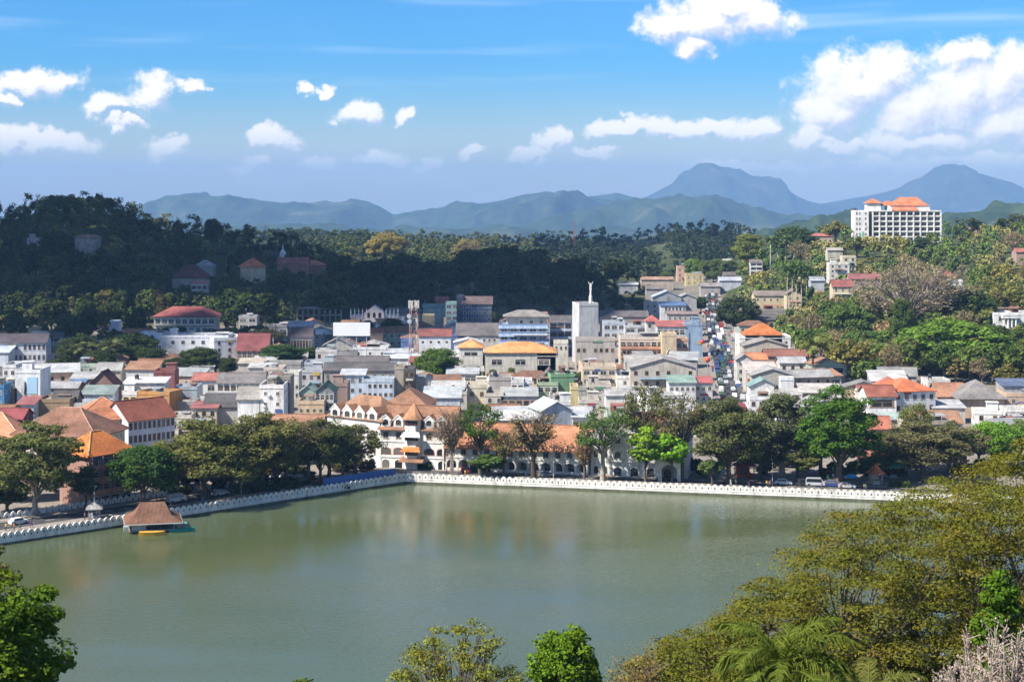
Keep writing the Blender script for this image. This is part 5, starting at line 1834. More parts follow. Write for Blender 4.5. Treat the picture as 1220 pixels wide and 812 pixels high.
    house(716, 772, 377, 10, 12, (0.32, 0.28, 0.28), 'gable', (0.15, 0.125, 0.135), 'long dark purple-grey roof behind the windowless tower', rise=2.4, style='none')
    house(462, 500, 372, 8, 10, (0.32, 0.28, 0.26), 'gable', (0.16, 0.12, 0.12), 'dim brown-roofed house behind the spired church', rise=2.0, style='none')


def centre():
    house(578, 662, 420, 12.5, 17, (0.56, 0.52, 0.43), 'hip', (0.60, 0.29, 0.12), 'big cream hall with flat orange hip roof in the middle of town', nf=2, rise=3.4, nw=3, ww=4.2, wh=2.0, eave=0.6, short='orange-roofed hall', cat='hall')
    house(640, 665, 421, 12.3, 20, (0.62, 0.58, 0.48), 'flat', GREY, 'cream flat-topped end block of the orange-roofed hall', style='none')
    house(660, 677, 406, 14.5, 7, (0.62, 0.58, 0.48), 'flat', GREY, 'cream little tower with three arches beside the orange-roofed hall', nf=4, nw=3, skip=3, ww=0.8, wh=1.3)
    house(547, 575, 414, 12.5, 13, (0.60, 0.57, 0.50), 'hip', (0.60, 0.29, 0.12), 'cream block with louvre band and small orange roof left of the hall', nf=3, nw=1, skip=2, rise=2.6, ww=8, wh=1.4, eave=0.5)
    house(686, 733, 403, 13.5, 9, (0.46, 0.40, 0.35), 'flat', GREY, 'faded long row with red roof edge and brick end', nf=2, nw=7, short='faded brick row')
    house(739, 790, 401, 12.5, 12, (0.62, 0.53, 0.42), 'flat', GREY, 'cream house with salmon balcony band and dark window row', nf=3, style='gallery', nw=7, gcol=(0.58, 0.30, 0.19), short='salmon-banded house')
    house(789, 806, 397, 14.5, 11, (0.62, 0.47, 0.28), 'flat', GREY, 'cream entrance tower with one pointed dark arch', style='none')
    house(805, 820, 403, 12, 10, (0.56, 0.36, 0.24), 'flat', GREY, 'peach balconied end of the arched entrance tower', nf=3, style='gallery', nw=2)
    house(770, 786, 383, 14, 9, (0.60, 0.58, 0.54), 'hip', (0.42, 0.095, 0.07), 'narrow white turret house with red hip roof', rise=2.6, nf=4, nw=2)
    house(783, 816, 389, 13, 10, (0.54, 0.55, 0.56), 'shed', (0.42, 0.10, 0.08), 'house with red sheet roof over a dark glazed verandah', rise=1.8, nf=3, style='gallery', nw=5)
    house(815, 837, 385, 14.5, 16, (0.24, 0.36, 0.52), 'flat', GREY, 'plain sky-blue wall building at the edge of the shopping street', style='none', stair=True, short='sky-blue wall building')
    house(787, 817, 364, 13, 10, (0.64, 0.64, 0.64), 'shed', (0.06, 0.17, 0.42), 'white building with blue roof edge and a row of small windows', nf=4, nw=7, skip=3, rise=1.2, short='blue-edged white building', ww=1.1)
    house(795, 832, 374, 11, 10, (0.46, 0.41, 0.38), 'gable', (0.30, 0.19, 0.16), 'long beige house with brown roof below the blue-edged white building', nf=3, nw=6, rise=1.0)
    house(778, 812, 354, 10, 14, (0.42, 0.42, 0.42), 'gfront', (0.36, 0.41, 0.50), 'warehouse with wide pale blue-grey gable roof', rise=3.4, style='none', sheet=True, short='pale blue-grey gable warehouse')
    house(806, 830, 355, 9, 12, (0.40, 0.39, 0.38), 'gfront', (0.34, 0.35, 0.38), 'grey gabled warehouse next to the pale blue-grey one', rise=2.2, style='none', sheet=True)
    house(768, 784, 360, 9, 9, (0.40, 0.38, 0.38), 'flat', GREY, 'grey weathered house at the left of the warehouses', nf=3, nw=2)
    house(807, 819, 317, 12, 10, (0.60, 0.36, 0.24), 'flat', GREY, 'salmon house standing among trees at the head of the street', nf=3, nw=2)
    house(817, 838, 326, 8, 9, (0.60, 0.48, 0.22), 'flat', GREY, 'yellow house with terrace below the salmon house', nf=2, nw=3)
    house(764, 802, 333, 7, 10, (0.50, 0.40, 0.33), 'gable', (0.36, 0.23, 0.17), 'long low house with brownish roof before the dark wood', rise=1.6, style='none')
    house(738, 760, 339, 6.5, 9, (0.50, 0.50, 0.50), 'gable', (0.40, 0.40, 0.40), 'pale low house with white roof edge before the dark wood', rise=1.2, style='none')
    house(770, 794, 344, 7, 9, (0.40, 0.36, 0.34), 'gable', (0.25, 0.18, 0.16), 'dim brown-roofed house above the warehouses', rise=1.6, style='none')
    house(835, 858, 341, 7, 9, (0.40, 0.36, 0.34), 'gable', (0.30, 0.24, 0.22), 'brown-roofed house right at the head of the street', rise=1.8, style='none')
    house(751, 829, 438, 10.5, 16, (0.52, 0.46, 0.38), 'gfront', (0.34, 0.31, 0.28), 'wide beige gable building with three windows by the shopping street', rise=3.2, nf=3, nw=6, skip=1, short='wide beige gable')
    house(745, 806, 431, 10, 10, (0.42, 0.39, 0.35), 'gable', (0.36, 0.33, 0.30), 'long grey-roofed building joined behind the wide beige gable', rise=2.0, style='none')
    house(694, 734, 436, 10, 12, (0.62, 0.49, 0.33), 'flat', GREY, 'cream building with two rows of dark ribbon windows', nf=3, style='strip', nw=4, short='cream ribbon-window building')
    house(735, 773, 447, 7.5, 10, (0.74, 0.72, 0.69), 'flat', GREY, 'low white building with stained terrace beside the cream ribbon windows', nf=2, nw=2, tank=True)
    house(797, 829, 456, 7.5, 10, (0.62, 0.63, 0.62), 'shed', (0.17, 0.34, 0.26), 'white house with green sheet roof at the street corner', rise=1.5, nf=2, nw=5)
    house(828, 849, 456, 7, 9, (0.55, 0.52, 0.5), 'shed', (0.45, 0.09, 0.08), 'shop house with red sheet awning at the street corner', rise=1.3, nf=2, nw=3)
    house(640, 665, 455, 8, 11, (0.36, 0.48, 0.30), 'flat', GREY, 'light green house with white-framed windows', nf=2, style='strip', nw=3, short='light green house', wcol=(0.6, 0.62, 0.55))
    house(656, 684, 445, 10.5, 11, (0.16, 0.36, 0.17), 'flat', GREY, 'taller mid green block behind the light green house', style='none', rot=8)
    house(644, 666, 452, 8, 10, (0.36, 0.32, 0.28), 'gfront', (0.14, 0.10, 0.09), 'dark brown gable between the hall and the light green house', rise=3.4, style='none')
    house(609, 624, 452, 10, 9, (0.66, 0.65, 0.63), 'flat', GREY, 'slim white three-storey house with balconies', nf=3, style='gallery', nw=2)
    house(623, 634, 453, 9.5, 10, (0.68, 0.70, 0.72), 'flat', GREY, 'plain bluish-white wall right of the slim balconied house', style='none')
    house(583, 609, 449, 9.5, 11, (0.40, 0.36, 0.33), 'flat', GREY, 'grey-brown unplastered block left of the slim balconied house', style='none', tank=True)
    house(556, 580, 458, 9, 11, (0.64, 0.57, 0.42), 'flat', GREY, 'cream stained house right of the round green tree', nf=2, nw=2, stair=True)
    house(578, 600, 468, 7, 10, (0.56, 0.51, 0.42), 'flat', GREY, 'pale cream terrace house before the grey-brown block', nf=2, nw=2, tank=True)
    house(597, 640, 472, 6, 12, (0.40, 0.40, 0.41), 'shed', (0.35, 0.37, 0.36), 'long low shop with pale grey sheet roof', rise=1.6, nf=1, style='strip', nw=5)
    house(655, 676, 470, 7, 9, (0.55, 0.50, 0.45), 'flat', GREY, 'small beige house before the light green house', nf=2, nw=3, tank=True)
    house(680, 689, 460, 8, 11, (0.58, 0.46, 0.20), 'flat', GREY, 'narrow yellow house with grey-green side wall', style='none')
    house(689, 702, 461, 8, 10, (0.33, 0.33, 0.27), 'flat', GREY, 'grey-green windowless house next to the narrow yellow one', style='none', tank=True)
    house(645, 682, 489, 7.5, 13, (0.36, 0.42, 0.50), 'gfront', (0.42, 0.52, 0.46), 'barn-like house with pale green sheet gable roof', rise=2.6, style='none', sheet=True, rot=16, short='pale green sheet gable')
    house(659, 680, 478, 8, 9, (0.62, 0.62, 0.62), 'flat', GREY, 'white house with dark roof clutter behind the pale green gable', nf=2, nw=3, stair=True, tank=True)
    house(690, 714, 476, 8, 9, (0.56, 0.50, 0.42), 'flat', GREY, 'tan house with terrace and dark doorways behind the tall olive tree', nf=2, nw=2, stair=True)
    house(700, 728, 457, 9, 10, (0.54, 0.48, 0.40), 'flat', GREY, 'beige flat house below the cream ribbon-window building', nf=3, nw=3, tank=True, stair=True)
    house(722, 747, 471, 7.5, 10, (0.72, 0.70, 0.67), 'gable', (0.36, 0.35, 0.34), 'low white house with grey roof left of the tall olive tree', rise=1.5, nf=1, nw=2)
    house(682, 706, 497, 5.5, 12, (0.70, 0.69, 0.67), 'shed', (0.40, 0.42, 0.46), 'white house with blue-grey roof behind the arcade end', rise=1.6, nf=1, style='strip', nw=3)
    house(431, 469, 451, 9.5, 9, (0.46, 0.55, 0.66), 'flat', GREY, 'light blue long house with small windows behind the hotel roofs', nf=3, nw=6, short='light blue long house', ww=0.9, wh=1.0)
    house(406, 434, 447, 10, 9, (0.42, 0.50, 0.60), 'shed', (0.40, 0.44, 0.50), 'blue-grey house with pale roof edge left of the light blue long house', rise=1.2, nf=3, nw=3)
    house(470, 482, 436, 13, 8, (0.38, 0.32, 0.24), 'flat', GREY, 'raw brown concrete wall tower left of the round green tree', style='none', short='raw concrete tower')
    house(481, 494, 438, 12.5, 9, (0.13, 0.12, 0.115), 'flat', GREY, 'dark unfinished house beside the raw concrete tower', nf=4, style='strip', nw=2)
    house(494, 507, 448, 9, 9, (0.34, 0.36, 0.38), 'flat', GREY, 'grey wall house right of the dark unfinished house', style='none')
    house(505, 548, 474, 8, 10, (0.44, 0.49, 0.56), 'shed', (0.39, 0.44, 0.47), 'low house with pale blue sheet roof behind the hotel dormers', rise=2.4, style='none', short='pale blue sheet roof')
    house(514, 552, 464, 8.5, 12, (0.56, 0.54, 0.50), 'shed', (0.44, 0.42, 0.39), 'pale grey roofed terrace under the round green tree', rise=1.5, nf=2, nw=3, ac=2)
    house(534, 556, 466, 8.5, 9, (0.60, 0.56, 0.46), 'flat', GREY, 'cream flat house between the round green tree and the stained house', nf=2, nw=2, tank=True)
    house(386, 470, 441, 8, 10, (0.34, 0.31, 0.29), 'gable', (0.115, 0.105, 0.11), 'very long charcoal shop roof in the middle left of town', rise=2.2, nf=2, nw=9, short='very long charcoal roof')
    house(400, 462, 432, 8, 10, (0.30, 0.28, 0.27), 'gable', (0.14, 0.12, 0.12), 'dark brown roof row directly behind the very long charcoal roof', rise=2.0, nf=2, nw=6)
    house(404, 424, 425, 8, 8, (0.42, 0.41, 0.42), 'gable', (0.16, 0.15, 0.16), 'little house with arched windows below the old gabled warehouse', rise=1.8, nf=2, nw=4)
    house(457, 512, 427, 7, 10, (0.66, 0.68, 0.70), 'shed', (0.52, 0.55, 0.60), 'long white wall with pale roof left of the round green tree', rise=0.8, style='none')
    house(489, 502, 431, 9, 8, (0.30, 0.14, 0.11), 'gable', (0.28, 0.10, 0.08), 'brick-red narrow house behind the round green tree', rise=1.5, style='none')
    house(355, 386, 477, 8, 9, (0.64, 0.46, 0.27), 'flat', GREY, 'peach house with small windows left of the hotel roof', nf=2, nw=4, skip=1, ww=0.9, wh=0.8, short='peach house')
    house(356, 376, 467, 9.5, 9, (0.32, 0.44, 0.38), 'gfront', (0.30, 0.40, 0.33), 'house with pale green gable behind the peach house', rise=2.0, style='strip', nw=2, nf=3)
    house(376, 398, 466, 10, 10, (0.24, 0.26, 0.27), 'gfront', (0.04, 0.16, 0.10), 'house with dark green gable and white posts beside the pale green gable', rise=2.4, style='gallery', nf=3, nw=4, gcol=(0.5, 0.5, 0.5))
    house(396, 414, 456, 11, 10, (0.36, 0.24, 0.19), 'flat', GREY, 'brown brick house with big arched opening', style='none', stair=True)
    house(336, 356, 443, 9.5, 9, (0.64, 0.62, 0.54), 'flat', GREY, 'cream flat house behind the plain white tower house', nf=3, nw=4)
    house(314, 338, 437, 9, 9, (0.56, 0.48, 0.40), 'flat', GREY, 'tan house with round windows above the tower house pavilion', nf=3, nw=3)
    house(358, 384, 440, 8, 8, (0.45, 0.46, 0.50), 'flat', GREY, 'greyish house under the low dark tree', nf=2, nw=3, stair=True)
    house(284, 312, 433, 7.5, 9, (0.46, 0.42, 0.37), 'shed', (0.42, 0.35, 0.22), 'house with dull yellow roof below the wide maroon roof', rise=1.2, style='none')
    house(296, 322, 438, 7.5, 8, (0.50, 0.48, 0.46), 'shed', (0.45, 0.44, 0.43), 'long pale-roofed shed behind the long balconied building', rise=1.0, style='none')


def right_side():
    house(881, 942, 400, 10, 15, WHITE, 'flat', GREY, 'white parapet building with five small round windows right of the street', nf=3, nw=6, skip=2, ww=0.8, wh=0.8, short='white parapet building')
    house(888, 932, 399, 10.4, 13, CREAM, 'hip', (0.46, 0.15, 0.05), 'bright orange hip roof rising behind the white parapet building', rise=4.4, style='none', keep=False)
    house(886, 939, 412, 8.5, 13, (0.50, 0.43, 0.34), 'gfront', (0.30, 0.26, 0.23), 'beige gabled warehouse right below the white parapet building', rise=2.6, style='none', short='beige gabled warehouse')
    house(912, 961, 424, 7, 10, (0.36, 0.25, 0.19), 'gable', (0.24, 0.11, 0.085), 'long red-brown roofed row right of the beige gabled warehouse', rise=2.2, style='none', short='long red-brown row')
    house(889, 914, 428, 7.5, 9, (0.60, 0.55, 0.48), 'gable', (0.50, 0.20, 0.10), 'shop house with small bright orange roof on the street\'s right side', rise=2.0, nf=2, nw=3)
    house(940, 964, 425, 6.5, 9, (0.55, 0.45, 0.38), 'gable', (0.48, 0.20, 0.13), 'small house with salmon roof left of the hill trees', rise=1.6, style='none')
    house(929, 960, 432, 7, 9, (0.60, 0.58, 0.55), 'gable', (0.36, 0.36, 0.37), 'pale house with grey sheet roof above the hill-foot palm', rise=1.8, nf=2, nw=3, sheet=True)
    house(878, 896, 428, 9, 9, (0.66, 0.62, 0.55), 'gfront', (0.30, 0.26, 0.24), 'tall cream shop house on the street\'s right side', rise=1.8, nf=3, nw=2)
    house(889, 926, 441, 7.5, 11, (0.52, 0.46, 0.40), 'shed', (0.52, 0.42, 0.36), 'shop row with pinkish sheet roof right of the street', rise=2.0, style='none')
    house(896, 945, 447, 8, 13, (0.42, 0.39, 0.33), 'gfront', (0.38, 0.35, 0.32), 'grey-green gabled building with white billboard on its side', rise=2.2, style='none', short='grey-green gabled building')
    house(930, 946, 449, 8.5, 4, (0.74, 0.74, 0.72), 'flat', GREY, 'white blank sign wall at the right end of the grey-green gable', style='none', keep=False)
    house(894, 926, 460, 7, 9, (0.60, 0.60, 0.58), 'gfront', (0.14, 0.34, 0.33), 'white house with teal-edged gable at the street\'s right mouth', rise=2.2, style='none', short='teal-edged gable')
    house(904, 920, 464, 5.5, 5, (0.6, 0.55, 0.5), 'hip', (0.50, 0.17, 0.11), 'little kiosk with salmon hip roof before the teal-edged gable', rise=1.8, style='none')
    house(893, 921, 472, 7, 8, (0.70, 0.71, 0.72), 'flat', GREY, 'white flat house behind the dark lakeside tree by the street mouth', nf=2, nw=3)
    house(918, 956, 466, 6.5, 10, (0.66, 0.64, 0.60), 'flat', GREY, 'low white terrace house with railings right of the street mouth', nf=2, nw=3, tank=True)
    house(956, 987, 468, 5.5, 10, (0.40, 0.34, 0.28), 'shed', (0.46, 0.41, 0.36), 'house with ribbed pale sheet roof behind the lush tree', rise=2.0, style='none', short='ribbed pale sheet roof')
    house(1034, 1068, 472, 9.5, 14, (0.74, 0.74, 0.73), 'gable', (0.28, 0.10, 0.07), 'white house with red-brown roof and wide dark balcony', rise=2.6, nf=2, style='strip', nw=1, skip=1, short='red-brown roofed white house')
    house(1064, 1116, 466, 10, 16, (0.70, 0.71, 0.73), 'hip', (0.50, 0.16, 0.075), 'white house with bright orange hip roof below the green hill', rot=14, rise=3.4, nf=3, nw=5, short='bright orange-roofed white house')
    house(1048, 1082, 461, 9, 10, (0.74, 0.73, 0.71), 'gfront', (0.40, 0.14, 0.09), 'white gable just behind the red-brown roofed white house', rise=2.2, style='none', keep=False)
    house(1024, 1050, 466, 8, 9, (0.55, 0.5, 0.45), 'gable', (0.24, 0.12, 0.09), 'house with brown roof left of the white gable', rise=1.5, style='none')
    house(1117, 1152, 472, 6, 13, (0.42, 0.28, 0.2), 'gable', (0.36, 0.19, 0.12), 'old house with patched brown tile roof', rise=3.6, style='none')
    house(1144, 1198, 475, 6, 17, (0.60, 0.42, 0.25), 'hip', (0.23, 0.20, 0.185), 'peach house with large grey-brown hip roof', rise=5.2, nf=1, nw=4, eave=1.1, short='large grey-brown hip roof')
    house(1199, 1250, 468, 7.5, 12, (0.60, 0.41, 0.27), 'flat', GREY, 'peach building with blue painted swirl at the right edge', nf=2, nw=3, short='peach edge building')
    house(1196, 1250, 460, 8.5, 10, (0.34, 0.34, 0.36), 'shed', (0.10, 0.15, 0.30), 'house with dark blue sheet roof at the right edge', rise=1.4, style='none')
    house(1112, 1150, 486, 5, 10, (0.55, 0.52, 0.48), 'shed', (0.42, 0.42, 0.43), 'low pale-roofed shed before the patched brown roof', rise=1.4, style='none')
    house(1036, 1062, 510, 5, 9, (0.40, 0.25, 0.2), 'gable', (0.38, 0.14, 0.09), 'low hall with red-brown roof behind the lush tree', rise=2.8, style='none')
    house(1030, 1062, 528, 4.5, 7, (0.5, 0.3, 0.22), 'hip', (0.56, 0.17, 0.07), 'small shop with bright orange roof behind the shrine', rise=2.2, style='none')
    house(1024, 1052, 544, 3.6, 6, (0.5, 0.32, 0.25), 'hip', (0.52, 0.14, 0.09), 'small stall with red roof right of the lush tree', rise=1.6, style='none')
    house(1054, 1076, 500, 6, 8, (0.5, 0.55, 0.52), 'shed', (0.30, 0.45, 0.40), 'shed with sea-green roof under the red-brown roofed white house', rise=1.0, style='none')
    # on the right hill
    house(899, 938, 352, 8, 12, (0.62, 0.49, 0.26), 'gable', (0.25, 0.17, 0.13), 'long yellow colonial house with brown roof at the hill foot', rise=2.2, nf=2, nw=5, short='long yellow colonial house')
    house(937, 955, 350, 8, 9, (0.62, 0.49, 0.26), 'gfront', (0.24, 0.18, 0.14), 'yellow gabled end beside the long yellow colonial house', rise=2.4, nf=2, nw=2)
    house(905, 936, 368, 5, 8, (0.34, 0.30, 0.26), 'flat', GREY, 'grey stone terrace wall below the yellow colonial house', style='none')
    house(894, 908, 313, 8, 8, (0.66, 0.66, 0.66), 'gable', (0.20, 0.15, 0.14), 'small white house with three bands among the hill trees', nf=3, style='gallery', nw=2, rise=1.8)
    house(857, 883, 334, 6, 9, (0.50, 0.53, 0.60), 'gable', (0.36, 0.40, 0.50), 'house with pale blue roof at the foot of the right hill', rise=2.0, style='none')
    house(862, 876, 328, 6, 8, (0.3, 0.28, 0.28), 'gable', (0.16, 0.12, 0.12), 'dark-roofed house above the pale blue roof', rise=2.0, style='none')
    house(861, 871, 311, 6, 7, (0.66, 0.66, 0.62), 'gable', (0.50, 0.48, 0.44), 'tiny white house at the top of the left slope of the right hill', rise=1.4, style='none')
    house(988, 1012, 313, 11, 9, (0.68, 0.65, 0.57), 'flat', GREY, 'white stepped house on the right hill below the great hotel', nf=4, nw=3, stair=True, short='white stepped house')
    house(1004, 1020, 305, 9, 9, (0.62, 0.54, 0.38), 'flat', GREY, 'cream house beside the white stepped house', nf=3, nw=2)
    house(986, 1004, 298, 6, 8, (0.55, 0.5, 0.42), 'gable', (0.40, 0.33, 0.28), 'low house with pale roof above the white stepped house', rise=1.4, style='none')
    house(992, 1016, 341, 7, 9, (0.62, 0.52, 0.30), 'gable', (0.28, 0.10, 0.085), 'cream house with dull red roof on the right hill', rise=3.0, nf=2, nw=3)
    house(1012, 1050, 332, 6, 9, (0.40, 0.30, 0.26), 'gable', (0.32, 0.10, 0.09), 'long house with dull red roof behind the grey bare tree', rise=2.4, style='none')
    house(966, 982, 334, 6, 8, (0.45, 0.47, 0.52), 'gable', (0.32, 0.36, 0.42), 'house with pale slate roof among the royal palms', rise=1.8, style='none')
    house(1117, 1134, 330, 6, 9, (0.45, 0.35, 0.3), 'gable', (0.36, 0.12, 0.10), 'house with red roof high on the right hill', rise=2.6, style='none')
    house(1132, 1147, 333, 6, 8, (0.76, 0.76, 0.75), 'flat', GREY, 'small bright white house high on the right hill', style='none')
    house(1211, 1240, 300, 8, 10, (0.40, 0.26, 0.22), 'gable', (0.36, 0.14, 0.11), 'red-brown house at the right edge of the hilltop', rise=2.0, style='none')
    house(968, 992, 281, 6, 9, (0.5, 0.36, 0.28), 'gable', (0.42, 0.16, 0.12), 'low red-roofed house left of the great hilltop hotel', rise=1.6, nf=1, nw=4)
    house(1184, 1245, 372, 9, 14, (0.76, 0.76, 0.74), 'flat', GREY, 'white classical mansion with portico at the right edge of the hill', nf=2, nw=4, wh=2.2, ww=1.3, short='white mansion', cat='mansion')


def hill_hotel():
    """eight-storey hotel with columned grid front on the right hill"""
    g = on_ground(1076, 294)
    k = g.y / FPX
    r = empty('hotel', g, R(-4), 'huge white eight-storey hotel with column grid and orange roofs on the right hilltop', 'hotel')
    NAMED.append((1070, 268, g.y, 'great hilltop hotel'))
    W0 = 78 * k
    H = 43 * k
    x0, x1 = -36 * k, 44 * k
    D = 16
    mb = MB()
    mb.box(x0, x1, 0, D, -6, H)
    mb.box(x0 - 22 * k, x0 - 5 * k, -2.0, D, -6, H)
    mb.box(x0 - 5 * k, x0, 1.5, D, -6, H)
    mb.box(x0 - 6 * k, x0 + 10 * k, 2, D - 1, H, H + 9 * k)
    mb.box(x0 + 18 * k, x1 - 12 * k, 2, D - 1, H, H + 6 * k)
    mb.build('wall', M_WHITE, r, WHITE)
    nfl = 7
    fh = H / nfl
    ncol = 10
    fr = MB()
    for c in range(ncol + 1):
        x = lerp(x0, x1, c / ncol)
        fr.box(x - 0.42, x + 0.42, -1.5, -0.004, -6, H - fh * 0.25)
    fr.build('columns', M_WHITE, r, WHITE)
    for f in range(nfl):
        q = MB()
        q.box(x0 - 0.3, x1 + 0.3, -1.2, -0.006, f * fh + fh * 0.86, f * fh + fh * 1.10)
        q.build('floor_band', M_WHITE, r, WHITE)
        for c in range(ncol):
            xa, xb = lerp(x0, x1, c / ncol), lerp(x0, x1, (c + 1) / ncol)
            put_window(r, (xa + xb) / 2, f * fh + 0.35, (xb - xa) * 0.78, fh * 0.62, col=(0.35, 0.36, 0.38))
        for xx in (-19, -15.5, -8.5):
            o = put_window(r, x0 + xx * k, f * fh + 0.9, 1.2, 1.5, col=WHITE)
            o.location.y = -2.004
    q = MB()
    q.box(x0 - 5 * k + 0.05, x0 - 0.05, 1.2, 1.49, 0, H - 0.5)
    q.build('stair_glass', M_GLASS, r)
    q = MB()
    q.box(x0 - 13 * k, x0 - 10.5 * k, -2.12, -2.004, -1, H * 0.42)
    q.build('green_panel', M_PAINT, r, (0.16, 0.42, 0.26))
    col = (0.56, 0.19, 0.10)
    for cx, w, d, z, rs in ((x0 + 2 * k, 18 * k, D - 2, H + 9 * k, 3.0), (x0 + 44 * k, 44 * k, D - 3, H + 6 * k, 5.6), (x0 + 20 * k, 22 * k, D - 4, H + 6 * k, 3.4)):
        roof_mb('hip', w, d, rs, 0.5).build('roof', M_TILE, r, col, loc=(cx, D / 2 + 0.5, z))
    a = [(x0 + 22 * k, -1.6, H + 0.1), (x0 + 54 * k, -1.6, H + 0.1), (x0 + 52 * k, 2.0, H + 2.6), (x0 + 24 * k, 2.0, H + 2.6)]
    m = MB()
    m.add(a + [(x, y, z - 0.2) for x, y, z in a], [(0, 1, 2, 3), (7, 6, 5, 4), (0, 4, 5, 1), (1, 5, 6, 2), (3, 7, 4, 0)])
    m.build('roof', M_TILE, r, col)
    RECTS.append((1014, 1124, 244, 292, g.y))


def landmarks():
    # billboard
    Y = 700
    a, b = px_point(397, 384, Y), px_point(441, 400, Y)
    w, hgt = b.x - a.x, a.z - b.z
    g = ground(a.x, Y)
    r = empty('billboard', ((a.x + b.x) / 2, Y, g), 0, 'big blank white billboard on posts above the middle-left roofs', 'billboard')
    m = MB()
    m.box(-w / 2, w / 2, -0.12, 0.12, b.z - g, a.z - g)
    m.build('panel', M_PAINT, r, (0.74, 0.75, 0.78))
    for s in (-0.4, -0.13, 0.13, 0.4):
        p = MB()
        p.box(s * w - 0.14, s * w + 0.14, 0.13, 0.4, -0.5, a.z - g - 0.3)
        p.build('post', M_STEEL, r)
    RECTS.append((395, 443, 380, 402, Y))
    # lattice telecom mast
    Y = 690
    t = px_point(493, 359, Y)
    g = ground(t.x, Y)
    r = empty('telecom_mast', (t.x, Y, g), 0.3, 'red and white lattice telecom mast with dishes in the middle of town', 'mast')
    Hm = t.z - g
    n = 9
    for k in range(n):
        m = MB()
        z0, z1 = Hm * k / n, Hm * (k + 1) / n
        h0, h1 = lerp(1.7, 1.1, k / n), lerp(1.7, 1.1, (k + 1) / n)
        for sx, sy in ((-1, -1), (1, -1), (1, 1), (-1, 1)):
            m.tube([(sx * h0, sy * h0, z0), (sx * h1, sy * h1, z1)], 0.14, 4)
            m.tube([(sx * h0, sy * h0, z0), (-sy * h1, sx * h1, z1)], 0.07, 4)
            m.tube([(sx * h1, sy * h1, z1), (-sy * h1, sx * h1, z1)], 0.07, 4)
        m.build('lattice_section', M_PAINT, r, (0.30, 0.17, 0.13) if k % 2 else (0.42, 0.40, 0.37))
    m = MB()
    for a in range(6):
        x, y = 1.9 * math.cos(a * 1.047), 1.9 * math.sin(a * 1.047)
        m.box(x - 0.2, x + 0.2, y - 0.15, y + 0.15, Hm - 2.6, Hm + 0.4)
    m.build('antenna_panels', M_PAINT, r, (0.65, 0.63, 0.6))
    for z, x in ((Hm - 5.5, -2.3), (Hm - 7.5, -2.1)):
        m = MB()
        m.lathe([(0.1, -0.35), (0.6, -0.2), (0.85, 0.05), (0.8, 0.08)], 12)
        o = m.build('dish', M_PAINT, r, (0.75, 0.75, 0.75))
        o.location, o.rotation_euler = (x, -1.6, z), (math.pi / 2, 0, 0)
    RECTS.append((484, 503, 357, 412, Y))
    # thin far mast on the ridge
    g = on_ground(684, 300)
    t = px_point(684, 262, g.y)
    r = empty('radio_mast', g, 0, 'thin red far radio mast on the wooded ridge', 'mast')
    m = MB()
    Hm = t.z - g.z
    for sx, sy in ((-1, -1), (1, -1), (0, 1)):
        m.tube([(sx * 1.3, sy * 1.3, 0), (sx * 0.3, sy * 0.3, Hm)], 0.14, 4)
        for k in range(12):
            f0, f1 = k / 12, (k + 1) / 12
            m.tube([(sx * lerp(1.3, .3, f0), sy * lerp(1.3, .3, f0), Hm * f0), (-sy * lerp(1.3, .3, f1), sx * lerp(1.3, .3, f1), Hm * f1)], 0.07, 3)
    m.build('lattice', M_PAINT, r, (0.30, 0.12, 0.10))
    # sculpture mast on the tower block
    tower = [o for o in bpy.data.objects if o.get('label', '').startswith('tall windowless pale grey')][0]
    z0 = tower.location.z + 25 - 0.79
    px = Vector((tower.location.x + 1.0, tower.location.y + 6.0, z0))
    r = empty('rooftop_sculpture', px, 0, 'white angular sculpture mast on top of the windowless tower block', 'sculpture')
    m = MB()
    m.lathe([(0.8, 0), (0.7, 3.2), (0.5, 3.6), (0.4, 5.0)], 8)
    m.build('pedestal', M_WHITE, r, WHITE)
    m = MB()
    for s in (-1, 1):
        m.tube([(0, 0, 4.6), (s * 0.3, 0, 6.4), (s * 0.2, 0, 7.6), (s * 1.0, 0, 9.4)], [0.26, 0.2, 0.2, 0.1], 6)
    m.tube([(0, 0, 4.8), (0, 0.1, 8.2)], [0.3, 0.15], 6)
    m.lathe([(0.05, 8.1), (0.25, 8.3), (0.25, 8.6), (0.05, 8.8)], 8)
    m.build('figure', M_WHITE, r, WHITE)
    # the spired church-like hall
    g = on_ground(446, 376, lift=8)
    k = g.y / FPX
    r = empty('church', g, 0, 'pinkish-white gothic church front with central pediment and a row of pinnacles', 'church')
    NAMED.append((446, 375, g.y, 'spired church'))
    w = 56 * k
    m = MB()
    m.box(-w / 2, w / 2, 0, 12, -2, 8)
    m.box(-5, 5, -1, 0, -2, 9.5)
    m.add([(-5, -1, 9.5), (5, -1, 9.5), (0, -1, 13.2), (-5, 6, 9.5), (5, 6, 9.5), (0, 6, 13.2)], [(0, 1, 2), (5, 4, 3), (0, 2, 5, 3), (2, 1, 4, 5)])
    m.build('wall', M_PLASTER, r, (0.58, 0.50, 0.49))
    for j in range(13):
        x = lerp(-w / 2, w / 2, j / 12)
        p = MB()
        p.box(x - 0.28, x + 0.28, -0.3, 0.26, 7.0, 10.2)
        p.add([(x - .34, -.36, 10.2), (x + .34, -.36, 10.2), (x + .34, .32, 10.2), (x - .34, .32, 10.2), (x, 0, 12.0)], [(0, 1, 4), (1, 2, 4), (2, 3, 4), (3, 0, 4), (3, 2, 1, 0)])
        p.build('pinnacle', M_WHITE, r, (0.66, 0.62, 0.60))
    for x in (-2.8, 0, 2.8):
        o = link('arch_window', ARCH, r, (0.4, 0.2, 0.17))
        o.location, o.scale = (x, -1.004, 7.2), (1.3, 1, 1.6)
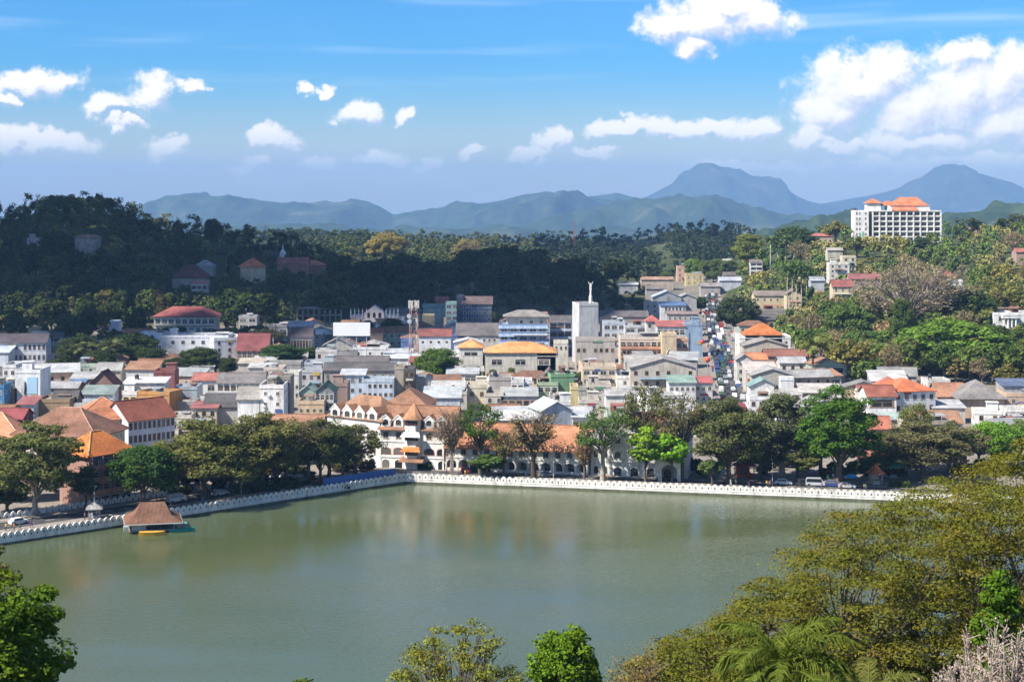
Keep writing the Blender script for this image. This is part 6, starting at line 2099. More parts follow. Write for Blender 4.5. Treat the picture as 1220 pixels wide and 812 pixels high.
    for j in range(8):
        x = lerp(-w / 2 + 2, w / 2 - 2, j / 7)
        if abs(x) > 5.5:
            o = link('arch_window', ARCH, r, (0.6, 0.56, 0.54))
            o.location, o.scale = (x, -0.004, 3.6), (1.3, 1, 1.8)
    RECTS.append((418, 474, 360, 386, g.y))
    # unfinished concrete frame
    g = on_ground(380, 384, lift=0)
    k = g.y / FPX
    r = empty('concrete_frame', g, R(3), 'unfinished grey concrete building frame of bare columns and slabs', 'building')
    NAMED.append((380, 376, g.y, 'concrete frame'))
    w = 54 * k
    for f, xe in ((0, 1.0), (3.7, 1.0), (7.4, 0.68)):
        m = MB()
        m.box(-w / 2, -w / 2 + w * xe, 0, 12, f - 0.3, f)
        m.build('slab', M_CONC, r)
    for j in range(9):
        x = lerp(-w / 2 + 0.5, w / 2 - 0.5, j / 8)
        m = MB()
        for y in (0.5, 6, 11.4):
            m.box(x - 0.25, x + 0.25, y - 0.25, y + 0.25, -3, 7.1 if j < 6 else 6.6)
        m.build('column_row', M_CONC, r)
    RECTS.append((352, 408, 364, 386, g.y))
    # round water tank on the left hill
    g = on_ground(105, 299)
    k = g.y / FPX
    r = empty('water_reservoir', g, 0, 'round grey concrete water reservoir with rusty rim high on the left hill', 'reservoir')
    rad = 15.5 * k
    m = MB()
    m.lathe([(rad, -4), (rad, 7.4), (rad * 0.98, 7.6)], 28)
    m.build('shell', M_CONC, r)
    m = MB()
    m.lathe([(rad * 1.05, 7.6), (rad * 1.05, 8.3), (rad * 0.6, 9.4), (0.1, 9.7)], 28)
    m.build('cover', M_TILE, r, (0.30, 0.17, 0.13))
    RECTS.append((88, 122, 278, 300, g.y))
    # stupa
    g = on_ground(337, 306, lift=2)
    r = empty('stupa', g + Vector((0, 0, 2)), 0, 'small pointed white stupa on the hilltop by the monastery halls', 'stupa')
    m = MB()
    m.lathe([(2.4, -2), (2.4, 0.6), (2.1, 0.7), (2.1, 1.8), (1.8, 3.0), (1.2, 4.0), (0.6, 4.5), (0.6, 5.1)], 16)
    m.build('dome', M_WHITE, r, WHITE)
    m = MB()
    m.lathe([(0.42, 5.1), (0.3, 6.2), (0.12, 7.6), (0.03, 8.6)], 10)
    m.build('spire', M_WHITE, r, WHITE)
    RECTS.append((330, 344, 292, 306, g.y))
    # curved bay with pointed black louvre on the shaded hotel
    hot = [o for o in bpy.data.objects if o.get('label', '').startswith('long white hotel with curved bay')][0]
    m = MB()
    bx = -14.0 * 37 / 37
    pts = [(bx + 3.4 * math.cos(a), 3.0 * -math.sin(a)) for a in [math.pi * j / 10 for j in range(11)]]
    m.prism(pts[::-1], -2, 10.2)
    for z in (2.6, 6.0):
        m.prism([(bx + (x - bx) * 1.14, y * 1.16) for x, y in pts[::-1]], z, z + 0.8)
    m.build('curved_bay', M_WHITE, hot, SHADEW)
    m = MB()
    m.add([(bx - 2.6, -3.6, 9.4), (bx + 2.6, -3.6, 9.4), (bx, -3.6, 13.2), (bx - 2.6, -3.3, 9.4), (bx + 2.6, -3.3, 9.4), (bx, -3.3, 13.2)], [(0, 1, 2), (5, 4, 3), (0, 3, 4, 1), (1, 4, 5, 2), (2, 5, 3, 0)])
    m.build('louvre_gable', M_DARK, hot)
    for z in (3.7, 7.2):
        m = MB()
        for j in range(2, 9):
            a = math.pi * j / 10
            x, y = bx + 3.44 * math.cos(a), -3.04 * math.sin(a)
            m.box(x - 0.42, x + 0.42, y - 0.06, y + 0.06, z, z + 1.3)
        m.build('bay_window', M_GLASS, hot)
    # mural sign on the tall white block
    blk = [o for o in bpy.data.objects if o.get('label', '').startswith('tall white block with a pale blue mural')][0]
    m = MB()
    m.box(-0.2, 3.0, -0.14, -0.02, 7.2, 12.6)
    s = m.build('mural_sign', M_PAINT, blk, (0.36, 0.55, 0.72))
    m = MB()
    m.tube([(-0.9, -0.12, 7.0), (-0.75, -0.12, 9.2), (-0.9, -0.12, 11.2)], [0.25, 0.32, 0.12], 6)
    m.build('mural_figure', M_DARK, s)
    # arch on the cream entrance tower
    tw = [o for o in bpy.data.objects if o.get('label', '').startswith('cream entrance tower')][0]
    m = MB()
    arc = [(-1.1, 2.2), (1.1, 2.2), (1.1, 6.0), (0.75, 7.3), (0, 8.4), (-0.75, 7.3), (-1.1, 6.0)]
    m.add([(x, -0.015, z) for x, z in arc], [tuple(range(7))])
    for (ax, az), (bx_, bz) in zip(arc, arc[1:] + arc[:1]):
        m.tube([(ax, -0.05, az), (bx_, -0.05, bz)], 0.13, 4, 1)
    m.build('pointed_arch', [M_GLASS, M_PAINT], tw, (0.7, 0.6, 0.45))
    # portico of the mansion
    ms = [o for o in bpy.data.objects if o.get('label', '').startswith('white classical mansion')][0]
    m = MB()
    for x in (-5.2, -3.5, -1.8, -0.1):
        m.lathe([(0.45, -2), (0.42, 0.3), (0.36, 6.3), (0.5, 6.6)], 10, x - 2, -2.4)
    m.build('columns', M_WHITE, ms, WHITE)
    m = MB()
    m.box(-8, -1.2, -3.0, -0.01, 6.6, 7.7)
    m.add([(-8.2, -3.1, 7.7), (-1.0, -3.1, 7.7), (-4.6, -3.1, 9.6), (-8.2, 0, 7.7), (-1.0, 0, 7.7), (-4.6, 0, 9.6)], [(0, 1, 2), (0, 2, 5, 3), (1, 4, 5, 2)])
    m.build('pediment', M_WHITE, ms, WHITE)
    # round painted swirl on the peach edge building
    pe = [o for o in bpy.data.objects if o.get('label', '').startswith('peach building with blue painted swirl')][0]
    m = MB()
    m.tube([(-2.4 + 1.6 * math.cos(a), -0.03, 3.4 + 1.3 * math.sin(a)) for a in [0.5 * j for j in range(13)]], 0.12, 4)
    m.build('painted_swirl', M_PAINT, pe, (0.10, 0.12, 0.40))


left_front()
left_back()
centre()
right_side()
hill_hotel()
landmarks()
# ------------------------------------------------------------------ low houses filling the town between the large ones
def corners(c, m=0.0):
    x, y, a, b, t = c
    ct, st = math.cos(t), math.sin(t)
    return [(x + sx * (a + m) * ct - sy * (b + m) * st, y + sx * (a + m) * st + sy * (b + m) * ct) for sx, sy in ((-1, -1), (1, -1), (1, 1), (-1, 1))]


def overlap(p, q, m):
    if math.hypot(p[0] - q[0], p[1] - q[1]) > math.hypot(p[2], p[3]) + math.hypot(q[2], q[3]) + m:
        return False
    A, B = corners(p, m), corners(q)
    for t in (p[4], q[4]):
        for ax in ((math.cos(t), math.sin(t)), (-math.sin(t), math.cos(t))):
            a = [x * ax[0] + y * ax[1] for x, y in A]
            b = [x * ax[0] + y * ax[1] for x, y in B]
            if max(a) < min(b) or max(b) < min(a):
                return False
    return True


USED = set()


def place_words(px, py, Y, rnd):
    near = sorted(NAMED, key=lambda n: (n[0] - px) ** 2 + 2.2 * (n[1] - py) ** 2)
    out = []
    for n in near[:5]:
        dx, dy = px - n[0], py - n[1]
        if abs(dx) > 1.3 * abs(dy):
            rel = 'left of' if dx < 0 else 'right of'
        else:
            rel = 'before' if Y < n[2] else 'behind'
        out.append((rel, n[3]))
    return out


def unique_label(base, px, py, Y, rnd):
    opts = place_words(px, py, Y, rnd)
    for rel, nm in opts[:2]:
        t = f'{base} {rel} the {nm}'
        if t not in USED and len(t.split()) <= 16:
            USED.add(t)
            return t
    for i in range(len(opts)):
        for j in range(i + 1, len(opts)):
            t = f'{base} {opts[i][0]} {opts[i][1]} and {opts[j][0]} {opts[j][1]}'
            if t not in USED and len(t.split()) <= 16:
                USED.add(t)
                return t
    return None


def fillers():
    rnd = random.Random(2024)
    walls = [('white', (0.70, 0.69, 0.66)), ('cream', (0.60, 0.52, 0.38)), ('beige', (0.48, 0.42, 0.34)), ('grey', (0.36, 0.35, 0.33)), ('pale blue', (0.46, 0.54, 0.62)),
             ('brick-brown', (0.34, 0.20, 0.14)), ('peach', (0.58, 0.40, 0.27)), ('pale green', (0.40, 0.50, 0.38)), ('off-white', (0.64, 0.62, 0.57)), ('stained white', (0.60, 0.59, 0.56))]
    roofs = [('flat', GREY, 'flat roof'), ('flat', GREY, 'flat roof'), ('gable', SH_GREY, 'grey gable roof'), ('gable', TILE, 'brown tiled roof'), ('shed', SH_BLUE, 'bluish sheet roof'),
             ('shed', SH_RUST, 'rusty sheet roof'), ('gfront', SH_GREY, 'grey end gable'), ('gable', SH_DARK, 'charcoal roof'), ('shed', (0.46, 0.45, 0.43), 'pale sheet roof'), ('gfront', SH_RUST, 'rusty end gable'), ('hip', TILE_DK, 'dark hip roof')]
    n, tries = 0, 0
    while n < 195 and tries < 9900:
        tries += 1
        Y = 500 + 420 * rnd.random() ** 1.25
        px = rnd.uniform(-25, 1235) if n < 165 else rnd.choice([rnd.uniform(-220, -30), rnd.uniform(1250, 1480)])
        X = (px - PX0) * Y / FPX
        if inland(X, Y) < 26 or abs(X - street_x(Y)) < 6.5 + 7.5:
            continue
        if px > 930 and Y > table(px, RIGHT_FOOT) - 15:
            continue
        if px < 330 and Y > 800:
            continue
        w, d, h = rnd.uniform(7, 15), rnd.uniform(7, 12), rnd.uniform(4.2, 8.2)
        rot = rnd.choice([-8, -4, 0, 4, 8, 14])
        c = (X, Y + d / 2, w / 2, d / 2, R(rot))
        if any(overlap(c, f, 0.4) for f in FOOT) or any(math.hypot(t[0] - X, t[1] - Y - d / 2) < 6 for t in TREE_SPOTS):
            continue
        z = ground(X, Y)
        kind = rnd.choice(roofs)
        wn, wc = rnd.choice(walls)
        ptop = PY0 + (CAM_H - z - h - (2.0 if kind[0] != 'flat' else 0)) * FPX / Y
        pw = w * FPX / Y / 2
        if any(r[4] > Y and px + pw > r[0] + 2 and px - pw < r[1] - 2 and ptop < r[2] + (r[3] - r[2]) * 0.55 for r in RECTS):
            continue
        size = 'small' if w < 9.5 else ('wide' if w > 12.5 else rnd.choice(['low', 'plain', 'modest']))
        tank = kind[0] == 'flat' and rnd.random() < 0.35
        base = f'{size} {wn} house with {kind[2]}' + (' and tank' if tank else '')
        lab = unique_label(base, px, ptop, Y, rnd)
        if not lab:
            continue
        k = rnd.uniform(0.85, 1.12)
        house_at(X, Y, z, w, h, d, rot, tuple(min(0.8, v * k) for v in wc), kind[0], (lambda f_: tuple(v * f_ for v in kind[1]))(rnd.uniform(0.75, 1.2)), lab, rise=rnd.uniform(1.2, 2.6),
                 style=rnd.choice(['win', 'win', 'strip', 'gallery', 'none']), tank=tank, stair=kind[0] == 'flat' and rnd.random() < 0.3, group='low houses filling the town', sheet=rnd.random() < 0.5, ac=rnd.choice([0, 0, 1, 2]))
        n += 1


# ------------------------------------------------------------------ trees of the hills and the woods behind the town
def hides(px, py_top, py_foot, half, Y, margin=0.75):
    for r in RECTS:
        if r[4] > Y - 3 and px + half * margin > r[0] and px - half * margin < r[1] and py_top < r[2] + 0.58 * (r[3] - r[2]) and py_foot > r[2]:
            return True
    return False


def blocked(x, y, m=1.5):
    return any(math.hypot(f[0] - x, f[1] - y) < max(f[2], f[3]) + m for f in FOOT)


SKY_L = [(-40, 262), (0, 254), (40, 248), (70, 241), (125, 243), (140, 250), (170, 256), (210, 268), (250, 272), (290, 284), (330, 298), (380, 312), (430, 320)]


def hill_trees():
    rnd = random.Random(99)
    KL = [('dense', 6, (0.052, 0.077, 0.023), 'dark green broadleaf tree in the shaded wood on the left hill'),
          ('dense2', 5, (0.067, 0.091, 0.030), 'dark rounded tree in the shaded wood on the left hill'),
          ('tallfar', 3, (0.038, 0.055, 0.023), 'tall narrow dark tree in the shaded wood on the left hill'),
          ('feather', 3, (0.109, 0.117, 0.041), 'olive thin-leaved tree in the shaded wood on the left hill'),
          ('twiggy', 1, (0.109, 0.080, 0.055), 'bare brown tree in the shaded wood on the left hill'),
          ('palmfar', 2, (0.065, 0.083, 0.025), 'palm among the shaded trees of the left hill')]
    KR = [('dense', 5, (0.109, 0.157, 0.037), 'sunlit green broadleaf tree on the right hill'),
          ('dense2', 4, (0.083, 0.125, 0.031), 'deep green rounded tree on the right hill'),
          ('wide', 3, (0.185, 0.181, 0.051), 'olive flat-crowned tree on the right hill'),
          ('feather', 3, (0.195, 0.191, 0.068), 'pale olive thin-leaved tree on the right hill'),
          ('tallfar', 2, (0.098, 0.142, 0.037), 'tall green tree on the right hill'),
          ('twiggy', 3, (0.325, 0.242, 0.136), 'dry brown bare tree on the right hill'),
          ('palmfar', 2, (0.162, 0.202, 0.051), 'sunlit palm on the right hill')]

    def pick(kinds):
        t = rnd.uniform(0, sum(k[1] for k in kinds))
        for k in kinds:
            t -= k[1]
            if t <= 0:
                return k
        return kinds[-1]

    def grow(px, py, kinds, size, group, hmul=1.0):
        g = on_ground(px, py)
        if g.y > 2500:
            return False
        k = pick(kinds)
        H = rnd.uniform(*size) * hmul * (1.25 if k[0] == 'tallfar' else 1.0)
        if k[0] == 'palmfar':
            H = rnd.uniform(10, 15)
        p = FAR[k[0]]
        W = H * rnd.uniform(0.85, 1.25) * (2 * p['R'] / p['H']) if k[0] != 'tallfar' else H * 0.55
        if k[0] == 'palmfar':
            W = rnd.uniform(6.5, 8.5)
        f = FPX / g.y
        if blocked(g.x, g.y):
            return False
        for _ in range(3):
            if not hides(px, py - H * f, py, W * f / 2, g.y):
                break
            H, W = H * 0.62, W * 0.7
        else:
            return False
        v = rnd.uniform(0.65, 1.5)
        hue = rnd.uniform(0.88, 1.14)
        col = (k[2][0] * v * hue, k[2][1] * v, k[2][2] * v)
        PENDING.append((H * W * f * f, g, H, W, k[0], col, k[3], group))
        return True

    # left hill, rows from the crest down
    n = 0
    py = 238.0
    while py < 428:
        step = 8.5 + (py - 238) * 0.018
        px = -34 + rnd.uniform(0, 14)
        while px < 425:
            top = table(px, SKY_L)
            if py >= top + 2 and (py < 400 or px < 330):
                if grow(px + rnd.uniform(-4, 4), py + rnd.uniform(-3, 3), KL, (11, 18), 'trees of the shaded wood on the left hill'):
                    n += 1
            px += rnd.uniform(14, 22)
        py += step
    # right hill
    m = 0
    py = 268.0
    while py < 462:
        px = 868 + rnd.uniform(0, 14)
        while px < 1245:
            g = on_ground(px, py)
            ok = g.y < 1330 and g.y > table(px, RIGHT_FOOT) - 12 and abs(g.x - street_x(g.y)) > 17
            if ok and grow(px + rnd.uniform(-4, 4), py + rnd.uniform(-3, 3), KR, (9, 16), 'trees on the sunlit right hill'):
                m += 1
            px += rnd.uniform(13, 21)
        py += 9.5
    # dark trees at the back edge of the town
    KM = [('dense', 6, (0.035, 0.054, 0.018), 'tall dark tree in the wood at the back of the town'), ('dense2', 4, (0.042, 0.063, 0.022), 'dark rounded tree in the wood at the back of the town'),
          ('feather', 2, (0.072, 0.075, 0.031), 'brownish tree in the wood at the back of the town')]
    for Y0, hm in ((1010, 0.75), (1090, 1.15), (1170, 1.45), (1255, 1.45)):
        px = 405 + rnd.uniform(0, 10)
        while px < 770:
            y = PY0 + (CAM_H - 3) * FPX / (Y0 + rnd.uniform(-25, 25))
            grow(px, y, KM, (12, 17), 'trees of the wood behind the town', hm * (1.22 if 555 < px < 650 else 1.0))
            px += rnd.uniform(17, 27)
    return n, m


def special_hill_trees():
    T = tree_px
    # right hill, trees that stand out
    T(1133, 462, 378, 128, 'grand', (0.080, 0.135, 0.020), 'big bright green rounded tree low on the right hill', Y=690)
    T(1075, 455, 352, 30, 'tall', (0.05, 0.075, 0.022), 'narrow dark tree left of the big bright green tree', Y=720)
    T(1085, 420, 312, 150, 'greybare', (0.155, 0.125, 0.080), 'wide grey bare-branched tree on the right hill', Y=800, bark=(0.26, 0.22, 0.19))
    T(1150, 415, 340, 70, 'grand', (0.040, 0.065, 0.018), 'dark green tree above the big bright green tree', Y=800)
    T(1062, 322, 283, 56, 'broad', (0.095, 0.085, 0.028), 'olive umbrella tree before the great hilltop hotel', Y=1120)
    T(1180, 440, 385, 52, 'grand', (0.032, 0.052, 0.018), 'dark tree at the foot of the white mansion', Y=730)
    T(1030, 460, 392, 60, 'grand', (0.052, 0.085, 0.024), 'green tree between the ribbed sheet roof and the grey bare tree', Y=705)
    T(1010, 440, 358, 58, 'grand', (0.060, 0.092, 0.026), 'tall green tree right of the yellow colonial house', Y=760)
    T(878, 392, 350, 50, 'grand', (0.030, 0.042, 0.020), 'dark round tree left of the yellow colonial house', Y=880)
    T(893, 345, 277, 40, 'tall', (0.11, 0.125, 0.028), 'tall yellow-green tree at the top left of the right hill', Y=1180)
    T(945, 318, 268, 52, 'grand', (0.036, 0.058, 0.020), 'dark tree on the skyline left of the great hilltop hotel', Y=1180)
    T(1100, 312, 284, 30, 'tall', (0.038, 0.058, 0.02), 'dark tree at the right foot of the great hilltop hotel', Y=1150)
    T(968, 464, 402, 40, 'palm', (0.085, 0.095, 0.028), 'coconut palm at the foot of the right hill beside the sheds', Y=660, name='palm_tree', cat='palm', rz=1)
    T(1002, 418, 364, 26, 'royal', (0.060, 0.085, 0.028), 'palm on the slope right of the yellow colonial house', Y=770, name='palm_tree', cat='palm')
    for i, px in enumerate((938, 944, 949, 955, 961)):
        tree_px(px, 352, 314 + (i % 2) * 4, 14, 'royal', (0.055, 0.085, 0.025), 'tall pale-trunked royal palm in the clump behind the yellow colonial house', Y=930, name='palm_tree', cat='palm', group='royal palms behind the yellow house', bark=(0.36, 0.33, 0.29))
    for i, px in enumerate((918, 927, 936, 946)):
        tree_px(px, 310, 281 + (i % 2) * 4, 15, 'royal', (0.060, 0.085, 0.028), 'royal palm in the row on the skyline left of the hilltop hotel', Y=1150, name='palm_tree', cat='palm', group='royal palms on the right skyline', bark=(0.36, 0.33, 0.29))
    for i, (px, b, t) in enumerate(((386, 382, 352), (398, 380, 354), (373, 384, 356), (292, 378, 352))):
        tree_px(px, b, t, 22, 'palm', (0.070, 0.075, 0.026), ['pale palm above the concrete frame', 'pale palm at the right end of the concrete frame', 'leaning palm left of the concrete frame', 'pale palm at the hill foot right of the red bungalow'][i], Y=960, name='palm_tree', cat='palm', rz=i)
    tree_px(100, 440, 408, 34, 'palm', (0.055, 0.062, 0.026), 'shaded palm right of the mural block', Y=690, name='palm_tree', cat='palm')
    tree_px(135, 440, 405, 34, 'palm', (0.060, 0.066, 0.028), 'shaded palm among the dark trees by the maroon gable', Y=700, name='palm_tree', cat='palm')
    # trees that stand out on the left skyline and at the back
    T(253, 300, 258, 24, 'round', (0.022, 0.036, 0.014), 'dark round tree sticking up on the left hill skyline', Y=1130)
    T(75, 275, 232, 46, 'grand', (0.035, 0.055, 0.02), 'broad tree crowning the top of the left hill', Y=1180)
    T(120, 275, 234, 36, 'grand', (0.024, 0.038, 0.015), 'dark flat-topped tree on the summit of the left hill', Y=1175)
    T(600, 372, 291, 104, 'grand', (0.018, 0.034, 0.012), 'huge dark tree rising over the back of the town', Y=1130, rz=1)
    T(462, 374, 310, 84, 'grand', (0.042, 0.034, 0.028), 'huge dark reddish tree left of centre at the back of the town', Y=1090, rz=2)
    T(460, 330, 275, 46, 'grand', (0.175, 0.140, 0.045), 'golden-topped tree in the sunlit wood beyond the town', Y=1560)
    T(556, 330, 283, 40, 'greybare', (0.22, 0.175, 0.07), 'pale yellowish bare tree in the sunlit wood beyond the town', Y=1600)
    T(668, 345, 307, 42, 'greybare', (0.15, 0.135, 0.075), 'greyish bare tree at the right of the huge dark tree', Y=1330)
    T(826, 338, 306, 22, 'round', (0.085, 0.13, 0.025), 'bright green round tree beside the salmon house', Y=1330)
    for i, (px, b, t, w) in enumerate(((841, 330, 308, 18), (855, 328, 306, 20), (868, 332, 308, 22), (850, 342, 322, 22), (795, 335, 322, 18), (872, 352, 330, 22))):
        T(px, b, t, w, 'round', (0.065, 0.085, 0.028), 'green tree among the houses at the head of the street', Y=1290 - i * 15, group='trees at the head of the street')


def settle_hill_trees(limit=190):
    """the trees that show largest become objects; the others and the far ridges' woods one mass"""
    PENDING.sort(key=lambda t: -t[0])
    palms = [t for t in PENDING if t[4] == 'palmfar']
    rest = [t for t in PENDING if t[4] != 'palmfar']
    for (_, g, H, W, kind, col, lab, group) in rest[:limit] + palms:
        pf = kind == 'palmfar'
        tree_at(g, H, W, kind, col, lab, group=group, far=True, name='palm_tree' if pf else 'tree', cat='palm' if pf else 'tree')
    rng = np.random.default_rng(3)
    V, Cc = [], []
    for (x, y, z, H, W, col, bare) in [(g.x, g.y, g.z, H, W, col, kind == 'twiggy') for (_, g, H, W, kind, col, lab, group) in rest[limit:]] + WOOD:
        near = y < 1300
        nl_, per, leaf = (16, 34, 0.95) if near else (9, 28, 1.5)
        if bare:
            per, leaf = per // 2, leaf * 0.6
        d = rng.normal(size=(nl_, 3))
        d /= np.linalg.norm(d, axis=1)[:, None]
        d *= rng.uniform(0.5, 1.0, (nl_, 1)) ** 0.5
        c = np.array([x, y, z + H * 0.50]) + d * np.array([W * 0.38, W * 0.38, H * 0.42])
        e = rng.normal(size=(nl_, per, 3))
        e /= np.linalg.norm(e, axis=2)[:, :, None]
        p = c[:, None, :] + e * rng.uniform(0.4, 1, (nl_, per, 1)) * np.array([W * 0.19, W * 0.19, H * 0.14])
        nr = e + rng.normal(size=e.shape) * 0.4 + np.array([0, 0, 0.6])
        v = cards(p.reshape(-1, 3), nr.reshape(-1, 3), leaf, rng, 1.2)
        V.append(v)
        Cc.append(np.tile(np.array([*col, 1.0], dtype=np.float32), (len(v), 1)))
    me = card_mesh('woodland', np.concatenate(V), M_WOOD)
    at = me.attributes.new('species', 'FLOAT_COLOR', 'POINT')
    at.data.foreach_set('color', np.concatenate(Cc).ravel())
    tag(link('woodland', me), 'woods covering the hills and ridges around the town', None, None, 'stuff')


PENDING, WOOD = [], []


def mat_wood():
    m, t, out = new_mat('woodland_leaves')
    at = t.n('ShaderNodeAttribute', attribute_name='species', attribute_type='GEOMETRY').outputs['Color']
    rp = t.n('ShaderNodeNewGeometry').outputs['Random Per Island']
    col = scaled(t, at, t.rng(rp, 0, 1, 0.65, 1.35, smooth=False))
    d = t.n('ShaderNodeBsdfDiffuse', {'Color': col})
    t.t.links.new(d.outputs[0], out.inputs[0])
    return m


M_WOOD = mat_wood()


def wood(name, spots, cols, seed, label):
    rnd = random.Random(seed)
    for (x, y, z, H, W) in spots:
        c = rnd.choice(cols)
        k = rnd.uniform(0.75, 1.25)
        WOOD.append((x, y, z, H, W, (c[0] * k, c[1] * k, c[2] * k), False))


def far_woods():
    rnd = random.Random(17)

    def rows(px0, px1, pys, step, hh, ymin=1350, ymax=2560):
        out = []
        for py in pys:
            px = px0 + rnd.uniform(0, step)
            while px < px1:
                g = on_ground(px, py + rnd.uniform(-2, 2))
                if ymin < g.y < ymax and not blocked(g.x, g.y, 3) and abs(g.x - street_x(min(g.y, 1240))) > 8:
                    H = rnd.uniform(*hh)
                    if not hides(px, py - H * FPX / g.y, py, H * 0.4 * FPX / g.y, g.y):
                        out.append((g.x, g.y, g.z - 1, H, H * rnd.uniform(0.8, 1.25)))
                px += rnd.uniform(0.7, 1.3) * step
        return out
    wood('far_wood', rows(640, 885, [270, 276, 282, 288, 294, 300, 306, 312, 318, 324, 330], 13, (13, 20)), [(0.026, 0.040, 0.018), (0.036, 0.050, 0.022)], 3, 'dark wood on the ridge beyond the town')
    wood('sunlit_wood', rows(395, 650, [288, 291, 294, 299, 304, 309, 315, 321, 327, 333], 13, (10, 17)), [(0.075, 0.095, 0.028), (0.10, 0.105, 0.030), (0.055, 0.075, 0.024)], 4, 'sunlit wood on the low ridge beyond the town')
    wood('far_wood', rows(860, 1250, [262, 265, 268, 271, 275, 280], 9, (10, 16), 1330), [(0.05, 0.07, 0.024), (0.065, 0.075, 0.03)], 5, 'green wood behind the crest of the right hill')
    wood('far_wood', rows(250, 440, [274, 278, 282, 285, 288, 291, 294, 297, 300, 304, 308], 9, (12, 18), 1420, 2560), [(0.045, 0.066, 0.026), (0.06, 0.075, 0.03)], 8, 'green wood in the gap beyond the left hill')
    wood('far_wood', rows(-40, 430, [250, 258, 266, 276, 288, 300, 312], 14, (10, 16), 1180, 1420), [(0.026, 0.042, 0.018), (0.034, 0.05, 0.022)], 6, 'wood behind the crest of the left hill')


def beyond_the_frame():
    """woods and town that carry on past both edges of the view"""
    rnd = random.Random(41)
    for a, b, pys in ((1262, 1640, range(285, 470, 8)), (-330, -45, range(262, 420, 9))):
        for py in pys:
            px = a + rnd.uniform(0, 15)
            while px < b:
                g = on_ground(px, py)
                if g.y < 2500 and ground(g.x, g.y) > 2.6:
                    H = rnd.uniform(9, 16)
                    WOOD.append((g.x, g.y, g.z - 1, H, H * rnd.uniform(0.8, 1.2), rnd.choice([(0.05, 0.075, 0.025), (0.07, 0.085, 0.03), (0.038, 0.06, 0.022)]), False))
                px += rnd.uniform(14, 22)


fillers()
beyond_the_frame()
lakeside_trees()
special_hill_trees()
_n = hill_trees()
print('hill trees', _n)
far_woods()
settle_hill_trees()
foreground_trees()
# ------------------------------------------------------------------ boats, kiosks, traffic, people
def boathouse():
    Y = 391.0
    x = (183 - PX0) * Y / FPX
    r = empty('boathouse', (x, Y, 0), R(14), 'lake boathouse with flared brown tiled roof at the left bank', 'boathouse')
    w, d = 10.4, 9.5
    m = MB()
    m.box(-w / 2, w / 2, 0, d + 3, 0.35, 0.62)
    m.build('deck', M_CONC, r)
    for x_ in (-w / 2 + 0.4, -1.4, 1.6, w / 2 - 0.4):
        for y_ in (0.3, d - 0.4):
            p = MB()
            p.box(x_ - 0.13, x_ + 0.13, y_ - 0.13, y_ + 0.13, -2.5, 2.3)
            p.build('post', M_PAINT, r, (0.10, 0.07, 0.05))
    for bx in ((-w / 2 + 0.2, -1.6, 0.45, 0.6, 0.63, 2.0), (-w / 2 + 0.2, w / 2 - 0.2, d - 0.3, d - 0.15, 0.63, 2.2)):
        m = MB()
        m.box(*bx)
        m.build('screen_wall', M_WHITE, r, (0.62, 0.66, 0.72))
    rf = MB()
    e0, e1, rr = (w / 2 + 1.0, d / 2 + 1.0), (w / 2 - 1.3, d / 2 - 1.5), 2.6
    vs = [(sx * e0[0], sy * e0[1], 0) for sx, sy in ((-1, -1), (1, -1), (1, 1), (-1, 1))] + [(sx * e1[0], sy * e1[1], 1.25) for sx, sy in ((-1, -1), (1, -1), (1, 1), (-1, 1))] + [(-rr, -0.1, 3.7), (rr, -0.1, 3.7), (rr, 0.1, 3.7), (-rr, 0.1, 3.7)]
    rf.add(vs, [(0, 1, 5, 4), (1, 2, 6, 5), (2, 3, 7, 6), (3, 0, 4, 7), (4, 5, 9, 8), (5, 6, 10, 9), (6, 7, 11, 10), (7, 4, 8, 11), (8, 9, 10, 11), (3, 2, 1, 0)])
    ro = rf.build('roof', M_TILE, r, (0.185, 0.095, 0.062), loc=(0, d / 2, 2.2))
    fa = MB()
    for sy in (-1, 1):
        fa.box(-e0[0], e0[0], sy * e0[1] - 0.06, sy * e0[1] + 0.06, -0.22, -0.01)
    for sx in (-1, 1):
        fa.box(sx * e0[0] - 0.06, sx * e0[0] + 0.06, -e0[1] + 0.07, e0[1] - 0.07, -0.22, -0.01)
    fa.build('fascia', M_PAINT, ro, (0.6, 0.58, 0.55))


